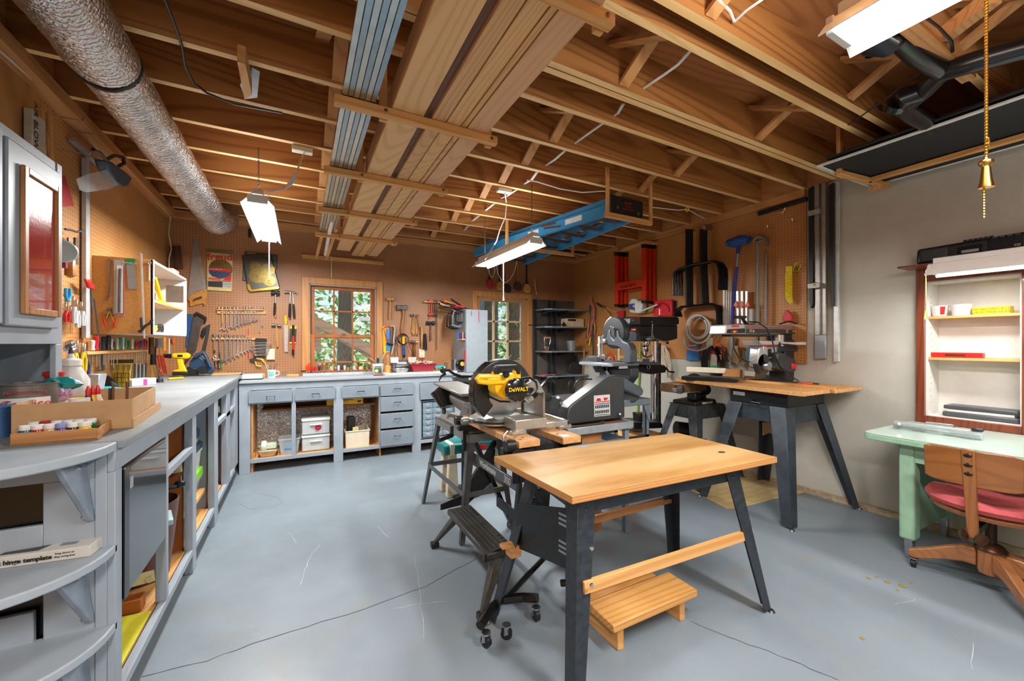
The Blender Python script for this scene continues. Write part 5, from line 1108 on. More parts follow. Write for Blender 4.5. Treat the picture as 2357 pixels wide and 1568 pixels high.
O('black_cable', B().tube([at(u, v, Z=2.66) for u, v in ((2125,-10),(2128,38),(2160,62),(2190,95),(2193,118),(2160,140))],.006,6), BLACK, label='black cable looping around the joist at the upper right', cat='cable')
O('diagonal_joist', B().beam(at(2085,20, Z=2.72), at(2230,150, Z=2.72),.05,.16), FIRx, ce); O('diagonal_joist', B().beam(at(2175,80, Z=2.70), at(2290,-10, Z=2.70),.05,.06), FIRx, ce)
# brass pull chain with its bell, hanging close to the camera
PCN = T('pull_chain', 'brass bead pull chain with a bell-shaped weight hanging in the foreground', 'chain')
cx, cy = 1.835,.40
def vv(v): return at(2270, v, Y=cy).z
pcx = at(2270,300, Y=cy).x
for x_, y_, z0_, z1_, r_, st in ((pcx, cy, vv(375),2.93,.0052,.0095),(pcx-.003, cy+.004, vv(500), vv(432),.0042,.0085)):
    b = B(); k = 0; z = z0_
    while z < z1_: b.ball((x_, y_, z), r_,8); z += st; k += 1
    b.cyl((x_, y_, z0_),(x_, y_, z1_),.0012, n=5)
    O('bead_chain', b, BRASS, PCN)
O('chain_bell', B().lathe([(.0,0),(.017,0),(.0165,.006),(.0135,.02),(.010,.058),(.009,.064),(.015,.07),(.0165,.076),(.015,.082),(.007,.086),(.005,.092),(.0,.094)],(pcx, cy, vv(432)),(0,0,1),28), BRASS, PCN)
b = B()
for k in range(5): b.ball((pcx-.006+.003*(k % 3), cy-.005, vv(322+4*k)),.004,8)
O('chain_coil', b, BRASS, PCN)
O('brass_string', B().tube([at(2131, v, X=3.6) for v in (622,700,715)],.0018,5).cyl(at(2131,715, X=3.6), at(2131,735, X=3.6),.004,.009,8), BRASS, label='thin pull cord with a brass tip hanging from the low shop light', cat='cord')
# ================================================================ CORNER SHELVES, LADDER, OUTSIDE
CS = T('corner_shelf', 'grey shelf unit in the far right corner beside the door', 'shelf')
PCs = {'Y': BW-.30}
xa, xb = at(1228,800, Y=BW-.02).x, RW-.02
for x in (xa+.01,(xa+xb)/2-.12, xb-.42): O('slotted_upright', B().box(x, BW-.035,.02, x+.035, BW-.007, ZP-.01), pm('#2c3238',.4,.3), CS,.002)
b = B()
for k in range(5): x = xa+.06+k*(xb-xa-.1)/5; b.box(x, BW-.006,.05, x+.12, BW-.0005, ZP-.01)
for v in (712,752,808,864):
    z = at(1290, v, Y=BW-.3).z
    s_ = O('shelf_board', B().prism([(xa+.02, BW-.04, z-.02),(xa+.02, BW-.30, z-.02),(xa+.10, BW-.38, z-.02),(xb, BW-.38, z-.02),(xb, BW-.04, z-.02)],(0,0,.02)), pm('#7b858d',.45,.1,.1), CS,.002)
    for x in (xa+.12, xb-.35): O('shelf_arm', B().prism([(x, BW-.04, z-.022),(x, BW-.34, z-.022),(x, BW-.34, z-.035),(x, BW-.04, z-.09)],(.012,0,0)), pm('#30363b',.4,.3), s_)
ZSH = [at(1290, v, Y=BW-.3).z+.0005 for v in (712,752,808,864)]
b = T('carton', 'small tan carton with a dark label on the second corner shelf', 'box')
Pq = {'Y': BW-.30}; x0, x1 = at(1305,740, **Pq).x, at(1344,740, **Pq).x
O('carton_box', B().box(x0, BW-.30, ZSH[1], x1, BW-.14, ZSH[1]+.13), pm('#d4bd98',.7), b,.003); O('dark_label', B().box(x0+.02, BW-.302, ZSH[1]+.09, x0+.17, BW-.3, ZSH[1]+.12), BLACK, b)
bk = T('bucket', 'small galvanised bucket on the third corner shelf', 'bucket'); c = at(1315,800, **Pq)
O('bucket_body', B().rings([(Vector((c.x, BW-.30, ZSH[2])),.06),(Vector((c.x, BW-.30, ZSH[2]+.155)),.085),(Vector((c.x, BW-.30, ZSH[2]+.155)),.08),(Vector((c.x, BW-.30, ZSH[2]+.01)),.056)],(0,0,1),24), pm('#a9afb3',.35,.8,.15,20), bk)
tw_ = T('garden_trowel', 'silver scoop with a wooden grip standing on the third corner shelf', 'scoop'); c = at(1264,790, **Pq)
O('scoop_body', B().prism([(c.x-.045, BW-.25, ZSH[2]+.10),(c.x-.03, BW-.25, ZSH[2]),(c.x+.03, BW-.25, ZSH[2]),(c.x+.045, BW-.25, ZSH[2]+.10),(c.x+.02, BW-.25, ZSH[2]+.07),(c.x-.02, BW-.25, ZSH[2]+.07)],(0,.03,0)), STEEL, tw_,.004)
O('scoop_arm', B().tube([(c.x-.04, BW-.25, ZSH[2]+.10),(c.x-.055, BW-.25, ZSH[2]+.16),(c.x-.05, BW-.25, ZSH[2]+.20)],.008,6).tube([(c.x+.04, BW-.25, ZSH[2]+.10),(c.x+.055, BW-.25, ZSH[2]+.16),(c.x+.05, BW-.25, ZSH[2]+.20)],.008,6), STEEL, tw_); O('wooden_grip', B().cyl((c.x-.055, BW-.25, ZSH[2]+.20),(c.x+.055, BW-.25, ZSH[2]+.20),.014, n=10), HANDLEW, tw_)
cr = O('pry_bar', B().tube([at(u, v, Y=BW-.33) for u, v in ((1217,749),(1245,747.5),(1300,748))],.008,6), BLACK, label='long thin black bar on the second corner shelf', cat='bar')
O('small_clamp', B().ball((at(1310,745, **Pq).x-.12, BW-.33, ZSH[1]+.03),.03,8).cyl((at(1310,745, **Pq).x-.12, BW-.33, ZSH[1]),(at(1310,745, **Pq).x-.12, BW-.33, ZSH[1]+.07),.012, n=8), BLACK, label='small black gadget in front of the tan carton', cat='gadget'); TOP[-1].name = 'desk_gadget'
DP2 = T('dustpan', 'black dustpan leaning on the lowest corner shelf', 'dustpan')
O('pan', B().pp({'Y': BW-.22},[(1309,858),(1313,838),(1320,833),(1334,834),(1340,841),(1339,861)],.03), pm('#232425',.6), DP2,.006); O('handle', B().pp({'Y': BW-.22},[(1324,834),(1326,818),(1330,818),(1330,834)],.02), BLACK, DP2)
for i,(u, c2, l) in enumerate(((1256, '#d9506a', 'pink-handled'),(1264, '#5b5f8f', 'blue-handled'),(1277, '#a5633a', 'brown-handled'),(1292, '#4c443d', 'dark'))):
    p = at(u,861, Y=BW-.33); o = T('garden_tool', l+' hand tool lying on the lowest corner shelf', 'tool')
    O('tool_grip', B().tube([(p.x-.09, p.y, ZSH[3]+.012),(p.x, p.y-.01, ZSH[3]+.013)],.012,8), pm(c2,.4), o); O('tool_blade', B().beam((p.x, p.y-.01, ZSH[3]+.008),(p.x+.09, p.y+.0, ZSH[3]+.006),.02,.006), STEELD, o)
# blue stepladder lying on hangers under the joists
LD = T('stepladder', 'blue fibreglass stepladder lying flat on hangers under the joists', 'ladder')
LBL = pm('#2a80b4',.4,0,.08)
n0, n1 = (2.36,2.67),(1.97,4.75); r0_, r1_ = (2.66,2.67),(2.80,4.95); zl = 2.44
for (a, c2) in ((n0, n1),(r0_, r1_)):
    O('side_rail', B().beam((a[0], a[1], zl+.045),(c2[0], c2[1], zl+.045),.012,.09), LBL, LD,.002)
    b = B().beam((a[0]+.012, a[1], zl),(c2[0]+.012, c2[1], zl),.036,.006).beam((a[0]+.012, a[1], zl+.09),(c2[0]+.012, c2[1], zl+.09),.036,.006); O('rail_flange', b, LBL, LD)
for k in range(8):
    t_ = .07+k*.125; a, c2 = lerp2(n0, n1, t_), lerp2(r0_, r1_, t_)
    st_ = O('ladder_step', B().beam((a[0], a[1]+.045, zl+.035),(c2[0], c2[1]+.045, zl+.035),.085,.008), STEEL, LD,.002)
    b = B()
    for j in range(4): b.beam((a[0]+.01, a[1]+.012+.022*j, zl+.029),(c2[0]-.01, c2[1]+.012+.022*j, zl+.029),.004,.003)
    O('tread_grooves', b, pm('#4d5052',.4,.6), st_)
    O('step_brace', B().beam((c2[0]-.09, c2[1]+.04, zl+.03),(c2[0], c2[1]+.02, zl+.002),.012,.003), STEEL, LD)
O('rear_rail', B().beam((2.42,2.7, zl+.14),(2.10,4.6, zl+.14),.012,.07), LBL, LD,.002); O('rear_rail', B().beam((2.62,2.7, zl+.14),(2.74,4.6, zl+.14),.012,.07), LBL, LD,.002)
for k,(t0_, t1_) in enumerate(((.14,.24),(.42,.50))):
    a, c2 = lerp2(n0, n1, t0_), lerp2(n0, n1, t1_); O('rail_sticker', B().beam((a[0]-.007, a[1], zl+.05),(c2[0]-.007, c2[1], zl+.05),.001,.05), pm('#c9c9c9',.4), LD)
for t0_, t1_ in ((.30,.40),(.27,.38)): a, c2 = lerp2(n0, n1, t0_), lerp2(n0, n1, t1_); O('spreader_bar', B().beam((a[0]-.01, a[1], zl+.03+(t0_-.27)*1.5),(c2[0]-.01, c2[1], zl+.06+(t0_-.27)),.003,.018), pm('#6a4a2a',.4,.6), LD)
O('ladder_top', B().box(2.33,2.60, zl-.01,2.70,2.665, zl+.15), pm('#17181b',.45,0,.2,200), LD,.008, seg=2)
text('DANGER', {'Y': 2.6},0,0,.022, RED, LD, loc=(2.52,2.599, zl+.10)); text('DO NOT', {'Y': 2.6},0,0,.018, RED, LD, loc=(2.52,2.599, zl+.072)); text('STAND ON TOP', {'Y': 2.6},0,0,.016, RED, LD, loc=(2.52,2.599, zl+.048))
for x, z_ in ((2.40,.05),(2.64,.03)): O('cap_hole', B().cyl((x,2.5995, zl+z_),(x,2.597, zl+z_),.014, n=12), pm('#7b6a4f',.4,.6), LD)
for y, i in ((2.73,0),(3.95,1)):
    h = T('ladder_hanger',('near', 'far')[i]+' pine hanger carrying the blue stepladder', 'hanger')
    x0, x1 = (2.29,2.76) if i == 0 else (2.05,2.92); y_ = y-.14 if i == 0 else y
    if i == 0: y_ = 2.575
    O('hanger_bar', B().box(x0-.03, y_-.0, zl-.055, x1+.03, y_+.035, zl-.015), PINEx, h,.002)
    for x in (x0-.03, x1): O('hanger_strap', B().box(x, y_+.0, zl-.015, x+.03, y_+.02,2.80), PINEz, h,.002)
# black bags stored at the far corner of the ceiling
CB = T('ceiling_shelf', 'pine slats across the far right corner of the joists carrying a black sheet', 'shelf')
O('slat', B().beam((2.75,4.55,2.675),(3.3,4.95,2.675),.03,.02), PINEx, CB); O('slat', B().beam((3.0,4.95,2.685),(3.9,4.95,2.685),.04,.02), PINEx, CB)
O('black_sheet', B().box(2.9,4.78,2.701,3.9,5.1,2.71), pm('#17181a',.6,0,.2), CB)
# ---------------------------------------------------------------- OUTSIDE
GR = keepw(O('ground', B().box(-14, BW+.14,-.4,18,26,-.1), pm('#6d6748',.9,0,.4,1.5), kind='structure'))
BARK = wood('#8d8172', '#6d6358', 'z',18,.9,0); m, nt, bs = base('leaf_mass'); v = coords(nt)
nt.links.new(ramp(nt, noise(nt, v,5,5,.7),[(.35, lin('#4c7a3a')),(.5, lin('#93bf6a')),(.66, lin('#dcecb0'))]), bs.inputs['Base Color']); bs.inputs['Roughness'].default_value = .7; LEAF = m
bs.inputs['Transmission Weight'].default_value = .0
rl = random.Random(3)
def leaves(cx, cy, cz, R, n, s=.11):
    b = B()
    for k in range(n):
        while True:
            d = Vector((rl.uniform(-1,1), rl.uniform(-1,1), rl.uniform(-1,1)))
            if d.length < 1: break
        p = Vector((cx, cy, cz))+d*R; a = Vector((rl.uniform(-1,1), rl.uniform(-1,1), rl.uniform(-.6,.6))).normalized(); c2 = a.orthogonal().normalized(); k2 = s*rl.uniform(.6,1.5)
        b.add([p-a*k2, p+c2*k2*.45, p+a*k2, p-c2*k2*.45],[(0,1,2,3)])
    return b
tr = [(-1.6,11,.2, 'thick'),(.95,10.5,.17, 'near'),(3.62,9.0,.34, 'pale wide'),(5.3,11.5,.25, 'slim'),(2.2,13,.3, 'far'),(7.2,13.5,.25, 'right-hand')]
for x, y, r, d in tr:
    t_ = T('tree', '%s tree trunk with green leaves seen through the %s' % (d, 'door glass' if x > 2.9 else 'window'), 'tree')
    O('trunk', B().rings([(Vector((x, y,-.2)), r*1.2),(Vector((x, y,1)), r),(Vector((x+.1, y,6)), r*.85)],(0,0,1),18), BARK if d != 'pale wide' else wood('#9aa0a0', '#5d5a55', 'z',14,.9,0), t_)
    O('crown', leaves(x, y,4.4,1.5,900,.14), LEAF, t_, flat=True)
bf = B()
for x, y, z, R in ((-2.6,13,1.2,2.2),(1.3,16,1.4,2.6),(4.6,15,1.2,2.4),(7.6,15.5,1.6,2.6),(5.8,8.9,.4,.9),(-5.5,15,2,2.6),(2.3,11,.4,1.1)):
    t_ = leaves(x, y, z, R,1500,.15); n = len(bf.v); bf.v += t_.v; bf.f += [[k+n for k in f] for f in t_.f]; bf.mi += t_.mi
O('foliage', bf, LEAF, label='sunlit green undergrowth filling the yard outside', cat='foliage', kind='stuff', flat=True)
# deck stair stringers outside the window
DKS = T('deck_stairs', 'weathered wooden deck stair seen from below through the window', 'stairs')
DWOOD = wood('#b39a86', '#94796a', 'x',9,.8,0)
for a, c2, h in (((-1.6, BW+.9,2.62),(2.4, BW+.9,.42),.13),((-1.9, BW+2.2,3.0),(2.8, BW+2.2,.1),.16),((-.5, BW+.6,1.38),(1.9, BW+.6,.1),.10)): O('stringer', B().beam(a, c2,.05, h), DWOOD, DKS)
O('post', B().box(1.10, BW+1.2,-.2,1.20, BW+1.3,3), DWOOD, DKS); O('landing_beam', B().box(-1.6, BW+1.3,1.22,.28, BW+1.35,1.55), DWOOD, DKS); O('handrail', B().beam((.3, BW+.75,2.45),(1.6, BW+.75,1.72),.04,.07), wood('#caa184', '#b08a6e', 'x',9,.8,0), DKS)
# ================================================================ TOOLS ON THE BACK WALL
def CR(ox, oy, s): return lambda *p: [(ox+x/s, oy+y/s) for x, y in p]
A5 = CR(380,480,4.021); A6 = CR(680,600,5.6); A8 = CR(860,560,4.714); R3 = CR(1300,500,3.928); L2 = CR(0,600,3.92); L6 = CR(100,560,4.61)
def one(K, x, y): return K((x, y))[0]
def torus(b, c, r, rt, nrm, n=14, m=6):
    nrm = Vector(nrm).normalized(); a = nrm.orthogonal().normalized(); d = nrm.cross(a)
    return b.tube([Vector(c)+a*r*math.cos(2*math.pi*k/n)+d*r*math.sin(2*math.pi*k/n) for k in range(n)], rt, m, True)
def wrench(P, u, v0, v1, w_, label, group=None, double=False, u1=None, m=None, cat='wrench'):
    """combination wrench hanging by its ring end"""
    a, c = at(u, v0, **P), at(u1 or u, v1, **P); n = outdir(P); d = (c-a).normalized(); s_ = d.cross(n).normalized(); b = B()
    torus(b, a, w_*.42, w_*.16, n); L = (c-a).length
    b.beam(a+d*w_*.45, c-d*w_*.6, w_*.42,.0045, n)
    if double: torus(b, c-d*w_*.35, w_*.42, w_*.16, n)
    else:
        h = Vector(n)*.006; cc_ = c-d*w_*.3; rot = .26
        dd = d*math.cos(rot)+s_*math.sin(rot); ss = dd.cross(n).normalized()
        P2 = [(-.5,-.7),(.5,-.7),(.95,-.1),(.95,.5),(.5,.8),(.42,.1),(.0,-.2),(-.42,.1),(-.5,.8),(-.95,.5),(-.95,-.1)]
        b.prism([cc_+ss*x*w_*.72+dd*y*w_*.72-h*.5 for x, y in P2], h)
    return O('combination_wrench', b, m or CHROME, label=label, cat=cat, group=group)
PW = wb(.022)
def rack(P, pts, th, label, name='tool_rack', cat='rack', m=PINEx):
    return O(name, B().pp(P, pts, th), m, label=label, cat=cat, bev=.002)
rack(wb(.02), A5((480,945),(935,948),(935,978),(480,975)),.019, 'upper pine wrench rack on the back pegboard')
up = [(530,1125),(570,1130),(606,1108),(642,1110),(675,1092),(704,1082),(732,1075),(760,1066),(782,1060),(815,1050),(828,1044),(850,1038),(872,1142),(900,1095)]
for i,(x, y) in enumerate(up):
    (u, v0),(u1, v1) = A5((x,952),(x, y)); wrench(wb(.026), u, v0, v1,.030-.0011*i, '%s wrench from the left on the upper pine rack' % ORD[i], 'wrenches on the upper rack', double=i > 11)
so = [(500,12),(532,11),(566,11),(602,11),(640,10),(673,9),(709,8),(735,8),(757,7),(782,7),(808,6),(832,6),(870,5),(893,5),(910,4)]
O('socket_ledge', B().pp(wb(.045), A5((478,932),(912,935),(912,942),(478,940)),.044), PINEx, label='thin pine ledge over the upper wrenches', cat='ledge'); TOP[-1].name = 'wall_ledge'
for i,(x, r) in enumerate(so):
    u, v = one(A5, x,932); p = at(u, v, **wb(.03)); O('socket', B().cyl(p, p+Vector((0,0,.022+.01*(i in (4,8,9)))), r*.00115, n=12), CHROME, label='%s socket from the left on the ledge over the upper wrenches' % ORD[i], cat='socket', group='sockets over the upper wrenches')
rack(wb(.02), A5((430,1192),(942,1196),(942,1218),(430,1216)),.019, 'lower pine wrench rack on the back pegboard')
lo = [(457,1388),(505,1425),(555,1420),(597,1402),(635,1385),(672,1368),(706,1348),(736,1336),(763,1322),(788,1312)]
for i,(x, y) in enumerate(lo):
    (u, v0),(u1, v1) = A5((x,1205),(x, y)); wrench(wb(.026), u, v0, v1,.035-.0014*i, '%s wrench from the left on the lower pine rack' % ORD[i], 'wrenches on the lower rack', double=i == 0)
for i,(x, y0, y1) in enumerate(((460,1400,1480),(492,1400,1490),(520,1395,1480))):
    (u, v0),(u1, v1) = A5((x, y0),(x, y1)); wrench(wb(.026), u, v0, v1,.02,('ratchet end', 'plain steel', 'green-handled')[i]+' wrench hanging below the lower rack', None, m=GREEN if i == 2 else CHROME)
for i, x in enumerate((457,507,557,598,635,670,706,735)):
    u, v = one(A5, x,1190); p = at(u, v, **wb(.03)); O('socket', B().cyl(p, p+Vector((0,0,.034-.002*i)),.016-.0012*i, n=12), CHROME, label='%s deep socket from the left on the lower rack' % ORD[i], cat='socket', group='sockets on the lower rack')
for i in range(8):
    u, v = one(A5,765+i*21,1190); p = at(u, v, **wb(.03)); O('rack_peg', B().cyl(p, p+Vector((0,0,.02)),.0025, n=6), PINEz, label='%s empty peg from the left on the lower wrench rack' % ORD[i], cat='peg', group='empty pegs of the lower rack')
WS = T('wrench_set', 'stubby wrench set fanned in a black plastic holder on the lower rack', 'wrench set')
O('holder', B().pp(wb(.05), A5((835,1200),(940,1203),(938,1240),(925,1370),(850,1368),(832,1240)),.02), BLACK, WS,.004)
for k in range(9):
    y = 1248+k*14.5; sp = 1-k*.055; (a0, a1),(c0, c1) = A5((885-92*sp, y+(4 if k % 2 else -3)),(885+95*sp, y-6))
    b = B(); a, c = at(a0, a1, **wb(.055)), at(c0, c1, **wb(.055)); b.beam(a, c,.0055,.004,(0,-1,0)); torus(b, a,.007,.0025,(0,1,0),10,5); torus(b, c,.006,.0025,(0,1,0),8,5); O('small_wrench', b, CHROME, WS)
# saws
SW = T('handsaw', 'long handsaw hanging blade up with a carved pale wooden handle', 'saw')
O('saw_blade', B().pp(wb(.012), A5((264,288),(300,284),(384,745),(290,765),(225,840),(207,838)),.002), pm('#a9a7a2',.35,.85,.1,20), SW)
hh = A5((205,840),(240,800),(288,770),(383,742),(385,800),(378,890),(360,905),(352,880),(300,890),(235,908),(222,890),(228,865))
O('saw_handle', B().pp(wb(.025), hh,.022), wood('#c2883c', '#a86c26', 'x',9,.4,0), SW,.004, seg=2)
O('grip_hole', B().pp(wb(.0265), A5((252,858),(275,832),(335,812),(345,822),(330,838),(280,852),(258,866)),.002), pm('#3b2410',.6), SW)
for x, y in ((282,788),(318,778),(352,770),(372,768)): p = at(*one(A5, x, y), **wb(.026)); O('saw_bolt', B().cyl(p, p+Vector((0,-.003,0)),.005, n=10), STEEL, SW)
for i,(x0, x1, t0, t1, l) in enumerate(((25,90,40,82, 'left'),(82,165,90,140, 'right'))):
    O('wooden_template', B().pp(wb(.02+.006*i), A5((t0,345),(t1,345),(x1,560),(x0,560)),.012), DKWOOD, label='%s of two dark wooden boards hanging at the left end of the back wall' % l, cat='board', bev=.003)
BK = T('back_saw', 'old hand saw with a black handle hanging below the carved one', 'saw')
O('saw_blade', B().pp(wb(.02), A5((262,975),(370,1040),(330,1100),(290,1310),(190,1445),(185,1420),(240,1130)),.002), pm('#56504a',.5,.7,.2,20), BK); O('saw_handle', B().pp(wb(.03), A5((262,978),(290,955),(382,1005),(384,1030),(368,1068),(355,1060),(362,1025),(300,985),(275,1010)),.02), BLACK, BK,.004)
MT = T('tenon_saw', 'dark tenon saw hanging tilted beside the black-handled saw', 'saw'); O('saw_blade', B().pp(wb(.02), A5((355,1100),(420,1068),(412,1130),(375,1320),(330,1370),(345,1300),(380,1150)),.003), pm('#3f3f3e',.5,.6,.2), MT); O('saw_handle', B().pp(wb(.03), A5((328,1175),(345,1110),(375,1110),(380,1150),(350,1200)),.018), BLACK, MT,.004)
O('blue_package', B().pp(wb(.012), A5((208,978),(248,975),(240,1100),(200,1290),(190,1280),(202,1100)),.008), pm('#1a4f86',.4), label='blue and red saw blade sleeve behind the black-handled saw', cat='package')
# packages of saw blades
FP = T('blade_package', 'yellow and red packaged circular saw blade with bold red lettering', 'package')
O('backing_card', B().pp(wb(.02), A5((384,378),(630,398),(618,770),(385,758)),.018), pm('#c9b576',.4), FP,.006)
O('blister_top', B().pp(wb(.022), A5((388,380),(628,400),(626,425),(388,405)),.001), pm('#6e5c3c',.3), FP)
pc = at(*one(A5,515,560), **wb(.024)); O('saw_blade', B().cyl(pc, pc+Vector((0,.003,0)),.105, n=36), pm('#8d7c48',.25,.8,.2), FP)
O('blue_panel', B().pp(wb(.0245), A5((402,572),(612,590),(590,625),(520,640),(440,630),(410,600)),.001), pm('#2a3c66',.4), FP); O('red_band', B().pp(wb(.025), A5((400,545),(608,560),(606,590),(400,572)),.001).pp(wb(.025), A5((398,640),(520,648),(518,668),(398,660)),.001).pp(wb(.025), A5((525,668),(615,610),(613,672)),.001), RED, FP)
O('spare_blades', B().pp(wb(.026), A5((398,672),(606,675),(606,735),(398,722)),.003), pm('#2a2a2c',.4), FP)
for k in range(4): O('white_bar', B().pp(wb(.0265), A5((532,680+k*14),(605,682+k*14),(605,690+k*14),(532,688+k*14)),.001), pm('#d9dad8',.4), FP)
text('freud', wb(.0245), *one(A5,508,452),.105, pm('#c8261e',.35), FP, rot=math.radians(4), bold=True, sx=1.0, off=.002)
text('Lifetime Guarantee', wb(.026), *one(A5,455,655),.017, WHITE, FP, rot=math.radians(3)); text('One Stop Blade Set', wb(.026), *one(A5,460,562),.017, WHITE, FP, rot=math.radians(3))
GP = T('blade_package', 'tilted black package of four gold circular saw blades', 'package')
O('backing_card', B().pp(wb(.045), A5((708,432),(975,412),(1062,725),(1050,745),(790,772),(765,750)),.018), pm('#2b2717',.3), GP,.008, seg=2)
O('gold_edge', B().pp(wb(.047), A5((758,700),(780,700),(800,752),(1035,722),(1060,728),(1048,745),(792,770),(770,752)),.002), pm('#b8901f',.2,.5), GP)
for (x, y, r) in ((836,540,.058),(952,565,.068),(852,628,.082),(962,668,.064)):
    p = at(*one(A5, x, y), **wb(.048+.0012*(r*100-5))); s_ = O('saw_blade', B().cyl(p, p+Vector((0,.002,0)), r, n=30), pm('#5f4f20',.28,.7,.3,30), GP); O('arbor_hole', B().cyl(p+Vector((0,-.0006,0)), p+Vector((0,.0003,0)), r*.1, n=12), BLACK, s_)
for x, y in ((812,520),(850,600),(830,618),(955,560),(968,695)): text('BLADE', wb(.0545), *one(A5, x, y),.014, RED, GP, rot=math.radians(-14))
text('The', wb(.047), *one(A5,945,440),.028, pm('#8a7340',.5), GP, rot=math.radians(8))
HP_ = T('blade_package', 'dark blade package mostly hidden behind the tilted gold one', 'package'); O('backing_card', B().pp(wb(.018), A5((722,500),(742,392),(1040,430),(1035,560),(760,672),(716,668)),.014), pm('#3a3c3e',.4), HP_,.004); text('DEWALT', wb(.018), *one(A5,800,415),.02, YEL, HP_, rot=math.radians(5), off=.002)
O('blade_holder', B().pp(wb(.02), A5((768,185),(795,188),(795,268),(768,265)),.018), BLACK, label='small black holder high on the back pegboard behind the duct end', cat='holder', bev=.003); TOP[-1].name = 'black_holder'
# hammers etc.
def hammer(K, hx0, hy0, hx1, hy1, gx, gy, hr, hm, name, label, grip=None, gm=None, r=.011, P=None, claw=False):
    P = P or wb(.03); t_ = T(name, label, 'hammer'); a, c = at(*one(K, hx0, hy0), **P), at(*one(K, hx1, hy1), **P); mid = (a+c)/2
    b = B().cyl(a, mid, hr, hr*.75,14).cyl(mid, mid+(c-mid)*.35, hr*.75, hr*.6,12)
    if claw: b.tube([mid+(c-mid)*.3, mid+(c-mid)*.75+Vector((0,0,.004)), c+Vector((0,0,-.018))],[hr*.7, hr*.45, hr*.15],8)
    else: b.cyl(mid+(c-mid)*.3, c, hr*.9, hr,14)
    O('hammer_head', b, hm, t_,.001); g = at(*one(K, gx, gy), **P); m_ = mid
    if grip: e = m_.lerp(g,.45); O('hammer_shaft', B().cyl(m_, e, r*.6, n=8), STEEL, t_); O('hammer_grip', B().tube([e, e.lerp(g,.5), g],[r*1.0, r*1.25, r*1.1],10), gm or BLACK, t_)
    else: O('hammer_handle', B().tube([m_, m_.lerp(g,.4), m_.lerp(g,.8), g],[r*.75, r*.7, r*1.1, r],10), gm or HANDLEW, t_)
    return t_
hammer(A5,980,782,1062,785,1012,985,.026, BLACK, 'rubber_mallet', 'black rubber-headed mallet left of the claw hammers by the window', True)
hammer(A5,982,790,1050,800,1022,1010,.02, STEELD, 'hammer', 'wood-handled hammer hanging behind the black mallet', P=wb(.012))
hammer(A5,1100,770,1215,775,1150,1010,.013, CHROME, 'claw_hammer', 'chrome claw hammer with a black grip, left of the pair', True, claw=True, P=wb(.045)); hammer(A5,1125,768,1235,785,1195,1015,.013, CHROME, 'claw_hammer', 'chrome claw hammer with a black grip, right of the pair nearest the window', True, claw=True, P=wb(.02))
hammer(A5,985,1080,1075,1085,1040,1280,.016, STEELD, 'ball_peen_hammer', 'ball peen hammer with a pale handle below the black mallet')
FL_ = T('flat_file', 'large flat file with a yellow handle beside the window', 'file'); O('file_blade', B().pp(wb(.02), A5((1100,1078),(1140,1080),(1136,1330),(1104,1328)),.006), pm('#a79a90',.6,.2), FL_); a, c = at(*one(A5,1116,992), **wb(.018)), at(*one(A5,1119,1075), **wb(.018)); O('file_handle', B().tube([a, a.lerp(c,.5), c],[.013,.016,.009],10), YEL, FL_)
RT_ = T('packaged_tool', 'red and black handled cutter in a yellow card pack by the window', 'tool'); O('card', B().pp(wb(.012), A5((1155,1088),(1218,1090),(1208,1252),(1148,1250)),.004), pm('#2c2a1c',.5), RT_); O('card_yellow', B().pp(wb(.014), A5((1155,1088),(1218,1090),(1216,1115),(1155,1112)),.002).pp(wb(.014), A5((1150,1236),(1208,1238),(1207,1250),(1149,1249)),.002), YEL, RT_); O('red_handle', B().ptube(wb(.03), A5((1187,1080),(1186,1180)),.013), BLACK, RT_); O('red_handle', B().ptube(wb(.03), A5((1186,1180),(1184,1305)),.012), RED, RT_); O('red_handle', B().ptube(wb(.03), A5((1184,1305),(1183,1360)),.012), BLACK, RT_)
def outlet(P, u0, v0, u1, v1, label, rows=2, cols=1, c='#d8cfb4', th=.006):
    t_ = T('outlet', label, 'outlet'); a, c2 = at(u0, v0, **P), at(u1, v1, **P); O('cover_plate', B().prect(P, u0, v0, u1, v1, th), pm(c,.4,0,.03), t_,.002)
    b = B(); n = outdir(P)
    for i in range(rows):
        for j in range(cols):
            u, v = u0+(u1-u0)*(j+.5)/cols, v0+(v1-v0)*(i+.5)/rows; p = at(u, v, **P)
            for s_ in (-.006,.006): q = p+(Vector((s_,0,0)) if 'Y' in P else Vector((0, s_,0))); b.cb(q+n*.0008,(.002,.0015,.009) if 'Y' in P else (.0015,.002,.009))
            b.cb(p+n*.0008-Vector((0,0,.010)),(.004,.0015,.004))
    O('socket_slots', b, BLACK, t_); return t_
outlet(wb(.035), *A5((938,1300))[0], *A5((1015,1400))[0], 'cream six-way outlet block under the wrench set',3,2, th=.034)
outlet(wb(.008), *A6((1592,1138))[0], *A6((1668,1250))[0], 'white double outlet on the back wall near the tall grey cabinet',2,1)
YP = T('pliers', 'yellow-handled pliers hanging over the white book on the back bench', 'pliers')
O('pliers_jaw', B().pp(wb(.025), A5((780,1395),(840,1380),(850,1400),(835,1430),(790,1420)),.01), pm('#3b3c3a',.4,.5), YP,.003)
for pts in (((845,1390),(880,1395),(912,1400)),((835,1415),(845,1455),(890,1460))): O('pliers_grip', B().ptube(wb(.03), A5(*pts),.007), YEL, YP)
YP = T('pliers', 'grey pliers with a yellow grip beside the hanging yellow pair', 'pliers'); O('pliers_grip', B().ptube(wb(.03), A5((885,1390),(925,1432)),.007), YEL, YP); O('pliers_jaw', B().ptube(wb(.03), A5((822,1360),(860,1385),(885,1390)),.008), BLACK, YP)
for y0, y1, l in ((1115,1175, 'upper'),(1330,1395, 'lower')): O('red_label', B().pp(wb(.004), A5((765, y0),(776, y0),(776, y1),(765, y1)),.003), RED, label=l+' of two narrow red labels on the back pegboard', cat='label'); 
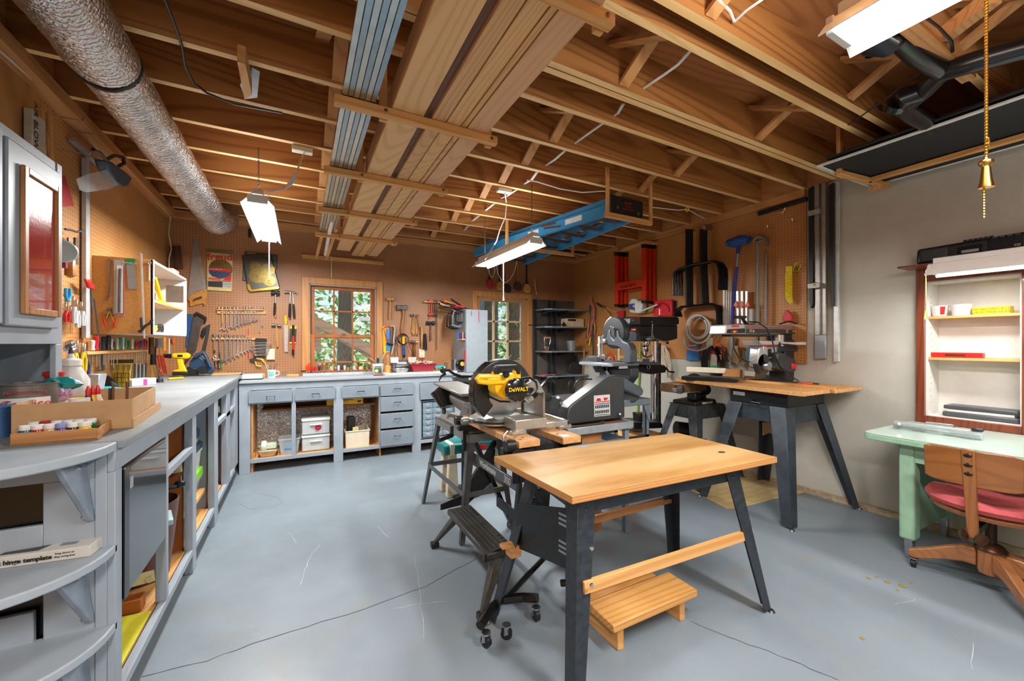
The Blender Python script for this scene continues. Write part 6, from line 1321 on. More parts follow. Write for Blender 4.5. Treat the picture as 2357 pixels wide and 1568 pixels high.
# right part of the back wall
hammer(A6,1175,497,1270,497,1215,752,.024, HANDLEW, 'wooden_mallet', 'small wooden mallet hanging right of the window')
AX = T('axe', 'single-bit axe hanging head up right of the wooden mallet', 'axe'); O('axe_head', B().pp(wb(.045), A6((1304,570),(1345,575),(1442,575),(1444,635),(1400,640),(1350,635),(1308,648)),.03), pm('#4a4744',.45,.7,.25,20), AX,.006)
O('axe_handle', B().ptube(wb(.03), A6((1392,640),(1398,700),(1385,780),(1372,850),(1370,905),(1385,935)),[.018,.017,.015,.014,.017,.02]), wood('#a87246', '#86532c', 'z',12,.45,0), AX)
for i,(gx, gy, l) in enumerate(((1503,935, 'leftmost'),(1525,955, 'second'),(1560,950, 'third'),(1605,940, 'rightmost'))):
    hammer(A6,1478+i*16,700,1565+i*8,705, gx, gy,.011, CHROME if i % 2 else STEELD, 'claw_hammer', '%s hammer of the four bunched under the axe side of the rack' % l, gm=[HANDLEW, wood('#c99c62', '#ab7a42', 'z',10), wood('#b98a4d', '#9a6a33', 'z',10), pm('#7d4a2a',.4)][i], claw=True, P=wb(.02+.018*i))
for i,(gx, gy) in enumerate(((1515,1235),(1545,1240))): hammer(A6,1470+i*30,1042,1570+i*8,1052, gx, gy,.016, CHROME, 'hatchet_hammer',('left', 'right')[i]+' brown-handled hammer of the pair above the motor', gm=pm('#7a3f22',.4), P=wb(.02+.03*i))
BR_ = T('bench_brush', 'bench brush with black bristles and a pale wooden back', 'brush'); O('brush_back', B().pp(wb(.04), A6((1618,850),(1640,850),(1645,950),(1640,1140),(1625,1140),(1618,960)),.025), HANDLEW, BR_,.004); O('bristles', B().pp(wb(.038), A6((1640,960),(1672,940),(1688,950),(1698,1080),(1698,1155),(1640,1130)),.02), pm('#17181a',.9,0,.3,90,.5), BR_)
hammer(A6,1690,805,1795,805,1745,1030,.026, pm('#2b2e33',.5,.4), 'sledge_hammer', 'small sledge hammer with a brown handle under the bar clamps', gm=pm('#6f4430',.5))
O('clamp_rack', B().pp(wb(.06), A6((1660,522),(1990,535),(1990,550),(1660,538)),.058), PINEx, label='pine bracket on the back wall holding the bar clamps', cat='rack', bev=.002)
for i,(x, y0, y1, c) in enumerate(((1735,500,745, '#b5251f'),(1762,500,700, '#c22a22'),(1790,505,705, '#2d2f33'),(1822,510,1150, '#26282b'))):
    t_ = T('bar_clamp',('red bar clamp at the left of the pine bracket', 'red bar clamp second from the left on the pine bracket', 'short dark bar clamp on the pine bracket', 'longest dark bar clamp on the pine bracket')[i], 'clamp')
    O('clamp_bar', B().ptube(wb(.05), A6((x, y0),(x, y1)),.005), pm(c,.4,.3), t_); O('clamp_head', B().pp(wb(.062), A6((x-14, y0),(x+14, y0),(x+14, y0+30),(x-14, y0+40)),.02), pm(c,.4,.2), t_,.003); O('clamp_slide', B().pp(wb(.062), A6((x-12, y0+180),(x+14, y0+180),(x+14, y0+205),(x-12, y0+205)),.02), pm(c,.4,.2), t_,.003)
HS = T('hacksaw', 'red-framed hacksaw with a black grip hanging right of the window', 'saw'); O('frame', B().ptube(wb(.05), A6((1180,1050),(1135,870),(1150,858),(1210,850)),.007), RED, HS); O('saw_blade', B().ptube(wb(.05), A6((1175,1015),(1235,1010)),.004), RED, HS); O('grip', B().ptube(wb(.05), A6((1178,1062),(1255,1078)),.015), BLACK, HS)
CS2 = T('coping_saw', 'large silver bow saw frame right of the red hacksaw', 'saw'); O('frame', B().ptube(wb(.03), A6((1215,850),(1265,845),(1282,880),(1270,1000),(1262,1120),(1240,1210)),[.008,.011,.013,.013,.013,.012]), pm('#b8bbb8',.35,.6), CS2); O('blade_bar', B().ptube(wb(.03), A6((1240,870),(1238,1120)),.006), STEELD, CS2)
O('yellow_card', B().pp(wb(.012), A6((1120,845),(1200,845),(1215,1180),(1135,1188)),.006), YEL, label='yellow and green saw blade card behind the red hacksaw', cat='card'); b2 = O('blue_sleeve', B().pp(wb(.022), A6((1170,880),(1212,880),(1222,1165),(1170,1165)),.006), pm('#2a7fc0',.4), label='blue and white blade sleeve behind the red hacksaw', cat='sleeve')
YT = T('utility_tool', 'yellow and blue long-handled tool wrapped with a black cord', 'tool'); O('tool_body', B().ptube(wb(.03), A6((1393,980),(1393,1075)),.018), YEL, YT); O('tool_handle', B().ptube(wb(.03), A6((1395,1075),(1400,1215)),.018), BLUE, YT); O('tool_tip', B().ptube(wb(.03), A6((1400,1215),(1402,1255)),[.018,.01]), BLACK, YT)
b = B()
for k in range(4): cx, cy = 1382+k*5,1010+k*4; b.ptube(wb(.05+.004*k), A6(*[(cx+(72-k*4)*math.cos(a), cy+(68-k*3)*math.sin(a)) for a in [2*math.pi*j/20 for j in range(20)]]),.0035,5, True)
b.ptube(wb(.05), A6((1315,1050),(1310,1150),(1318,1230)),.0035,5).ptube(wb(.05), A6((1450,1050),(1500,1170),(1560,1290)),.0035,5)
O('cable_coil', b, BLACK, label='coiled black cable hanging below the axe', cat='cable')
# brushes over the door
for i,(x, y0, y1, c, hc, l) in enumerate(((1268,60,495, '#b01f2a', '#2a2523', 'red bristled'),(1378,60,515, '#c08a35', '#1d1c1b', 'first golden'),(1455,60,540, '#2a2320', '#a56d45', 'dark bristled'),(1570,60,520, '#4a2f22', '#a8713f', 'brown bristled'),(1668,60,540, '#c9983f', '#17181a', 'second golden'),(1750,385,565, '#9a6a3a', '#b98044', 'short wooden'))):
    t_ = T('broom' if i < 5 else 'scraper', '%s brush hanging upside down over the door' % l if i < 5 else 'short wooden-handled scraper hanging right of the brushes over the door', 'brush' if i < 5 else 'scraper')
    if i < 5:
        O('brush_handle', B().ptube(wb(.03), A8((x-8, max(y0,150)),(x-8,400),(x-6, y1-90)),[.012,.012,.02]), pm(hc,.45), t_)
        O('brush_head', B().pp(wb(.05), A8((x-32, y1-90),(x-5, y1-105),(x+22, y1-92),(x+40, y1-60),(x+40, y1-25),(x+25, y1),(x-10, y1-5),(x-38, y1-35)),.045), pm(c,.6,0,.3,70,.4), t_,.008, seg=2)
    else: O('scraper_handle', B().ptube(wb(.03), A8((1745,390),(1750,470),(1762,520)),[.015,.02,.011]), HANDLEW, t_); O('scraper_blade', B().ptube(wb(.03), A8((1762,520),(1770,560)),.008), STEEL, t_)
b = B()
for k in range(5): b.ptube(wb(.06+.003*k), A8(*[(1283+(36-k*2)*math.cos(a),290+(70+k*3)*math.sin(a)) for a in [2*math.pi*j/20 for j in range(20)]]),.004,5, True)
O('white_cord', b, pm('#d9d5ca',.5), label='coil of white cord hanging above the door', cat='cord'); TOP[-1].name = 'cord_coil'
O('cord_loop', B().tube([at(*one(A8, x, y), Y=4.9) for x, y in ((1330,240),(1350,330),(1390,405),(1430,428),(1480,395),(1530,300),(1560,180),(1562,130))],.005,6), pm('#e2dfd6',.5), label='white cord sagging in a loop in front of the brushes', cat='cord'); TOP[-1].name = 'sagging_cord'
O('pull_string', B().tube([(1.785,3.55,2.24),(1.785,3.55, at(1158,680, Y=3.55).z)],.004,5).tube([(1.785,3.55, at(1158,680, Y=3.55).z),(1.785,3.55, at(1158,692, Y=3.55).z)],[.004,.009],8), WHITE, label='white pull string hanging from the shop light by the ladder', cat='string'); TOP[-1].name = 'hanging_string'
O('pull_string', B().tube([(-.255,4.38,2.34),(-.255,4.38, at(606,640, Y=4.38).z)],.004,5), WHITE, label='white pull string hanging from the shop light by the duct', cat='string'); TOP[-1].name = 'hanging_string'
O('pull_string', B().tube([at(763, v, Y=5.31) for v in (590,620,640)],.004,5), WHITE, label='short white string hanging above the window', cat='string'); TOP[-1].name = 'hanging_string'
# outlets, plugs and cords for the two shop lights
def lampcord(u0, v0, yy, pts, lab, Y0):
    t_ = T('ceiling_outlet', lab, 'outlet'); p = at(u0, v0, Z=2.69); O('outlet_box', B().cb(p+Vector((0,0,-.01)),(.13,.06,.03)), CREAM, t_,.003)
    O('plug_and_cord', B().tube([p+Vector((.01,0,-.03))]+[at(u, v, Y=Y0) for u, v in pts],.006,6), WHITE, t_); O('yellow_tag', B().cb(at(*pts[0], Y=Y0),(.02,.004,.03)), YEL, t_)
lampcord(696,343,0,((692,372),(682,398),(672,420),(655,436),(630,441),(612,442)), 'white outlet with a plugged cord on the joist left of the metal tracks',3.1)
lampcord(1160,437,0,((1166,470),(1163,500),(1150,530),(1143,555),(1128,580),(1116,598)), 'white outlet with a plugged cord on the joist above the middle shop light',3.6)
O('cord_bundle', B().tube([at(u, v, Y=3.1) for u, v in ((680,402),(665,425),(658,432),(668,428),(682,410),(676,404),(660,428))],.006,6), WHITE, label='bundled white cord beside the shop light by the duct', cat='cord')
# ================================================================ ON THE BACK BENCH
def bt(u, v, Z=BZ+.001): return at(u, v, Z=Z)
def bp(u, Y=5.1): return at(u,800, Y=Y)
def can(name, c, r, h, m, label, cat, r2=None, par=None, grp=None, n=20):
    b = B().rings([(Vector((c[0], c[1], c[2])), r),(Vector((c[0], c[1], c[2]+h)), r2 or r)],(0,0,1), n)
    return O(name, b, m, par,.0, label=label, cat=cat, group=grp)
RKB = O('screwdriver_rack', B().box(bp(697,5.25).x,5.22, BZ, bp(866,5.25).x,5.25, BZ+.03), pm('#aab4bd',.5), label='thin strip along the window sill holding the row of chisels and screwdrivers', cat='rack'); RKB.name = 'sill_rack'
hs = [(88,1418, '#2a2a2a'),(114,1415, '#2a2a2a'),(146,1350, '#d8401c'),(178,1320, '#d8401c'),(225,1362, '#c4161c'),(262,1362, '#c4161c'),(308,1360, '#26282a'),(347,1325, '#7b4a22'),(393,1345, '#8a5426'),(426,1342, '#9a6430'),(514,1392, '#6a3f22'),(557,1350, '#c9cbcc'),(600,1365, '#2c2d2b'),(636,1350, '#c9b7ac'),(680,1375, '#b5652c'),(717,1362, '#1d8a4f'),(755,1355, '#b7bcc0'),(798,1352, '#b6222a'),(836,1368, '#c8c9c8'),(862,1362, '#b7c92a'),(892,1345, '#7d3f1c'),(948,1345, '#6f4420'),(985,1380, '#6b3d1e')]
for i,(x, y, c) in enumerate(hs):
    u, v = one(A6, x, y); p = at(u, v, Y=5.235); q = Vector((p.x, p.y, BZ+.031)); r = .013
    t_ = T('screwdriver', '%s handle from the left in the row of tools along the window sill' % ORD[i], 'screwdriver', 'tools standing along the window sill')
    O('handle', B().tube([q+Vector((0,0,.025)), q.lerp(p,.45), q.lerp(p,.8), p],[r*.7, r*1.05, r*1.15, r*.8],8), pm(c,.35), t_); O('shank', B().cyl(q, q+Vector((0,0,.03)),.005, n=6), STEEL, t_)
b0 = bt(585,866); BKK = T('book', 'white book with a dark green edge on the back bench', 'book'); xb0, xb1 = bt(563,868).x, bt(605,868).x; O('cover', B().box(xb0,4.93, BZ+.001, xb1+.02,5.1, BZ+.012), pm('#22493a',.5), BKK,.001); O('white_box', B().box(xb0,4.935, BZ+.013, xb1+.02,5.1, BZ+.055), WHITE, BKK,.002)
mg = T('mug', 'white mug with a printed picture, full of drill bits, on the back bench', 'mug'); c = at(625,862, Y=5.12)
O('mug_body', B().rings([(Vector((c.x,5.12, BZ+.001)),.038),(Vector((c.x,5.12, BZ+.09)),.042),(Vector((c.x,5.12, BZ+.09)),.038),(Vector((c.x,5.12, BZ+.01)),.034)],(0,0,1),24), WHITE, mg); O('mug_handle', B().tube([(c.x+.04,5.12, BZ+.075),(c.x+.07,5.12, BZ+.07),(c.x+.072,5.12, BZ+.035),(c.x+.04,5.12, BZ+.022)],.006,8), WHITE, mg)
O('printed_picture', B().add([(c.x+.0425*math.sin(a),5.12-.0425*math.cos(a), z) for z in (BZ+.02, BZ+.075) for a in (-.6,-.2,.2,.6)],[(0,1,5,4),(1,2,6,5),(2,3,7,6)]), pm('#6fb3bb',.4,0,.5,60), mg)
for i,(dx, dy, h) in enumerate(((-.05,0,.16),(-.03,.01,.15),(-.01,0,.15),(.03,.01,.16),(.05,0,.155))): O('drill_bit', B().cyl((c.x+dx*.3,5.12+dy, BZ+.02),(c.x+dx*1.2,5.12+dy, BZ+h),.004, n=6), STEEL, label='%s bit from the left standing in the white mug' % ORD[i], cat='drill bit', group='bits in the mug')
O('bit_block', B().box(bp(660).x,5.18, BZ+.001, bp(688,5.2).x,5.22, BZ+.03), PINEx, label='pine block with bits at the left of the window sill', cat='block', bev=.002)
for i in range(4): p = at(*one(A5,1090+i*12,1510), Y=5.2); O('router_bit', B().cyl((p.x,5.2, BZ+.031),(p.x,5.2, BZ+.06),.005, n=8), STEEL, label='%s silver bit from the left in the pine block' % ORD[i], cat='bit', group='bits in the pine block')
O('pine_block', B().box(at(604,860, Y=5.2).x,5.18, BZ+.001, at(611,860, Y=5.2).x,5.24, BZ+.045), PINEz, label='small pine block behind the white book', cat='block', bev=.002)
hm_ = T('food_tub', 'clear hummus tub holding files and handles beside the window', 'tub'); c = at(870,855, Y=5.12)
O('tub_body', B().hexa([(c.x-.055,5.08, BZ+.001),(c.x+.055,5.08, BZ+.001),(c.x+.055,5.18, BZ+.001),(c.x-.055,5.18, BZ+.001)],[(c.x-.065,5.07, BZ+.13),(c.x+.065,5.07, BZ+.13),(c.x+.065,5.19, BZ+.13),(c.x-.065,5.19, BZ+.13)]), pm('#c9cfcd',.3,0,.05), hm_,.01, seg=2)
O('label_patch', B().box(c.x-.05,5.066, BZ+.02, c.x+.03,5.069, BZ+.10), pm('#3b5a34',.4,0,.3), hm_); O('yellow_circle', B().cyl((c.x-.025,5.064, BZ+.045),(c.x-.025,5.067, BZ+.045),.02, n=16), pm('#e8d88a',.5), hm_); text('Hummus', {'Y': 5.065},0,0,.02, WHITE, hm_, loc=(c.x-.01,5.064, BZ+.085))
for i,(dx, dz, c2, l) in enumerate(((-.10,.22, '#7b4a2a', 'brown'),(-.07,.20, '#8a5a34', 'light brown'),(.0,.20, '#2b2c2e', 'black'),(.04,.24, '#3a8aa0', 'teal'),(.07,.27, '#c08a4a', 'tan'))):
    a = Vector((c.x+dx*.3,5.12, BZ+.132)); e = Vector((c.x+dx*1.3,5.12, BZ+dz)); O('rasp_handle' if 0 else 'wood_file', B().tube([a, a.lerp(e,.5), e],[.009,.013,.011],8), pm(c2,.4), label='%s handle sticking out of the hummus tub' % l, cat='file')
wm = T('carving_mallet', 'turned wooden mallet standing head down beside the hummus tub', 'mallet'); c = at(893,858, Y=5.0)
O('mallet_head', B().lathe([(.028,0),(.036,.01),(.036,.085),(.028,.095),(.015,.1)],(c.x,5.0, BZ+.012)), wood('#d09a52', '#b37c38', 'z',10,.4,0), wm); O('mallet_handle', B().lathe([(.012,.1),(.011,.15),(.016,.19),(.012,.22),(0,.225)],(c.x,5.0, BZ+.012)), HANDLEW, wm)
O('marble_slab', B().box(at(887,866, Y=4.88).x,4.87, BZ+.0005, at(1052,862, Y=4.88).x,5.22, BZ+.012+.014), pm('#d9d6cf',.3,0,.25,22,0,.3), label='speckled white marble slab on the right part of the back bench', cat='slab', bev=.004)
ZM = BZ+.0265
mo_ = T('bench_grinder', 'old silver bench grinder on the marble slab by the outlet', 'grinder'); c = at(925,835, Y=5.12)
O('grinder_motor', B().cyl((c.x-.09,5.12, ZM+.09),(c.x+.09,5.12, ZM+.09),.055, n=24), pm('#7d8180',.35,.6,.15,20), mo_,.006)
for s_ in (-1,1): O('wheel_guard', B().cyl((c.x+s_*.11-.02,5.12, ZM+.09),(c.x+s_*.11+.02,5.12, ZM+.09),.07, n=24), STEELD, mo_,.006)
for s_, c2 in ((-1, '#e4e6e6'),(1, '#b9b5ac')): O('eye_shield', B().box(c.x+s_*.11-.05,5.03, ZM+.11, c.x+s_*.11+.05,5.05, ZM+.18), pm(c2,.3), mo_,.006)
O('grinder_base', B().box(c.x-.12,5.06, ZM, c.x+.12,5.18, ZM+.03), STEELD, mo_,.006)
pn = at(922,850, Y=4.97); O('pie_pan', B().rings([(Vector((pn.x,4.97, ZM)),.075),(Vector((pn.x,4.97, ZM+.045)),.1),(Vector((pn.x,4.97, ZM+.046)),.108),(Vector((pn.x,4.97, ZM+.043)),.1),(Vector((pn.x,4.97, ZM+.004)),.072)],(0,0,1),28), pm('#c4c6c7',.3,.8,.1), label='aluminium pie pan on the marble slab', cat='pan')
for i in range(8): p = at(900+i*2.6,853.5, Y=4.93); torus_b = torus(B(),(p.x,4.93+.004*(i % 2), ZM+.006),.009,.003,(0,.3,1),8,5); O('chain_link', torus_b, BLACK, label='%s black chain link from the left beside the pie pan' % ORD[i], cat='chain', group='black chain links by the pie pan')
tt = T('tool_caddy', 'dark red plastic tote heaped with small parts on the marble slab', 'tote'); x0, x1 = at(944,850, Y=5.0).x, at(1000,850, Y=5.0).x; RDK = pm('#8f1f2e',.4,0,.08)
b = B().hexa([(x0+.03,4.95, ZM),(x1-.03,4.95, ZM),(x1-.03,5.10, ZM),(x0+.03,5.10, ZM)],[(x0,4.93, ZM+.085),(x1,4.93, ZM+.085),(x1,5.12, ZM+.085),(x0,5.12, ZM+.085)]).box(x0-.008,4.922, ZM+.085, x1+.008,5.128, ZM+.097); O('tote_body', b, RDK, tt,.003)
O('tote_handle', B().box((x0+x1)/2-.012,5.0, ZM+.085,(x0+x1)/2+.012,5.05, ZM+.16).box((x0+x1)/2-.03,5.0, ZM+.15,(x0+x1)/2+.03,5.05, ZM+.165), RDK, tt,.004)
rj = random.Random(5); b = B()
for k in range(70): x, y = rj.uniform(x0+.02, x1-.02), rj.uniform(4.95,5.1); b.cb((x, y, ZM+.10+rj.uniform(0,.025)),(.012,.05,.006), rj.uniform(0,3), rj.uniform(-.6,.6))
O('small_parts', b, pm('#c9b7a5',.5,0,.4,60), label='heap of small pale and red parts filling the red tote', cat='small parts', kind='stuff')
O('teal_tool', B().cyl((at(1000,845, Y=5.15).x,5.15, ZM+.03),(at(1024,845, Y=5.15).x,5.15, ZM+.03),.028, n=14), pm('#1b9fb0',.35), label='teal plastic tool lying right of the red tote', cat='tool', bev=.004)
O('paint_jar', B().cyl((at(1026,845, Y=5.2).x,5.2, ZM),(at(1026,845, Y=5.2).x,5.2, ZM+.09),.022, n=14), pm('#7b5c3a',.4), label='small brown jar against the pegboard right of the red tote', cat='jar')
for i,(u, c2) in enumerate(((1004, '#7d7a2a'),(1012, '#8a6a30'))): O('bottle', B().cyl((at(u,850, Y=4.98).x,4.98, ZM),(at(u,850, Y=4.98).x,4.98, ZM+.04),.018, n=12), pm(c2,.4), label=('olive', 'amber')[i]+' lidded pot in front of the teal tool', cat='pot')
O('marker_pen', B().cyl((at(860,863, Y=4.86).x,4.86, BZ+.007),(at(883,863, Y=4.86).x,4.86, BZ+.007),.006, n=8), pm('#8a3040',.4), label='red and blue pen lying at the front of the back bench', cat='pen')
tp = at(1062,842, Y=4.95); tpx = T('desk_fan', 'round black tape dispenser in front of the tall grey cabinet', 'dispenser'); O('drum', B().cyl((tp.x,4.92, ZM+.07),(tp.x,4.99, ZM+.07),.07, n=24), BLACKG, tpx,.006); O('orange_disc', B().cyl((tp.x,4.915, ZM+.085),(tp.x,4.919, ZM+.085),.028, n=20), pm('#e8a33a',.4), tpx); TOP[-1].name = 'tape_dispenser'; REG['tape_dispenser'] = REG.pop('desk_fan',[])
for i, c2 in enumerate(('#1a1b1c', '#2a3a55', '#8a8f92')): O('marker_pen', B().cyl((tp.x-.11+i*.02,5.0, ZM),(tp.x-.11+i*.02,5.0, ZM+.14),.008, n=8), pm(c2,.4), label=('black', 'navy', 'silver')[i]+' pen standing beside the round black tape dispenser', cat='pen')
# ---- clamps and tools hung on the tall grey cabinet
P_T = {'X': cx0-.01}
for i in range(11):
    y = 4.90+i*.034; z = cz1-.03-.002*i; r = .075+.035*((i*5) % 7)/7; c2 = ('#1c1e20', '#8f9496', '#b5b9bb', '#2a2c2e')[i % 4]
    b = B().tube([Vector((cx0-.02, y, z)), Vector((cx0-.03-r, y, z+.01)), Vector((cx0-.05-r, y, z-.06)), Vector((cx0-.05-r, y, z-r*1.7)), Vector((cx0-.02-r*.6, y, z-r*2.0)), Vector((cx0-.03, y, z-r*1.9))],.009,6)
    t_ = T('c_clamp', '%s C-clamp from the front hanging on the side of the tall grey cabinet' % ORD[i], 'clamp', 'C-clamps on the tall grey cabinet'); O('clamp_frame', b, pm(c2,.35,.6), t_); O('clamp_screw', B().cyl((cx0-.03, y, z-.02),(cx0-.03, y, z-.12),.005, n=6), STEEL, t_)
for i in range(13):
    y = 4.89+i*.032; x = cx0+.0-.03*(i % 3); a = Vector((x+.06, y, cz1+.012)); e = Vector((x-.12-.03*((i*3) % 4), y+.03, cz1+.05+.03*((i*5) % 4)))
    c2 = ('#c9262a', '#1d1e20', '#d98a2a', '#17181a', '#b52228', '#e2d9c2', '#d8c41f')[i % 7]
    t_ = T('spring_clamp', '%s coloured handle from the front among the tools on the tall grey cabinet' % ORD[i], 'tool', 'handled tools on top of the tall grey cabinet'); O('grip', B().tube([a.lerp(e,.4), e],[.010,.012],8), pm(c2,.35), t_); O('shank', B().cyl(a, a.lerp(e,.4),.006, n=6), STEELD, t_)
sr = O('driver_shelf', B().box(cx0-.05,4.87, cz1-.40, cx0-.001,5.05, cz1-.385), PINEy, label='small pine shelf of screwdrivers on the side of the tall grey cabinet', cat='shelf', bev=.002)
for i in range(7):
    y = 4.885+i*.024; z = cz1-.384; c2 = ('#c07a2c', '#8a3a2a', '#2a4fc0', '#2a4fc0', '#3a5fd0', '#2a4fc0', '#7a90d8')[i]
    t_ = T('small_screwdriver', '%s screwdriver from the front in the small pine shelf on the grey cabinet' % ORD[i], 'screwdriver', 'screwdrivers in the small pine shelf'); O('handle', B().cyl((cx0-.03, y, z),(cx0-.03, y, z+.085),.0095, n=8), pm(c2,.3), t_); O('shank', B().cyl((cx0-.03, y, z-.02-.09),(cx0-.03, y, z-.016),.0025, n=6), STEEL, t_)
for i,(u, c2, v1) in enumerate(((1085, '#8a6a30',727),(1102, '#c03050',742))): O('key_ring', B().ptube({'Y': 4.84},[(u,716),(u, v1)],.006), pm(c2,.4,.3), label=('brass key', 'pink tag with a key')[i]+' hanging on the front of the tall grey cabinet', cat='key')
O('red_strip', B().box(cx0-.012,4.865, cz1-.68, cx0-.001,4.885, cz1-.53), RED, label='red pencil strip on the side of the tall grey cabinet', cat='strip'); TOP[-1].name = 'wall_strip'
# ================================================================ UNDER THE BACK BENCH
ZB = .1355
def bu(u, Y=4.98): return at(u,900, Y=Y).x
tr_ = T('food_tray', 'foil tray holding a pale green rotary cutter under the back bench', 'tray'); x0, x1 = bu(594), bu(640)
O('tray_body', B().hexa([(x0+.03,4.90, ZB),(x1-.03,4.90, ZB),(x1-.03,5.05, ZB),(x0+.03,5.05, ZB)],[(x0,4.88, ZB+.07),(x1,4.88, ZB+.07),(x1,5.08, ZB+.07),(x0,5.08, ZB+.07)]), pm('#bfa27d',.35,.5,.15), tr_,.012, seg=2); 
O('cutter', B().cyl((x0+.03,4.96, ZB+.10),(x0+.08,4.96, ZB+.10),.06, n=18).box(x0+.07,4.92, ZB+.075, x1-.01,5.02, ZB+.13), pm('#c2cdb4',.4), label='pale green plastic device lying in the foil tray', cat='device', bev=.008); TOP[-1].name = 'plastic_device'
def bin_(x0, x1, y0, y1, z, h, m, label, cat='bin', name='storage_bin', rim=True, bv=.008, fl=.02):
    b = B(); t = .004
    o_ = [(x0+fl, y0+fl),(x1-fl, y0+fl),(x1-fl, y1-fl),(x0+fl, y1-fl)]; O_ = [(x0, y0),(x1, y0),(x1, y1),(x0, y1)]; I_ = [(x0+t, y0+t),(x1-t, y0+t),(x1-t, y1-t),(x0+t, y1-t)]; i_ = [(x0+fl+t, y0+fl+t),(x1-fl-t, y0+fl+t),(x1-fl-t, y1-fl-t),(x0+fl+t, y1-fl-t)]
    V = [(x, y, z) for x, y in o_]+[(x, y, z+h) for x, y in O_]+[(x, y, z+h) for x, y in I_]+[(x, y, z+t) for x, y in i_]
    f = [(3,2,1,0)]+[(i,(i+1) % 4,4+(i+1) % 4,4+i) for i in range(4)]+[(4+i,4+(i+1) % 4,8+(i+1) % 4,8+i) for i in range(4)]+[(8+i,8+(i+1) % 4,12+(i+1) % 4,12+i) for i in range(4)]+[(12,13,14,15)]
    t_ = T(name, label, cat); O('bin_body', b.add(V, f), m, t_,0); 
    if rim: O('bin_rim', B().box(x0-.006, y0-.006, z+h-.012, x1+.006, y0, z+h).box(x0-.006, y1, z+h-.012, x1+.006, y1+.006, z+h).box(x0-.006, y0, z+h-.012, x0, y1, z+h).box(x1, y0, z+h-.012, x1+.006, y1, z+h), m, t_)
    return t_
CLR = pm('#c5cccd',.2,0,.08,8,0,0,.55)
t_ = bin_(bu(642), bu(690),4.90,5.10, ZB,.17, CLR, 'clear plastic bin of dark hardware under the back bench, behind the divider'); 
b = B(); x0, x1 = bu(646), bu(684)
for k in range(40): b.cb((rj.uniform(x0+.03, x1-.03), rj.uniform(4.94,5.05), ZB+.06+rj.uniform(0,.06)),(.02,.05,.012), rj.uniform(0,3), rj.uniform(-.5,.5))
O('hardware', b, pm('#3a3e42',.4,.5,.3), label='dark metal hardware filling the clear bin', cat='hardware', kind='stuff'); O('bin_sticker', B().box(bu(655),4.912, ZB+.05, bu(680),4.914, ZB+.11), pm('#3a9bd0',.5), t_)
BT2 = T('bit_block', 'little wood block with drill bits at the left end under the back bench', 'block'); O('wood_body', B().box(bu(577),4.90, ZB, bu(588),4.98, ZB+.055), HANDLEW, BT2,.002)
for k in range(3): O('drill_bit', B().cyl((bu(580)+.012*k,4.93, ZB+.055),(bu(580)+.012*k,4.93, ZB+.14),.004, n=6), STEEL, BT2)
DRW = T('drawer_tower', 'clear plastic two-drawer tower with white rails under the back bench', 'drawers'); x0, x1 = bu(694,4.92), bu(760,4.92); zt2 = at(727,963, Y=4.92).z; hm2 = (zt2-ZB)/2
O('tower_top', B().box(x0,4.92, zt2-.02, x1,5.26, zt2), WHITE, DRW,.004)
for k in range(2):
    z0 = ZB+.006+k*hm2; d = O('clear_drawer', B().box(x0+.005,4.925, z0, x1-.005,5.25, z0+hm2-.035), pm('#d3dbdd',.2,0,.06,6,0,0,.7), DRW,.008, seg=2); O('drawer_rail', B().box(x0,4.915, z0+hm2-.034, x1,5.25, z0+hm2-.012), WHITE, DRW,.004); O('drawer_grip', B().box((x0+x1)/2-.06,4.90, z0+hm2*.55,(x0+x1)/2+.06,4.924, z0+hm2*.62), WHITE, d,.004)
    O('papers', B().box(x0+.06,5.0, z0+.01, x1-.08,5.2, z0+.10), WHITE, DRW)
cm = ((x0+x1)/2+.02,4.922, ZB+hm2*1.42); st_ = O('round_sticker', B().cyl(cm,(cm[0],4.918, cm[2]),.04, n=24), WHITE, DRW); O('sticker_face', B().cyl((cm[0],4.9175, cm[2]),(cm[0],4.916, cm[2]),.034, n=24), pm('#a01c3c',.4), st_)
YB2 = T('tool_carton', 'yellow drill carton on the inner shelf under the back bench', 'box'); x0, x1 = bu(752,5.04), bu(836,5.04); O('carton_box', B().box(x0,5.03,.611, x1,5.26,.70), pm('#eab308',.4,0,.06), YB2,.003); text('DEWALT', {'Y': 5.03}, bu(786,5.03),0,.035, BLACK, YB2, loc=(x0+.22,5.029,.672), bold=True)
O('print_lines', B().box(x0+.33,5.028,.63, x0+.37,5.0295,.65).box(x0+.39,5.028,.63, x0+.42,5.0295,.65).box(x0+.44,5.028,.64, x1-.02,5.0295,.645).box(x0+.44,5.028,.67, x1-.02,5.0295,.685), BLACK, YB2)
bin_(bu(795,4.90), bu(850,4.90),4.89,5.2, ZB,.19, pm('#d6cab3',.45,0,.04), 'cream open-topped bin under the back bench in front of the foil', fl=.004)
O('black_box', B().box(bu(800),5.0, ZB+.008, bu(818),5.1, ZB+.33), BLACK, label='tall black box standing in the cream bin', cat='box', bev=.01); O('card_gadget', B().box(bu(811),4.93, ZB+.12, bu(824),4.95, ZB+.22), pm('#c9bd8a',.5), label='pale tag with holes in front of the black box in the cream bin', cat='tag')
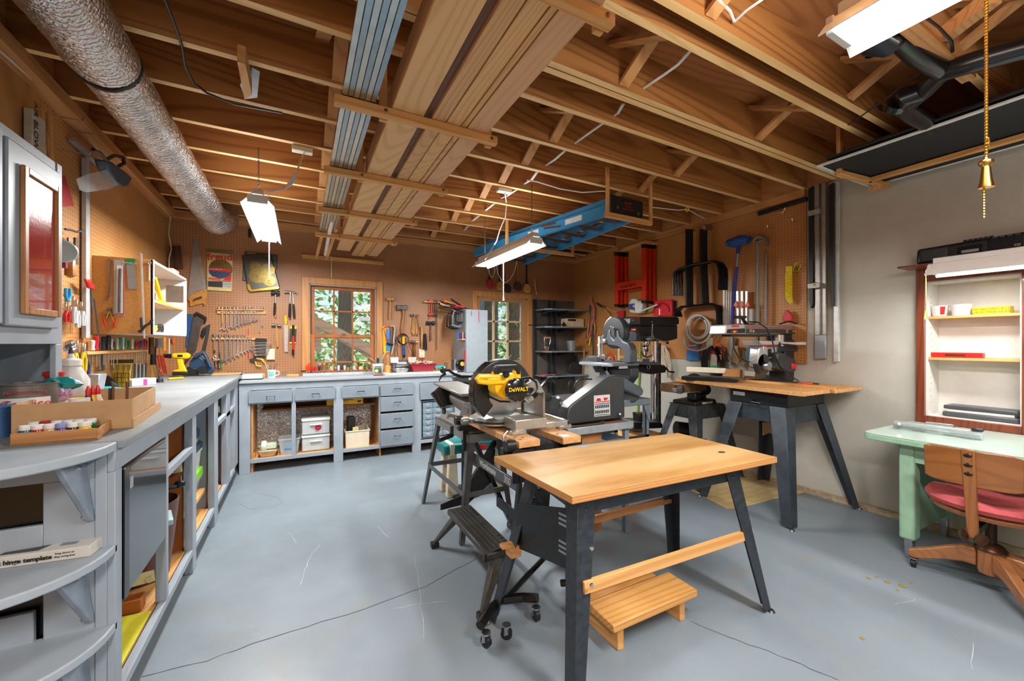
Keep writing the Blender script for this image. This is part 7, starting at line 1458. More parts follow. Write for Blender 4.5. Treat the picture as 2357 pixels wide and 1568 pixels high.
# ================================================================ LEFT WALL AND LEFT BENCH
PLW = wlft(.02)
O('white_strip', B().pp(wlft(.03), L6((452,-900),(492,-900),(492,1005),(452,1005)),.02), pm('#b5b9bd',.4,.1), label='tall grey upright strip on the left pegboard beside the brown cabinet side', cat='strip'); TOP[-1].name = 'upright_strip'
O('shelf_bar', B().pp(wlft(.04),[(173,318),(240,378),(240,390),(173,326)],.03), pm('#9a9c9a',.4,.4), label='thin metal track slanting beside the joists above the left pegboard', cat='track'); TOP[-1].name = 'wall_track'
FS = T('face_shield', 'face shield with a clear visor and a dark blue band hanging high on the left', 'face shield')
PF_ = {'X': LW+.16}
O('visor', B().pp(PF_,[(177,412),(200,402),(250,390),(262,400),(276,425),(250,436),(200,443),(185,438)],.004), pm('#d6dadb',.12,0,.05,6,0,0,.35), FS)
O('crown', B().pp({'X': LW+.17},[(245,370),(258,372),(290,395),(306,410),(296,430),(284,431),(268,418),(252,392)],.06), pm('#1d4355',.3), FS,.012, seg=3)
O('head_band', B().ptube({'X': LW+.18},[(214,344),(230,352),(245,368),(262,358),(284,362),(286,376),(274,382)],.010), BLACK, FS)
AB = T('packaged_blow_gun', 'tall box printed AIR BLOW GUN standing in the gap behind the grey wall cabinet', 'box'); PA = {'X': LW+.05}
O('box_face', B().pp(PA,[(74,250),(107,283),(107,368),(74,350)],.03), pm('#c4bfae',.5), AB,.002); text('AIR BLOW GUN', {'X': LW+.05},0,0,.05, BLACK, AB, loc=tuple(at(81,318, **PA)+Vector((.003,0,0))), rot=-math.pi/2)
O('closet_pole', B().ptube({'X': LW+.08},[(113,262),(113,330),(117,372)],.013), HANDLEW, label='wooden pole hanging next to the air blow gun box', cat='pole')
for i,(u, v) in enumerate(((122,265),(180,303),(140,345),(375,510))):
    p = at(u, v, **PLW); O('wall_hook' if 0 else 'peg_hook', B().tube([p+Vector((-.02,0,0)), p+Vector((.0,-.0,0)), p+Vector((.12,-.01,-.005)), p+Vector((.125,-.01,.015))],.003,6), CHROME, label='%s wire hook from the left on the upper left pegboard' % ORD[i], cat='hook')
O('red_package', B().pp(PLW,[(143,404),(150,404),(171,474),(143,476)],.012), pm('#b0202a',.4), label='red and green hanging package at the right edge of the grey wall cabinet', cat='package'); TOP[-1].name = 'hanging_package'
pk = T('blade_package', 'plastic package with a long drill bit hanging on the brown cabinet side', 'package'); PSd = {'Y': cy0-.006}
O('clear_pack', B().pp(PSd, L6((748,175),(862,180),(860,768),(745,762)),.004), pm('#a8a5a0',.3,0,.08), pk); O('card', B().pp({'Y': cy0-.0075}, L6((778,232),(858,240),(856,745),(772,742)),.001), pm('#dcd8d0',.4), pk); O('red_edge', B().pp({'Y': cy0-.008}, L6((848,240),(860,240),(858,758),(770,752),(770,742),(846,745)),.001), RED, pk); O('drill_bit', B().ptube({'Y': cy0-.012}, L6((812,270),(806,400),(802,735)),.007), pm('#55575a',.3,.7), pk)
p2 = T('blade_package', 'green-topped grey blade package beside the long drill bit', 'package'); O('grey_card', B().pp(PSd, L6((875,165),(965,168),(995,488),(898,482)),.004), pm('#8c8b87',.4,0,.08), p2); O('green_top', B().pp({'Y': cy0-.0075}, L6((873,163),(967,166),(968,222),(878,224)),.001), GREEN, p2); text('HITACHI', {'Y': cy0-.008}, *one(L6,922,212),.018, WHITE, p2)
O('wire_rod', B().ptube(PSd, L6((685,170),(710,175),(705,320),(690,560),(668,612)),.003), STEELD, label='long bent wire hanging on the brown cabinet side', cat='wire')
O('cotter_pin', B().ptube(PSd, L6((1125,205),(1124,395)),.003).ball(at(*one(L6,1125,208), **PSd),.012,8), CHROME, label='steel eye pin hanging at the right of the brown cabinet side', cat='pin')
dv = T('compass_divider', 'brass wing compass with red pencils on the brown cabinet side', 'compass')
for pts in (((700,715),(680,780),(660,835)),((700,715),(735,790),(768,885))): O('compass_leg', B().ptube(PSd, L6(*pts),.005), BRASS, dv)
for pts in (((635,790),(672,908)),((770,795),(742,905))): O('red_pencil', B().ptube({'Y': cy0-.012}, L6(*pts),.005), RED, dv)
O('wing_arc', B().ptube(PSd, L6((625,762),(700,768),(775,758)),.002).ball(at(*one(L6,698,705), **PSd),.014,8), STEELD, dv)
O('long_ruler', B().pp({'Y': cy0-.02}, L6((1022,92),(1045,110),(1080,1010),(1062,1010)),.004), pm('#bfc0bd',.4,.3), label='long steel square hanging over the right edge of the brown cabinet side', cat='ruler')
cb_ = O('curved_pliers', B().ptube({'Y': cy0-.025}, L6((1155,808),(1130,850),(1075,880),(1045,920),(1005,940)),.008).ptube({'Y': cy0-.025}, L6((1035,790),(1038,860),(1045,910),(1025,950)),.007), BLACK, label='black fence pliers at the lower right of the brown cabinet side', cat='pliers')
RG = T('caulk_gun', 'red and silver coping tool hanging beside the grey upright strip', 'tool'); O('red_cover', B().pp(wlft(.07), L6((462,378),(490,380),(545,440),(548,495),(500,480)),.02), RED, RG,.006); O('metal_bars', B().ptube(wlft(.06), L6((505,490),(512,700),(515,975)),.006).ptube(wlft(.09), L6((535,590),(560,760),(585,975)),.005), STEELD, RG)
# hanging tools left of the strip
def plier(K, x, y0, y1, c1, label, w_=14, P=None, jaw=.4):
    P = P or wlft(.05); t_ = T('pliers', label, 'pliers'); ym = y0+(y1-y0)*jaw
    O('jaws', B().pp(P, K((x-w_*.35, ym+8),(x-w_*.45, ym-20),(x-4, y0),(x+4, y0),(x+w_*.45, ym-20),(x+w_*.35, ym+8)),.012), STEEL, t_,.002)
    for s_ in (-1,1): O('grip', B().ptube(P, K((x+s_*4, ym),(x+s_*w_, ym+(y1-ym)*.4),(x+s_*w_*.8, y1)),.0085), pm(c1,.35), t_)
    return t_
plier(L6,258,700,480, '#2a93c9', 'bright blue-handled snips hanging handle up on the left pegboard',24)
plier(L6,250,640,835, '#b51c22', 'first red-handled pliers on the left pegboard',22); plier(L6,305,660,840, '#c0222a', 'second red-handled pliers on the left pegboard',22, wlft(.03))
for i,(x, y0, y1) in enumerate(((330,560,850),(365,600,895),(418,620,875))): plier(L6, x, y0, y1, '#b9bcbd', '%s all-steel locking pliers on the left pegboard' % ORD[i],12)
plier(L6,345,1070,1370, '#e0bb1a', 'yellow-handled pliers nearest the strip of screwdrivers',20, wlft(.06),.33); plier(L6,372,1030,1380, '#3a5580', 'blue-handled pliers behind the yellow pair',18, wlft(.03),.4); plier(L6,428,1060,1350, '#e0bb1a', 'second yellow-handled pliers left of the screwdriver rack',22, wlft(.06),.36); plier(L6,450,1070,1440, '#22386e', 'long navy-handled slip-joint pliers beside the screwdriver rack',34, wlft(.04),.4)
WR_ = T('steel_strap', 'ring of shiny steel wrenches hanging at the right of the grey wall cabinet', 'wrench'); 
for k in range(4): p = at(*one(L6,250+k*18,1110-k*8), **wlft(.05)); torus(b := B(), p,.028,.007,(1,0,.2)); O('ring_end', b, CHROME, WR_)
aw = T('brace_awl', 'turned wooden handled brace hanging high on the left pegboard', 'awl'); O('wooden_handle', B().ptube(wlft(.06), L6((300,110),(295,160),(282,260),(285,340),(290,355)),[.012,.016,.024,.026,.014]), wood('#b5732a', '#93561a', 'z',10,.3,0), aw); O('steel_shank', B().ptube(wlft(.06), L6((262,-60),(266,60),(270,120)),.006), STEELD, aw)
aw = T('brace_awl', 'thin dark rasp with steel tip hanging right of the brace', 'rasp'); O('rasp_blade', B().pp(wlft(.05), L6((342,-60),(372,-60),(370,230),(335,225)),.01), pm('#57504a',.5,.5,.2), aw)
O('hook_bar', B().ptube(wlft(.08), L6((230,-150),(290,-140),(350,-120),(430,-135)),.006), STEELD, label='dark hook bar carrying the brace and rasps', cat='hook')
tpm = T('tape_reel', 'round grey tape reel with red grip half hidden by the grey wall cabinet', 'tape'); O('reel', B().cyl(at(*one(L6,205,85), **wlft(.05)), at(*one(L6,205,85), **wlft(.09)),.06, n=24), pm('#a9b4b8',.3,.2), tpm,.006); O('red_grip', B().ptube(wlft(.06), L6((218,150),(222,265)),.014), pm('#8a2630',.4), tpm)
# screwdriver rack
O('driver_rack', B().pp(wlft(.07), L6((470,1150),(1108,1132),(1108,1148),(470,1185)),.068), PINEy, label='long pine rack of screwdrivers on the left pegboard', cat='rack', bev=.002); TOP[-1].name = 'pine_rack'
sd = [(520,1030, '#d6d4cc',20),(562,985, '#c01f2a',22),(600,1040, '#24303c',12),(640,992, '#1b1c1f',22),(655,1045, '#232f3c',12),(690,980, '#17181a',22),(722,1010, '#c9c6ae',14),(745,1045, '#30343a',12),(782,1008, '#c8c49a',15),(808,1000, '#127a4a',15),(845,1000, '#cfd4d4',12),(866,1005, '#128a55',14),(905,1030, '#16774a',12),(940,1015, '#d0cf9f',15),(985,1035, '#b02430',13),(1008,1040, '#a82a34',10),(1030,1032, '#3a4a86',12),(1050,1030, '#b5303a',12),(1075,1018, '#b22630',14),(1098,1030, '#8a2028',9)]
for i,(x, y, c2, w_) in enumerate(sd):
    P = wlft(.045); u, v = one(L6, x, y); u2, v2 = one(L6, x,1145-(x-470)*.03); a, e = at(u, v, **P), at(u2, v2, **P); a = Vector((a.x, e.y, a.z)); e.z += .004; r = w_*.00062
    t_ = T('screwdriver', '%s screwdriver from the left in the long pine rack' % ORD[i], 'screwdriver', 'screwdrivers in the long pine rack'); O('handle', B().tube([e, e.lerp(a,.15), e.lerp(a,.25), e.lerp(a,.92), a],[r, r, r*.8, r*1.1, r*.7],8), pm(c2,.25,0,.05), t_)
    O('shank', B().cyl(e-Vector((0,0,.03)), e-Vector((0,0,.09+.05*((i*7) % 5)/5)),.003, n=6), STEEL, t_)
O('paint_scraper', B().pp(wlft(.03), L6((592,1300),(652,1298),(648,1355),(598,1358)),.004).ptube(wlft(.03), L6((622,1180),(622,1300)),.008), STEELD, label='dark paint scraper hanging under the screwdriver rack', cat='scraper')
# things in the white cabinet
xm = cxf-.12
O('black_case', B().box(xm-.05, cy0+.05, czm+.001, cxf-.03, cy0+.18, czm+.06), BLACK, label='small black case on the middle shelf of the white cabinet', cat='case', bev=.006); O('pine_strip', B().box(xm-.06, cy0+.04, czm+.061, cxf-.035, cy0+.2, czm+.075), PINEy, label='pine strip lying on the black case', cat='board'); O('dark_box', B().box(xm-.04, cy0+.06, czm+.0755, cxf-.05, cy0+.16, czm+.12), pm('#26282b',.4), label='dark box on top of the pine strip in the white cabinet', cat='box', bev=.004)
O('yellow_level', B().beam((cxf-.04, cy0+.20, czm+.17),(cxf-.04, cy0+.36, czm+.015),.02,.03), YEL, label='yellow tool leaning on the middle shelf of the white cabinet', cat='tool', bev=.003); O('yellow_tray', B().box(cxf-.08, cy0+.22, czm+.001, cxf-.02, cy0+.40, czm+.012), YEL, label='flat yellow tray on the middle shelf of the white cabinet', cat='tray')
tl = T('rotary_tool', 'yellow and black cordless tool on the bottom of the white cabinet', 'tool'); zc = c_zb+.019; O('tool_body', B().tube([(cxf-.05, cy0+.06, zc+.02),(cxf-.05, cy0+.17, zc+.025),(cxf-.05, cy0+.22, zc+.025)],[.012,.022,.024],10), YEL, tl); O('tool_body', B().box(cxf-.09, cy0+.22, zc, cxf-.03, cy0+.34, zc+.06), BLACK, tl,.01); 
t2 = T('rotary_tool', 'black wheeled yellow tool at the far end of the white cabinet bottom', 'tool'); O('tool_body', B().cyl((cxf-.08, cy0+.40, zc+.035),(cxf-.04, cy0+.40, zc+.035),.034, n=18), BLACK, t2,.004); O('tool_body', B().box(cxf-.09, cy0+.36, zc, cxf-.05, cy0+.46, zc+.05), YEL, t2,.006)
O('clear_bag', B().ball((cxf-.10, cy0+.12, zc+.07),.06,10,(1,1,1.1)), pm('#cfd3d3',.2,0,.1,20,0,0,.6), label='crumpled clear plastic bag in the white cabinet', cat='bag'); O('steel_plate', B().box(cxf-.14, cy1-.020, at(410,690, X=cxf).z, cxf-.02, cy1-.017, at(410,650, X=cxf).z), STEEL, label='perforated steel grater plate fixed inside the white cabinet', cat='plate')
O('beige_box', B().box(cxf-.20, cy1-.2, c_zt+.001, cxf-.05, cy1-.02, c_zt+.06), pm('#bdb095',.5), label='beige electrical box on top of the white cabinet', cat='box', bev=.004)
# hand tools under the white cabinet
for i,(x, y0, y1, c2, r, l) in enumerate(((1145,1000,1180, '#5a3a20',.02, 'brown-handled tool'),(1165,1100,1290, '#1c1d1f',.022, 'black tube'),(1225,1010,1110, '#5d6163',.03, 'grey trowel'),(1282,1000,1140, '#d08a2a',.014, 'orange-handled hammer'),(1335,1010,1170, '#c9cccd',.006, 'steel rod'),(1385,1000,1150, '#35383b',.012, 'dark saw handle'))):
    O('hand_tool', B().ptube(wlft(.05), L6((x, y0),(x, y1)), r), pm(c2,.4,.2), label=l+' hanging under the white cabinet', cat='tool')
O('scissor_pack', B().pp(wlft(.06), L6((1370,1000),(1425,1000),(1500,1060),(1500,1150),(1400,1150)),.01), pm('#e2712a',.4), label='orange and white blade package under the white cabinet', cat='package')
for i,(x, c2) in enumerate(((1215, '#d0331e'),(1245, '#9a4a2a'),(1265, '#cf2a1c'))): O('chisel_handle' if 0 else 'long_file', B().ptube(wlft(.07), L6((x,1190),(x+20,1290),(x+40,1385)),[.009,.010,.006]), pm(c2,.4), label='%s red or brown handled file leaning under the white cabinet' % ORD[i], cat='file')
# stuff on the left bench
ZL = LZ+.001
def lb(u, v): return at(u, v, Z=ZL)
dr2 = T('cordless_drill', 'yellow cordless drill standing on the left bench below the white cabinet', 'drill'); PDr = {'Y': lb(410,868).y}; AL = CR(0,600,3.92)
O('drill_body', B().pp(PDr, AL((1545,838),(1690,832),(1712,850),(1715,872),(1690,890),(1545,880)),.06), YEL, dr2,.014, seg=3); O('drill_grip', B().pp({'Y': PDr['Y']+.01}, AL((1590,885),(1650,885),(1652,930),(1680,990),(1690,1005),(1555,1008),(1560,990),(1610,980)),.04), YEL, dr2,.01, seg=2)
O('drill_chuck', B().cyl(at(*one(AL,1545,862), Y=PDr['Y']+.03), at(*one(AL,1470,860), Y=PDr['Y']+.03),.022,.017,16), BLACK, dr2); O('drill_base', B().pp({'Y': PDr['Y']-.005}, AL((1550,1008),(1695,1005),(1698,1035),(1552,1038)),.07), BLACK, dr2,.006); O('name_band', B().pp({'Y': PDr['Y']-.001}, AL((1600,850),(1648,850),(1648,870),(1600,870)),.001), BLACK, dr2)
bs_ = T('cordless_saw', 'dark blue cordless circular saw on the left bench beside the yellow drill', 'saw'); q = lb(465,865); PQ = {'Y': lb(450,866).y}; NV = pm('#1f3a56',.35,0,.08)
O('saw_body', B().pp(PQ, AL((1735,880),(1770,830),(1800,860),(1880,920),(1925,960),(1930,1000),(1900,1025),(1840,1020),(1700,1000),(1705,920)),.09), NV, bs_,.015, seg=3); O('saw_handle', B().tube([at(*one(AL, x, y), Y=PQ['Y']-.02) for x, y in ((1755,870),(1830,825),(1850,850),(1900,960))],.017,10), NV, bs_); c = at(*one(AL,1825,990), Y=PQ['Y']-.03); O('saw_guard', B().cyl(c, c+Vector((0,.04,0)),.04, n=20), BLACK, bs_); O('battery', B().pp({'Y': PQ['Y']-.01}, AL((1680,960),(1780,975),(1785,1035),(1690,1035)),.08), BLACK, bs_,.006)
yk = T('utility_knife', 'yellow utility knife lying on the left bench in front of the drill', 'knife'); O('knife_body', B().beam(lb(387,875)+Vector((0,0,.01)), lb(422,872)+Vector((0,0,.01)),.025,.018), YEL, yk,.006)
bts = O('socket_strip', B().box(at(490,860, Y=5.1).x,5.0, ZL, at(557,860, Y=5.1).x,5.06, ZL+.02), PINEx, label='pale wooden strip holding small sockets at the far end of the left bench', cat='strip', bev=.002); bts.name = 'wooden_strip'
for i in range(5): x = at(525+i*8,850, Y=5.03).x; O('small_socket', B().cyl((x,5.03, ZL+.0205),(x,5.03, ZL+.035),.007, n=10), CHROME, label='%s small socket from the left on the pale wooden strip' % ORD[i], cat='socket', group='small sockets on the pale strip')
dk_ = T('drill_bit_stand', 'long auger bit standing in a black clamp on the left bench', 'bit'); p = lb(367,880); O('auger', B().tube([p+Vector((0.004*math.cos(k),.004*math.sin(k),.02+.006*k)) for k in range(16)],.006,6), STEELD, dk_); O('clamp_base', B().cyl(p, p+Vector((0,0,.03)),.028,.022,14), BLACK, dk_)
pkb = T('bit_carton', 'white and pink carton of small parts on the left bench', 'box'); a, e = lb(304,890), lb(360,884); O('carton_body', B().hexa([a, e, e+Vector((-.1,.06,0)), a+Vector((-.1,.06,0))],[v+Vector((0,0,.05)) for v in (a, e, e+Vector((-.1,.06,0)), a+Vector((-.1,.06,0)))]), pm('#dcd8d6',.5), pkb,.002); m_ = a.lerp(e,.45); O('pink_patch', B().beam(m_+Vector((.001,-.001,.025)), a.lerp(e,.6)+Vector((.001,-.001,.025)),.002,.046), pm('#d8408a',.4), pkb)
tb = O('tan_block', B().cb(lb(348,872)+Vector((-.03,.03,.09)),(.07,.07,.17)), pm('#b98a50',.6,0,.1), label='tan wooden block standing behind the pink carton', cat='block', bev=.003)
pck = T('spade_bit_pack', 'yellow pack of spade bits standing in a black wire basket', 'package'); PY_ = {'Y': lb(270,893).y}; O('yellow_card', B().pp(PY_, AL((980,925),(1190,920),(1160,1150),(1040,1152)),.006), pm('#dcb020',.4), pck,.001); O('dark_top', B().pp({'Y': PY_['Y']-.002}, AL((975,895),(1205,892),(1203,925),(980,928)),.006), pm('#33312c',.5), pck)
for k, x in enumerate((1010,1060,1115,1160)): O('spade_bit', B().pp({'Y': PY_['Y']-.004}, AL((x-18,940),(x+18,940),(x+12,985),(x+4,990),(x+2,1120),(x-2,1120),(x-4,990),(x-12,985)),.003), pm('#8e8576',.4,.5), pck)
b = B(); YW = PY_['Y']-.03
for y in (1018,1055,1100,1140): b.ptube({'Y': YW}, AL((1030, y),(1165, y)),.002,5)
for x in (1030,1060,1095,1130,1165): b.ptube({'Y': YW}, AL((x,1018),(x,1140)),.002,5)
O('wire_basket', b, BLACK, label='black wire basket in front of the yellow bit pack', cat='basket')
for i in range(7): P = wlft(.06); O('thin_chisel', B().ptube(P, AL((1215+i*17,930+4*(i % 3)),(1213+i*17,1060)),.006), STEEL if i % 2 else pm('#3a4a4a',.4), label='%s bit pack from the left in the row beside the yellow spade bits' % ORD[i], cat='bit', group='row of steel bits beside the yellow pack')
tq = T('heat_gun', 'teal and black power tool lying behind the cardboard box', 'tool'); O('teal_body', B().tube([lb(222,905)+Vector((0,0,.02)), lb(250,903)+Vector((0,0,.02)), lb(280,901)+Vector((0,0,.015))],[.022,.02,.012],10), pm('#1592a2',.35), tq)
ck = O('hand_plane', B().pp({'Y': lb(240,897).y}, AL((868,1155),(880,1060),(905,1035),(960,1045),(1050,1120),(1052,1150),(1000,1150)),.06), pm('#26282b',.35,.1), label='black toothed sanding block behind the cardboard box', cat='tool', bev=.012)
gb = T('metal_pail', 'small galvanised square pail on the left bench', 'pail'); p = lb(206,908); O('pail_body', B().hexa([p+Vector((-.05,-.04,0)), p+Vector((.05,-.04,0)), p+Vector((.05,.05,0)), p+Vector((-.05,.05,0))],[p+Vector((-.065,-.055,.13)), p+Vector((.065,-.055,.13)), p+Vector((.065,.06,.13)), p+Vector((-.065,.06,.13))]), pm('#b3b9bc',.35,.6,.1,15), gb,.004)
jg = T('glue_jug', 'white jug with a black spout behind the red-capped bottle', 'jug'); p = lb(163,955); O('jug_body', B().lathe([(.055,0),(.062,.01),(.062,.16),(.035,.215),(.03,.225)], p, n=24), pm('#c9c9c5',.35), jg); O('jug_cap', B().lathe([(.036,.225),(.036,.25),(.03,.255),(.014,.26),(.004,.30)], p, n=18), WHITE, jg); O('spout', B().lathe([(.012,.258),(.011,.27),(.004,.31)], p, n=10), BLACK, jg); O('yellow_label', B().lathe([(.063,.03),(.063,.09)], p, n=24, cap=False), pm('#d9a52a',.4), jg)
rc = T('glue_bottle', 'white bottle with a bright red screw cap on the left bench', 'bottle'); p = lb(124,968); O('bottle_body', B().lathe([(.04,0),(.045,.01),(.045,.12),(.038,.14),(.025,.15)], p, n=24), pm('#cfccc9',.3), rc); O('red_cap', B().lathe([(.027,.15),(.028,.19),(.033,.192),(.033,.205),(.02,.21),(0,.21)], p, n=20), RED, rc)
cp = T('food_tin', 'large grey tin printed with red script lettering on the left bench', 'tin'); p = lb(62,955); p.x = -.93; p = Vector((-.95, at(60,900, X=-.95).y, ZL)); O('tin_body', B().lathe([(.085,0),(.085,.165),(.088,.168),(.088,.172),(.08,.172),(.08,.165)], p, n=32), pm('#77736e',.3,.5,.1), cp)
ca = math.atan2(-p.y,-p.x)
dvec = Vector((-p.x,-p.y,0)).normalized(); rz_ = math.atan2(dvec.x,-dvec.y)
O('white_label', B().add([(p.x+.086*math.cos(ca+a), p.y+.086*math.sin(ca+a), z) for z in (ZL+.075, ZL+.12) for a in [-.8+.2*k for k in range(9)]],[(i, i+1, i+10, i+9) for i in range(8)]), pm('#e3e1dc',.4), cp)
text('Caprice', {'X': 0, 'rz': rz_},0,0,.04, RED, cp, loc=tuple(p+dvec*.0875+Vector((0,0,.098))), ext=.002)
text('PAPADOPOULOS', {'X': 0, 'rz': rz_},0,0,.014, RED, cp, loc=tuple(p+dvec*.0875+Vector((0,0,.14))), ext=.002)
b = B(); p = at(118,905, Z=ZL+.12)
m_, nt, bs = base('crumpled_wrap'); v = coords(nt); vo = N(nt, 'TexVoronoi'); vo.feature = 'DISTANCE_TO_EDGE'; vo.inputs['Scale'].default_value = 26; nt.links.new(v, vo.inputs['Vector']); nt.links.new(ramp(nt, vo.outputs['Distance'],[(.0, lin('#5a4560')),(.06, lin('#c79fc0'))]), bs.inputs['Base Color']); bs.inputs['Roughness'].default_value = .2
vs, fs = [],[]; rr = random.Random(9); nb = B().ball(p,.05,14,(1.2,1,.9)); nb.v = [v_+Vector((rr.uniform(-.007,.007), rr.uniform(-.007,.007), rr.uniform(-.007,.007))) for v_ in nb.v]
PK = O('patterned_bag', nb, m_, label='crumpled pink patterned bag in the open cardboard box', cat='bag', flat=True)
nb = B().ball(p+Vector((.02,.01,.035)),.045,12,(1.5,1,.6)); nb.v = [v_+Vector((rr.uniform(-.008,.008), rr.uniform(-.008,.008), rr.uniform(-.008,.008))) for v_ in nb.v]; O('teal_bag', nb, pm('#158a8c',.3), label='crumpled teal plastic bag on the pink patterned one', cat='bag', flat=True)
# cardboard box and paint tray in the foreground
CBX = T('cardboard_box', 'open shallow cardboard box on the near end of the left bench', 'box')
F1, F2, F3, F4 = lb(22,1008), lb(305,985), lb(358,942), lb(150,945)
F1 = Vector((F2.x-.50, F2.y-.02, ZL)); 
def wallb(a, c2, h, th=.004): d = (c2-a).normalized(); s_ = Vector((-d.y, d.x,0))*th; return B().hexa([a, c2, c2+s_, a+s_],[v+Vector((0,0, h)) for v in (a, c2, c2+s_, a+s_)])
F1 = at(25,1008, Z=ZL); F4 = F1+(F3-F2); hB = .112
for a, c2 in ((F1, F2),(F2, F3),(F3, F4),(F4, F1)): O('box_side', wallb(a, c2, hB), CARD, CBX,.001)
O('box_side', wallb(F2+(F2-F1).normalized()*.004-(F3-F2).normalized()*.002, F3+(F2-F1).normalized()*.02,.035), CARD, CBX); O('box_bottom', B().prism([F1, F2, F3, F4],(0,0,.004)), CARD, CBX)
for i,(u, v, c2, l) in enumerate(((165,925, '#2c2320', 'dark'),(178,915, '#e0a82a', 'yellow'),(182,935, '#d8cdb4', 'cream'))):
    p = F1.lerp(F2,.48+.03*i)+(F4-F1)*.35; p = Vector((p.x, p.y+.015*i, ZL+.005)); t_ = T('squeeze_bottle', l+' squeeze bottle with a red tip in the cardboard box', 'bottle'); O('bottle_body', B().lathe([(.016,0),(.018,.08),(.01,.10),(.008,.112)], p, n=14), pm(c2,.4), t_); O('red_tip', B().lathe([(.008,.112),(.0085,.13),(.003,.15)], p, n=10), RED, t_)
p = F1.lerp(F2,.42)+(F4-F1)*.3; O('white_lid_jar', B().lathe([(.028,0),(.028,.085),(.03,.087),(.03,.105),(0,.106)], Vector((p.x, p.y, ZL+.005)), n=20), WHITE, label='white lidded jar in the open cardboard box', cat='jar')
for i,(k, h) in enumerate(((.66,.14),(.69,.155),(.83,.165))): p = F1.lerp(F2, k)+(F4-F1)*.4; O('copper_tube', B().cyl((p.x, p.y, ZL+.005),(p.x+.003, p.y, ZL+h),.005, n=8), pm('#7f5a3c' if i else '#4d4a46',.35,.7), label='%s thin rod from the left standing in the cardboard box' % ORD[i], cat='rod')
PTY = T('wooden_tray', 'low wooden tray holding paint jars in front of the cardboard box', 'tray')
G1, G2, G3 = lb(23,1027), lb(230,1011), lb(269,977); G4 = G1+(G3-G2); TW = wood('#c08a52', '#a06a38', 'x',9,.45,0)
for a, c2 in ((G1, G2),(G2, G3),(G3, G4),(G4, G1)): O('tray_side', wallb(a, c2,.038,.007), TW, PTY,.001)
O('tray_bottom', B().prism([G1, G2, G3, G4],(0,0,.006)), TW, PTY)
jc = ['#2f5c7d', '#b31f26', '#c9a063', '#5b3b76', '#2b2b28', '#e2b51a', '#6b5a3a', '#243a5a', '#8a2a2a', '#c9c3b5', '#3b2f56', '#2a6b3a', '#4a3a2a', '#1e1f20', '#7a7a30', '#934a22', '#335', '#222222']
k = 0
for r in range(3):
    for j in range(6):
        s0 = .10+j*.135; p = G1.lerp(G2, s0)+(G4-G1)*(.18+r*.26); p = Vector((p.x, p.y, ZL+.0065)); c2 = jc[k]; c2 = '#333355' if len(c2) < 5 else c2
        t_ = T('paint_jar', '%s paint jar from the left in the %s row of the wooden tray' % (ORD[j],('front', 'middle', 'back')[r]), 'jar', 'paint jars in the wooden tray')
        O('jar_glass', B().lathe([(.015,0),(.0165,.004),(.0165,.028),(.014,.033)], p, n=14), pm(c2,.12), t_); O('jar_lid', B().lathe([(.0155,.033),(.0165,.035),(.0165,.046),(.015,.048),(0,.048)], p, n=16), pm('#8a8fc4' if (r, j) == (0,3) else '#a3222a' if (r, j) == (1,1) else '#deded8',.4), t_); k += 1
O('blue_can', B().lathe([(.045,0),(.045,.10),(.048,.102),(.048,.108),(0,.108)], Vector((-.95, at(-16,900, X=-.95).y, ZL)), n=24), pm('#3a5a86',.35), label='small blue can at the left edge inside the grey cabinet niche', cat='can')
# template box on the middle end shelf
HB = T('template_box', 'flat white hinge template box on the middle rounded shelf', 'box'); zs = .656
a, c2 = at(0,1310, Z=zs), at(207,1281, Z=zs); d = (c2-a).normalized(); s_ = Vector((-d.y, d.x,0)); a = c2-d*.44; dep = .13
m_ = pm('#c3c0b8',.45,0,.04); O('box_body', B().hexa([a, c2, c2+s_*dep, a+s_*dep],[v+Vector((0,0,.034)) for v in (a, c2, c2+s_*dep, a+s_*dep)]), m_, HB,.001)
up_ = Vector((0,0,.0345)); O('dark_print', B().prism([a+d*.22+s_*.015+up_, a+d*.31+s_*.015+up_, a+d*.35+s_*.115+up_, a+d*.24+s_*.115+up_],(0,0,.0006)), pm('#3a3a3c',.5), HB); O('hinge_picture', B().prism([a+d*.35+s_*.03+up_, a+d*.39+s_*.03+up_, a+d*.39+s_*.05+up_, a+d*.35+s_*.05+up_],(0,0,.0006)).prism([a+d*.37+s_*.07+up_, a+d*.41+s_*.07+up_, a+d*.41+s_*.09+up_, a+d*.37+s_*.09+up_],(0,0,.0006)), pm('#76787a',.4), HB)
rzb = math.atan2(d.y, d.x); text('butt hinge template', {'X': 0, 'rz': rzb},0,0,.0185, BLACK, HB, loc=tuple(at(46,1304, Z=zs)-s_*.0015+Vector((0,0,.016))), ext=.0006, bold=True); text('hang doors so', {'X': 0, 'rz': rzb},0,0,.008, BLACK, HB, loc=tuple(c2-d*.06-s_*.001+Vector((0,0,.023))), ext=.0004); text('they swing free', {'X': 0, 'rz': rzb},0,0,.008, BLACK, HB, loc=tuple(c2-d*.06-s_*.001+Vector((0,0,.013))), ext=.0004)
O('blue_book', B().cb(a+d*.01+s_*.09+Vector((-.02,0,.045)),(.16,.10,.02), rzb), pm('#3a9bd0',.4), label='blue and yellow booklet at the left end of the hinge template box', cat='booklet')
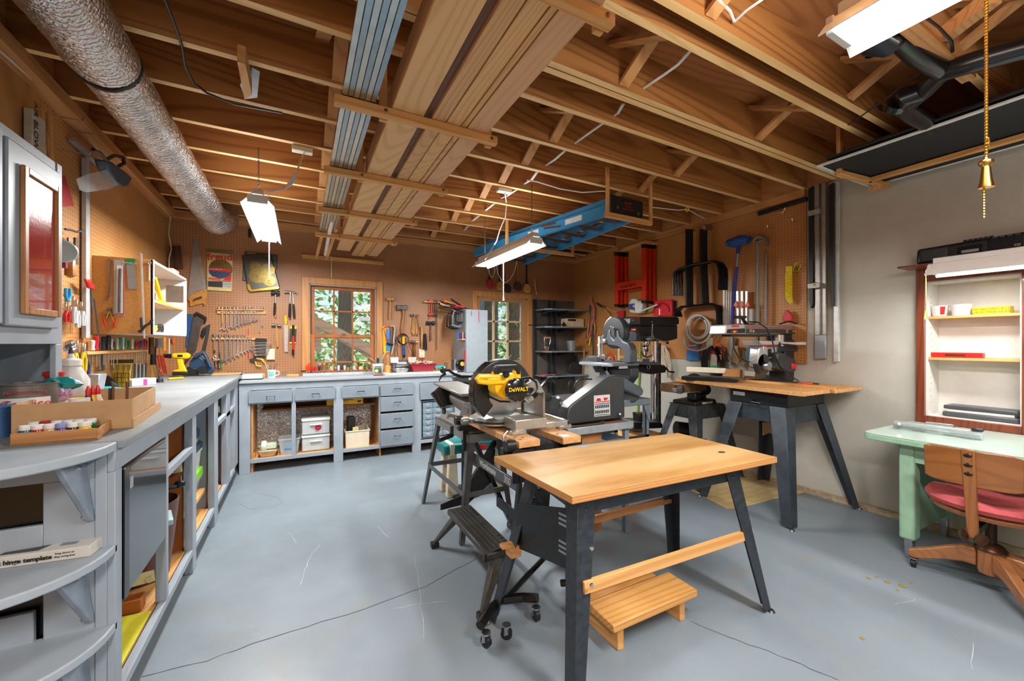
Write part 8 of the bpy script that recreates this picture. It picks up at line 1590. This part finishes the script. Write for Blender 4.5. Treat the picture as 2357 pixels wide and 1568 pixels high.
# ---- mini fridge and bins under the left bench
FR = T('mini_fridge', 'black mini fridge with a glossy door under the near end of the left bench', 'fridge')
y0, y1 = at(283.5,1000, X=-.543).y, at(386,1000, X=-.543).y
O('fridge_cabinet', B().box(-1.05, y0+.005,.406,-.606, y1-.03,.893), BLACK, FR,.006); O('fridge_door', B().box(-.60, y0,.425,-.545, y1,.893), pm('#1c2024',.2,.2,.06,8,.03,.6), FR,.014, seg=3); O('door_trim', B().box(-.5455, y0+.002,.43,-.54, y0+.05,.89), BLACKG, FR,.004, seg=2)
O('logo_badge', B().box(-.5448, y0+.068,.80,-.5438, y0+.10,.84), pm('#b9bcc0',.3,.6), FR)
WB_ = T('waste_bin', 'brown plastic waste bin full of black cable under the left bench', 'bin'); yc = 2.74
O('bin_body', B().rings([(Vector((-.70, yc-.07,.139)),.10),(Vector((-.70, yc-.07,.52)),.14),(Vector((-.70, yc-.07,.52)),.133),(Vector((-.70, yc-.07,.2)),.095)],(0,0,1),28), pm('#5b3a2e',.35,0,.08), WB_)
PG_ = T('power_cord', 'thick black cord with a three-pin plug hanging over the brown bin', 'cord'); O('cord_run', B().tube([(-.72, yc-.16,.50),(-.68, yc-.1,.56),(-.62, yc-.03,.57),(-.59, yc,.56)],.012,8), BLACK, PG_); O('plug_head', B().cb((-.575, yc+.02,.565),(.045,.035,.035),.6), BLACK, PG_,.008); O('plug_pins', B().cyl((-.57, yc+.02,.58),(-.57, yc+.02,.61),.003, n=6).cyl((-.58, yc+.03,.58),(-.58, yc+.03,.61),.003, n=6), CHROME, PG_); TOP[-1].name = 'plug_cable'; REG['plug_cable'] = REG.pop('power_cord',[]) if 'power_cord' in REG else []
SB = T('sander_tool', 'pale blue metal tool corner jutting beside the brown bin', 'tool'); O('metal_body', B().cb((-.60, yc-.22,.47),(.09,.10,.03),.3,.2), pm('#9fb4b8',.35,.4), SB,.004)
ya2, yb2 = py(452)+.03, py(494)-.32
b_ = bin_(-1.12,-.62, ya2, yb2+.3,.296,.10, pm('#b9bdb4',.3,0,.1,5,0,0,.8), 'clear bin with a bright green lid low under the left bench'); O('green_lid', B().box(-1.13, ya2-.01,.397,-.61, yb2+.31,.455), pm('#7fc832',.35), b_,.006)
b_ = bin_(-1.12,-.62, ya2, yb2+.3,.456,.13, pm('#c9c6bd',.4), 'off-white bin stacked on the green-lidded one under the left bench', fl=.01); 
O('navy_case', B().box(-1.10, ya2+.0,.587,-.61, yb2+.3,.64), NV, label='navy tool case lying on the off-white bin', cat='case', bev=.01); O('carton_flat', B().box(-1.1, ya2+.02,.641,-.63, yb2+.25,.665), CARD, label='flat cardboard box between the navy cases', cat='box', bev=.002); O('navy_case', B().box(-1.1, ya2+.0,.666,-.62, yb2+.28,.74), pm('#16395c',.4), label='upper navy tool case under the left bench with an orange latch', cat='case', bev=.015)
YS_ = T('sheet_metal', 'bright yellow metal sheet on the bottom shelf under the fridge', 'panel'); y0, y1 = py(283)+.02, py(372); O('panel_sheet', B().prism([(-.58, y0,.142),(-.58, y1,.142),(-1.1, y1,.16),(-1.1, y0,.16)],(0,0,.006)), pm('#dcd83a',.4,0,.06), YS_,.001)
# small things on the bench's lower shelf
O('orange_tray', B().box(-.95, py(372)+.02,.142,-.62, py(386)-.01,.20), pm('#a5591f',.5), label='brown wooden tray behind the yellow panel', cat='tray', bev=.003)
"""right wall"""
# ================================================================ RIGHT WALL
def R3p(*p): return R3(*p)
def sawhorse(x0, y0, y1, x1, yt1, yb1, par, P0=.10):
    pass
SH = T('folding_sawhorse', 'red folding metal sawhorse hanging on the right wall', 'sawhorse'); RS_ = pm('#d0300f',.35,.1,.08)
for i,(xa_, xb2, ya_, yb_2, P) in enumerate(((450,478,322,800,.16),(480,512,325,805,.10),(514,556,330,800,.05),(692,730,250,765,.20),(733,768,255,770,.12),(770,810,258,775,.06))):
    lg = O('leg', B().pp(wr(P), R3((xa_, ya_),(xb2, ya_-2),(xb2, yb_2),(xa_, yb_2)),.03), RS_, SH,.004); O('end_cap', B().pp(wr(P+.002), R3((xa_-2, ya_-6),(xb2+2, ya_-8),(xb2+2, ya_+28),(xa_-2, ya_+28)),.032), BLACK, lg); O('end_cap', B().pp(wr(P+.002), R3((xa_-2, yb_2-14),(xb2+2, yb_2-14),(xb2+2, yb_2+12),(xa_-2, yb_2+12)),.032), BLACK, lg)
O('cross_plate', B().pp(wr(.21), R3((450,598),(703,556),(703,620),(450,670)),.012), pm('#d33a18',.35,.1,.05), SH,.003); O('cross_plate', B().pp(wr(.10), R3((560,655),(692,630),(692,648),(560,678)),.012), RS_, SH,.003)
text('STABLEMATE', {'X': RW-.212}, *one(R3,572,622),.05, BLACK, SH, off=.002)
O('top_block', B().pp(wr(.10), R3((455,300),(735,208),(800,222),(800,248),(735,245),(455,330)),.09), PINEy, label='pine block under the plate from which the red sawhorse hangs', cat='block', bev=.003); TOP[-1].name = 'pine_block'
# black tube-frame folding legs
for i in range(4):
    o_ = .20-.04*i; t_ = T('table_legs', '%s black tubular folding table leg frame from the front on the right wall' % ORD[i], 'table legs', 'folding table leg frames on the right wall'); dx = i*22
    O('hoop', B().ptube(wr(o_), R3((980+dx*1.2,712),(980+dx*1.2,560),(990+dx,500),(1030+dx,470),(1150,430+i*4),(1330+dx*.5,400),(1375+dx*.8,420),(1395+dx,470),(1400+dx,540),(1395+dx,660)),.013), BLACKG, t_)
    O('hoop', B().ptube(wr(o_), R3((990+dx,900),(1000+dx*.6,850),(1050+dx*.3,812),(1330+dx*.3,785+i*2),(1365+dx*.7,810),(1378+dx*.8,870),(1382+dx*.9,1035)),.013), BLACKG, t_)
    for (a_, b_2) in ((1098,1100),(1228,1245)): O('leg_tube', B().ptube(wr(o_-.005), R3((a_+dx*.8,110),(a_+dx*.8,440),(b_2+dx*.8,795)),.011), BLACK, t_)
for i in range(4): O('spring_clip' if 0 else 'chrome_link', B().pp(wr(.16-.03*i), R3((1242+i*20,68),(1265+i*20,62),(1275+i*20,95),(1260+i*20,122),(1245+i*20,110)),.012), CHROME, label='%s chrome joint from the left at the top of the leg frames' % ORD[i], cat='joint', group='chrome joints of the leg frames')
for i in range(2): O('wall_bracket', B().ptube(wr(.1), R3((1085+i*80,90),(1085+i*80,120),(1110+i*80,130)),.005), CHROME, label=('left', 'right')[i]+' chrome hook over the black leg frames', cat='hook'); TOP[-1].name = 'chrome_hook'
# watering jug, package, scrub brush
WJ = T('detergent_jug', 'white jug with a long white spout pipe below the red sawhorse', 'jug'); O('jug_body', B().pp(wr(.14), R3((598,735),(640,738),(652,760),(692,752),(700,790),(690,862),(650,872),(590,862),(568,840),(578,770)),.09), pm('#d3d3cf',.4), WJ,.02, seg=3); O('jug_label', B().pp(wr(.142), R3((582,785),(630,780),(634,850),(575,845)),.002), pm('#2a4fa8',.4), WJ); O('yellow_mark', B().pp(wr(.144), R3((615,795),(630,795),(630,815),(615,812)),.002).pp(wr(.144), R3((585,835),(630,840),(628,850),(585,846)),.002), YEL, WJ); O('spout_pipe', B().ptube(wr(.15), R3((690,850),(840,790)),.011), pm('#c3cbc6',.4), WJ)
RP = T('hose_package', 'red plastic package with a coiled wire right of the white jug', 'package'); O('red_card', B().pp(wr(.10), R3((805,755),(965,742),(968,895),(795,890)),.04), pm('#c9202a',.35), RP,.01, seg=2); b = B(); c = at(*one(R3,872,860), **wr(.105)); b.tube([c+Vector((0,.12*math.cos(math.pi*k/12),.11*math.sin(math.pi*k/12))) for k in range(13)],.008,6); O('coil', b, pm('#8d1c20',.35), RP); O('white_print', B().pp(wr(.102), R3((850,830),(862,828),(862,885),(850,885)),.002), WHITE, RP)
O('blue_folder', B().pp(wr(.05), R3((965,745),(995,760),(995,890),(966,895)),.02), pm('#1a2a52',.4), label='dark blue card behind the red wire package', cat='card')
SBR = T('scrub_brush', 'blue scrub pad on a red board with a wooden handle on the right wall', 'brush'); O('blue_pad', B().pp(wr(.12), R3((485,925),(500,912),(570,908),(585,930),(575,962),(495,965)),.05), pm('#1f5fae',.8,0,.2,60,.5), SBR,.012, seg=2); O('red_board', B().pp(wr(.12), R3((485,965),(578,965),(586,945),(586,955),(578,975),(487,975)),.05), RED, SBR,.003); O('wooden_handle', B().ptube(wr(.10), R3((540,978),(540,1110)),.014), HANDLEW, SBR)
O('red_pack', B().pp(wr(.07), R3((470,855),(530,840),(528,910),(480,915)),.02), pm('#b51f2a',.4), label='small red and white package above the scrub pad', cat='package', bev=.003)
LP_ = T('bow_saw', 'pink tubular bow saw hanging at the left end of the right wall', 'saw'); O('pink_frame', B().ptube(wr(.08), R3((238,715),(235,760),(262,820),(262,900),(240,1020),(215,1090),(190,1125)),[.012,.02,.018,.015,.015,.016,.018]), pm('#b5635e',.45), LP_); O('saw_blade', B().ptube(wr(.06), R3((238,715),(215,900),(190,1130)),.005), STEELD, LP_)
LO = T('loppers', 'long-handled loppers with blue grips beside the pink bow saw', 'loppers'); O('handle', B().ptube(wr(.05), R3((225,800),(222,860)),.014), BLUE, LO); O('handle', B().ptube(wr(.05), R3((222,860),(205,1080)),.012), HANDLEW, LO); O('handle', B().ptube(wr(.05), R3((255,860),(275,1000),(268,1060)),.012), HANDLEW, LO)
GSr = T('hedge_shears', 'garden shears with wooden handles hanging right of the bow saw', 'shears'); O('blades', B().pp(wr(.06), R3((272,770),(300,775),(360,815),(345,825),(300,800)),.01), STEELD, GSr); O('pivot', B().ball(at(*one(R3,355,820), **wr(.07)),.03,8), STEEL, GSr); O('handle', B().ptube(wr(.06), R3((375,820),(425,845),(475,860)),.014), HANDLEW, GSr); O('handle', B().ptube(wr(.06), R3((365,835),(400,880),(415,900)),.014), HANDLEW, GSr)
for i,(x0, y0, x1, y1, c2, l) in enumerate(((232,1080,222,1160, '#e0c91f', 'yellow tipped'),(250,900,258,1250, '#2b2d30', 'black'),(175,1200,175,1330, '#b9793f', 'wooden'))): O('tool_pole' if 0 else 'garden_pole', B().ptube(wr(.05+.03*i), R3((x0, y0),(x1, y1)),.012), pm(c2,.4), label=l+' pole standing in the corner by the grey shelves', cat='pole')
# duster, poles
DU2 = T('duster', 'blue bristle duster on a blue telescopic pole on the right wall', 'duster'); rr2 = random.Random(2)
b = B()
for k in range(500):
    t0_ = rr2.random(); c = at(*one(R3,1470+t0_*195,232-28*t0_+14*math.sin(t0_*6)), **wr(.12)); dv_ = Vector((rr2.gauss(0,1), rr2.gauss(0,1), rr2.gauss(0,1))).normalized(); e = c+dv_*.065; b.add([c+dv_*.01, c+dv_.orthogonal().normalized()*.005, e],[(0,1,2)])
c1, c2_ = at(*one(R3,1475,232), **wr(.12)), at(*one(R3,1660,205), **wr(.12)); b.tube([c1, c1.lerp(c2_,.3)+Vector((0,0,-.01)), c1.lerp(c2_,.6)+Vector((0,0,.01)), c2_],[.035,.05,.05,.038],10)
O('bristle_head', b, pm('#24549a',.8,0,.3,60), DU2, flat=True); O('pole', B().ptube(wr(.10), R3((1575,250),(1565,330)),.018), pm('#233a9c',.4), DU2); O('pole', B().ptube(wr(.10), R3((1565,330),(1555,450)),.011), pm('#9db0c4',.35,.5), DU2); O('pole', B().ptube(wr(.10), R3((1555,450),(1512,960)),.013), pm('#1f3fae',.35), DU2)
CBn = T('conduit_bender', 'grey conduit bender with a curved shoe on a long pipe', 'pipe bender'); O('bender_shoe', B().ptube(wr(.10), R3((1705,225),(1720,195),(1755,175),(1795,180),(1825,205),(1838,245),(1835,262)),.018), pm('#8a7f70',.4,.6,.2), CBn); O('bender_shoe', B().ptube(wr(.10), R3((1708,215),(1745,225),(1800,205)),.012), pm('#8a7f70',.4,.6,.2), CBn); O('pipe_handle', B().ptube(wr(.10), R3((1744,250),(1744,700),(1744,1150)),.016), pm('#8f948a',.4,.5), CBn)
O('extension_pole', B().ptube(wr(.08), R3((1826,295),(1822,380),(1818,960)),[.005,.016,.017]), STEEL, label='bright steel tube standing right of the conduit bender', cat='pole'); TOP[-1].name = 'steel_tube'
# shelf standards and packs
for i in range(4): O('shelf_standard', B().pp(wr(.10-.015*i), R3((1430+i*20,575),(1446+i*20,573),(1442+i*20,1040),(1428+i*20,1045)),.01), pm('#d6d3cb',.4,.1), label='%s white shelf standard from the left in the plastic sleeve' % ORD[i], cat='shelf standard', group='white shelf standards in the sleeve')
for i in range(3): O('angle_bracket', B().pp(wr(.12-.02*i), R3((1548+i*42,670),(1568+i*42,668),(1572+i*38,960),(1555+i*38,962)),.012), pm('#c9cccd',.35,.5), label='%s perforated steel upright from the left with an orange spring clamp' % ORD[i], cat='upright'); TOP[-1].name = 'steel_upright'
for i in range(3): O('spring_clamp', B().pp(wr(.14), R3((1520+i*52,808),(1545+i*52,755),(1572+i*52,812),(1556+i*52,800),(1546+i*52,828),(1538+i*52,800)),.012), pm('#d9583a',.4), label='%s orange spring clamp on the steel uprights' % ORD[i], cat='clamp', bev=.002)
O('caulk_tube', B().ptube(wr(.08), R3((1690,830),(1690,960)),.026), pm('#b9bcb9',.4,.3), label='grey caulking tube on the right wall above the radial saw', cat='tube'); TOP[-1].name = 'sealant_cartridge'
# rope, bag, hose, cords
YR_ = T('rope_hank', 'hank of bright yellow rope hanging on the right wall', 'rope'); b = B()
for k in range(9): ph = k*.5; b.ptube(wr(.06+.006*(k % 3)), R3((2005+k*6,445),(2002+k*6,520),(2000+k*5,620),(2005+k*6,740),(2018+k*5,785-abs(k-4)*6)),.006,6)
O('rope_strands', b, pm('#e3c81a',.6), YR_); b = B()
for k in range(13): y = 515+k*17; b.ptube(wr(.085), R3((1995, y+6),(2025, y+10),(2056, y)),.007,6)
O('rope_wraps', b, pm('#e3c81a',.6), YR_); b = B()
for k in range(3): b.ptube(wr(.08), R3((2060,490),(2080,430-k*6),(2112,412-k*2),(2125+k*3,440),(2110,480),(2075,490)),.005,6)
O('rope_loop', b, pm('#e3c81a',.6), YR_)
O('red_bag', B().pp(wr(.08), R3((1990,845),(2004,838),(2022,850),(2050,890),(2052,940),(1970,945),(1968,905)),.03), pm('#bf1f2c',.5), label='red pouch hanging under the yellow rope', cat='pouch', bev=.006)
HS2 = T('clear_hose', 'coil of clear plastic tubing hanging on the right wall', 'hose'); b = B(); rr3 = random.Random(4)
for k in range(8):
    cx2, cy2, ra2 = 1205+rr3.uniform(-12,12),1010+rr3.uniform(-25,15),98+rr3.uniform(-18,18)
    b.ptube(wr(.07+.012*k), R3(*[(cx2+ra2*math.cos(a), cy2+ra2*1.12*math.sin(a)) for a in [2*math.pi*j/26 for j in range(26)]]),.0075,6, True)
b.ptube(wr(.1), R3((1075,1080),(1080,1150),(1120,1195),(1200,1210),(1280,1185),(1320,1160)),.008,6); O('hose_loops', b, pm('#cfcfc9',.15,0,.06,12,0,0,.82), HS2)
O('hose_tie', B().ptube(wr(.17), R3((1232,905),(1255,925)),.008), BLACK, HS2)
BP_ = T('fitting_package', 'blue and red blister package under the clear hose', 'package'); O('card', B().pp(wr(.04), R3((1098,1155),(1215,1150),(1215,1298),(1096,1296)),.02), pm('#2f73b5',.4), BP_,.004); O('red_strip', B().pp(wr(.042), R3((1100,1180),(1205,1180),(1205,1202),(1100,1202)),.002), pm('#d3572f',.4), BP_); O('white_top', B().pp(wr(.043), R3((1115,1156),(1190,1154),(1190,1168),(1115,1168)),.002), WHITE, BP_)
outlet(wr(.03), *R3((1280,1092))[0], *R3((1330,1170))[0], 'cream outlet box on the right wall behind the clear hose',2,1, th=.02)
b = B()
for k in range(6): b.ptube(wr(.06+.014*k), R3((1245+k*8,1400),(1238+k*10,1300),(1255+k*10,1210),(1310,1162+k*5),(1370-k*3,1180+k*6),(1420-k*8,1260),(1440-k*10,1360)),.009,6)
b.ptube(wr(.12), R3((1400,1180),(1445,1220),(1480,1310)),.009,6); O('black_cable_coil', b, BLACK, label='thick black cable looped on the right wall below the blister package', cat='cable')
b = B()
for k in range(5): b.ptube(wr(.05+.01*k), R3((1330+k*4,1250),(1345+k*4,1165),(1385,1140+k*5),(1425-k*4,1170),(1435-k*4,1240)),.006,6)
O('orange_cord', b, pm('#e0622a',.5), label='orange extension cord looped behind the black cable', cat='cord'); TOP[-1].name = 'orange_cable'
O('paper_pad', B().pp(wr(.10), R3((1318,1240),(1408,1245),(1408,1375),(1316,1378)),.02), pm('#e6d0c8',.6), label='pink and green pad hanging behind the black cable', cat='pad'); O('green_band', B().pp(wr(.125), R3((1318,1342),(1408,1340),(1408,1376),(1316,1378)),.004), pm('#1eb05c',.5), label='green strip across the bottom of the pink pad', cat='strip'); TOP[-1].name = 'green_strip'
b = B()
for k in range(8): b.ptube(wr(.05+.008*k), R3((880+k*3,1160),(870+k*10,1230),(885+k*11,1330),(905+k*7,1420),(925,1440+k*3),(940-k*3,1380),(935-k*6,1250),(895,1160)),.005,5)
O('white_cord_hank', b, pm('#cbbfa9',.6), label='hank of off-white cord hanging behind the drill press', cat='cord'); TOP[-1].name = 'cord_hank'
b = B()
for k in range(7): b.ptube(wr(.06+.008*k), R3((1540+k*4,1165),(1512+k*8,1240),(1520+k*8,1310),(1560,1325+k*2),(1600-k*3,1280),(1600-k*6,1200),(1560,1160)),.005,5)
O('tan_rope', b, pm('#a98c66',.7), label='tan rope hank hanging behind the radial saw', cat='rope')
O('grey_pipe', B().ptube(wr(.05), R3((1520,1090),(1495,1330)),.03), pm('#9a9d9a',.45,.4), label='grey metal pipe leaning left of the tan rope', cat='pipe')
TS = T('blade_package', 'teal round blade package hanging left of the radial saw motor', 'package'); c = at(*one(R3,1715,1245), **wr(.06)); O('round_pack', B().cyl(c, c+Vector((.02,0,0)),.10, n=32), pm('#3f7280',.35), TS,.006); O('top_tab', B().pp(wr(.06), R3((1668,1152),(1745,1155),(1740,1180),(1665,1178)),.02), pm('#3f7280',.35), TS); O('red_name', B().pp(wr(.062), R3((1685,1225),(1745,1225),(1745,1238),(1685,1240)),.002), RED, TS)
# floor-standing odds and ends by the wall
for i,(u0, v0, u1, v1, c2, r, l) in enumerate(((1345,815,1338,905, '#b0703c',.012, 'wooden handle leaning left of the band saw'),(1474,790,1466,1000, '#7ea82a',.014, 'bright green pole standing behind the drill press'),(1458,812,1440,900, '#5a4a3e',.012, 'brown hooked crowbar behind the drill press'),(1425,790,1425,840, '#cfc39b',.022, 'cream post behind the band saw'))):
    O('leaning_pole', B().ptube(wr(.022),[(u0, v0),(u1, v1)], r), pm(c2,.45), label=l, cat='pole')
ob = T('orange_clamp', 'orange hand clamp on the pine rail behind the band saw table', 'clamp'); O('clamp_body', B().ptube(wr(.10), R3((360,1310),(375,1265),(400,1240),(430,1260),(440,1340)),.022), pm('#d9441c',.4), ob)
O('pine_rail', B().pp(wr(.03), R3((440,1255),(665,1245),(665,1275),(440,1285)),.029), PINEy, label='pine rail fixed low on the right pegboard', cat='rail', bev=.002)
O('pine_post', B().pp(wr(.06), R3((445,1250),(465,1250),(465,1345),(445,1345)),.03), PINEz, label='short pine post at the left end of the low rail', cat='post')
# aluminium parts at the end of the pegboard
SL = T('folded_scaffold', 'tall aluminium track pair standing on the wall at the end of the pegboard', 'track'); 
P = wr(.06)
O('aluminium_plate', B().pp(P,[(1873,425),(1900,420),(1901,770),(1876,772)],.04), pm('#a9a49c',.35,.6,.1), SL,.002); O('aluminium_plate', B().pp(wr(.05),[(1875,772),(1900,770),(1900,825),(1875,826)],.03), pm('#a3abb3',.35,.5,.06), SL,.002); O('centre_rib', B().pp(wr(.075),[(1885,423),(1888,423),(1889,770),(1886,771)],.015), STEELD, SL)
O('black_channel', B().pp(wr(.08),[(1860,436),(1871,428),(1871,700),(1866,710),(1862,690)],.05), pm('#1e2226',.4,.2), SL,.002); O('black_channel', B().pp(wr(.08),[(1907,426),(1919,420),(1919,705),(1914,705),(1908,600)],.05), pm('#1e2226',.4,.2), SL,.002)
O('white_channel', B().pp(wr(.05),[(1920,418),(1930,417),(1930,832),(1918,834)],.03), pm('#cfd1d2',.35,.3), SL,.002)
for v in (487,656): O('wing_nut', B().ball(at(1878, v, **wr(.10)),.025,8).cb(at(1874, v+2, **wr(.11)),(.02,.09,.04)), pm('#a5a193',.4,.4), SL)
DT2 = T('display_hook_bar', 'black rail with chrome hooks at the top right of the pegboard', 'rail'); O('black_rail', B().pp(wr(.05),[(1742,488),(1856,453),(1856,462),(1744,496)],.03), BLACK, DT2,.003); O('chrome_hook', B().ptube(wr(.08), R3((1930,-35),(1960,-50),(1990,-30)),.005).ptube(wr(.08),[(1794,478),(1800,495),(1808,478)],.005), CHROME, DT2)
for i,(u, v) in enumerate(((1835,512),(1778,527))): p = at(u, v, **wr(.012)); O('peg_hook', B().tube([p+Vector((0,-.02,0)), p+Vector((-.10,-.01,0)), p+Vector((-.105,-.01,.02))],.004,6), CHROME, label=('upper', 'lower')[i]+' empty peg hook at the right end of the pegboard', cat='hook')
# ================================================================ CABLES UNDER THE JOISTS
b = B()
HX = [(5.1,1.1,602),(0,0,0)]
pts = [(1745,10),(1690,50)]; o1 = B().tube([at(u, v, Z=2.74) for u, v in ((1755,-2),(1720,22),(1690,50))],.006,6).tube([at(u, v, Z=2.74) for u, v in ((1650,-5),(1680,25),(1690,50))],.006,6); O('ceiling_cable', o1, WHITE, label='white cable pair at the top of the picture between two joists', cat='cable')
seg = [((1594,110),(1560,148),(1530,170),(1478,205)),((1433,240),(1420,262),(1402,272)),((1388,283),(1350,310),(1312,337)),((1298,348),(1275,368),(1247,386)),((1235,396),(1222,414),(1198,428)),((1186,438),(1165,452),(1148,458)),((1135,470),(1112,488)),((1100,498),(1082,512)),((1075,522),(1060,538))]
for i, s_ in enumerate(seg): b = B().tube([at(u, v, Z=2.75) for u, v in s_],.006,6).tube([at(u+4, v-1, Z=2.75) for u, v in s_],.005,6); O('ceiling_cable', b, WHITE, label='%s visible stretch from the front of the white cable threaded through the joists' % ORD[i], cat='cable', group='white cable through the joists')
O('ceiling_cable', B().tube([at(u, v, Z=2.69) for u, v in ((1213,415),(1235,418),(1290,435),(1340,443),(1390,440),(1400,445))],.005,6), WHITE, label='thin white cable curving to the near end of the ladder', cat='cable')
O('ceiling_cable', B().tube([at(u, v, Z=2.69) for u, v in ((1500,477),(1560,484),(1582,482),(1630,508))],.005,6), WHITE, label='thin white cable running from the ladder to the right wall', cat='cable')
O('cable_hook', torus(B(), at(1582,482, Z=2.68),.02,.006,(1,0,0)), YEL, label='small yellow hook holding the white cable', cat='hook')
O('black_lead', B().tube([at(u, v, Z=2.685) for u, v in ((378,-5),(400,50),(418,103),(425,150),(445,190),(476,214),(540,240),(650,260))],.006,6), BLACK, label='black cable sagging across the joists right of the duct', cat='cable')
O('hook_block', B().prism([at(u, v, Z=2.60) for u, v in ((546,142),(565,148),(580,218),(563,230))],(0,0,.08)), PINEy, label='pine block with a steel hook under a joist beside the black cable', cat='block'); O('steel_plate', B().prism([at(u, v, Z=2.69) for u, v in ((580,155),(598,165),(592,225),(565,228),(552,195))],(0,0,.006)), STEELD, label='dark perforated joist plate behind the hook block', cat='plate')
for dz, dy in ((0,0),(.02,.004),(-.02,.002)): 
    O('wall_cable', B().tube([(LW+.03+.02*math.sin(y*3+dz*50), y,2.655+dz+.008*math.sin(y*5+dz*90)) for y in [.6+.2*k for k in range(24)]],.005,6), pm('#c9c2b2',.5), label='%s grey cable running along the top of the left wall' % ('middle' if dz == 0 else 'upper' if dz > 0 else 'lower'), cat='cable')
O('corner_cable', B().tube([(LW+.05, BW-.09,2.62),(LW+.03, BW-.07,2.45),(LW+.05, BW-.06,2.3),(LW+.03, BW-.05,2.2),(LW+.025, BW-.03, c_zt+.02)],.006,6), pm('#d6c9a0',.5), label='cream cable dropping down the far left corner', cat='cable')
settle()
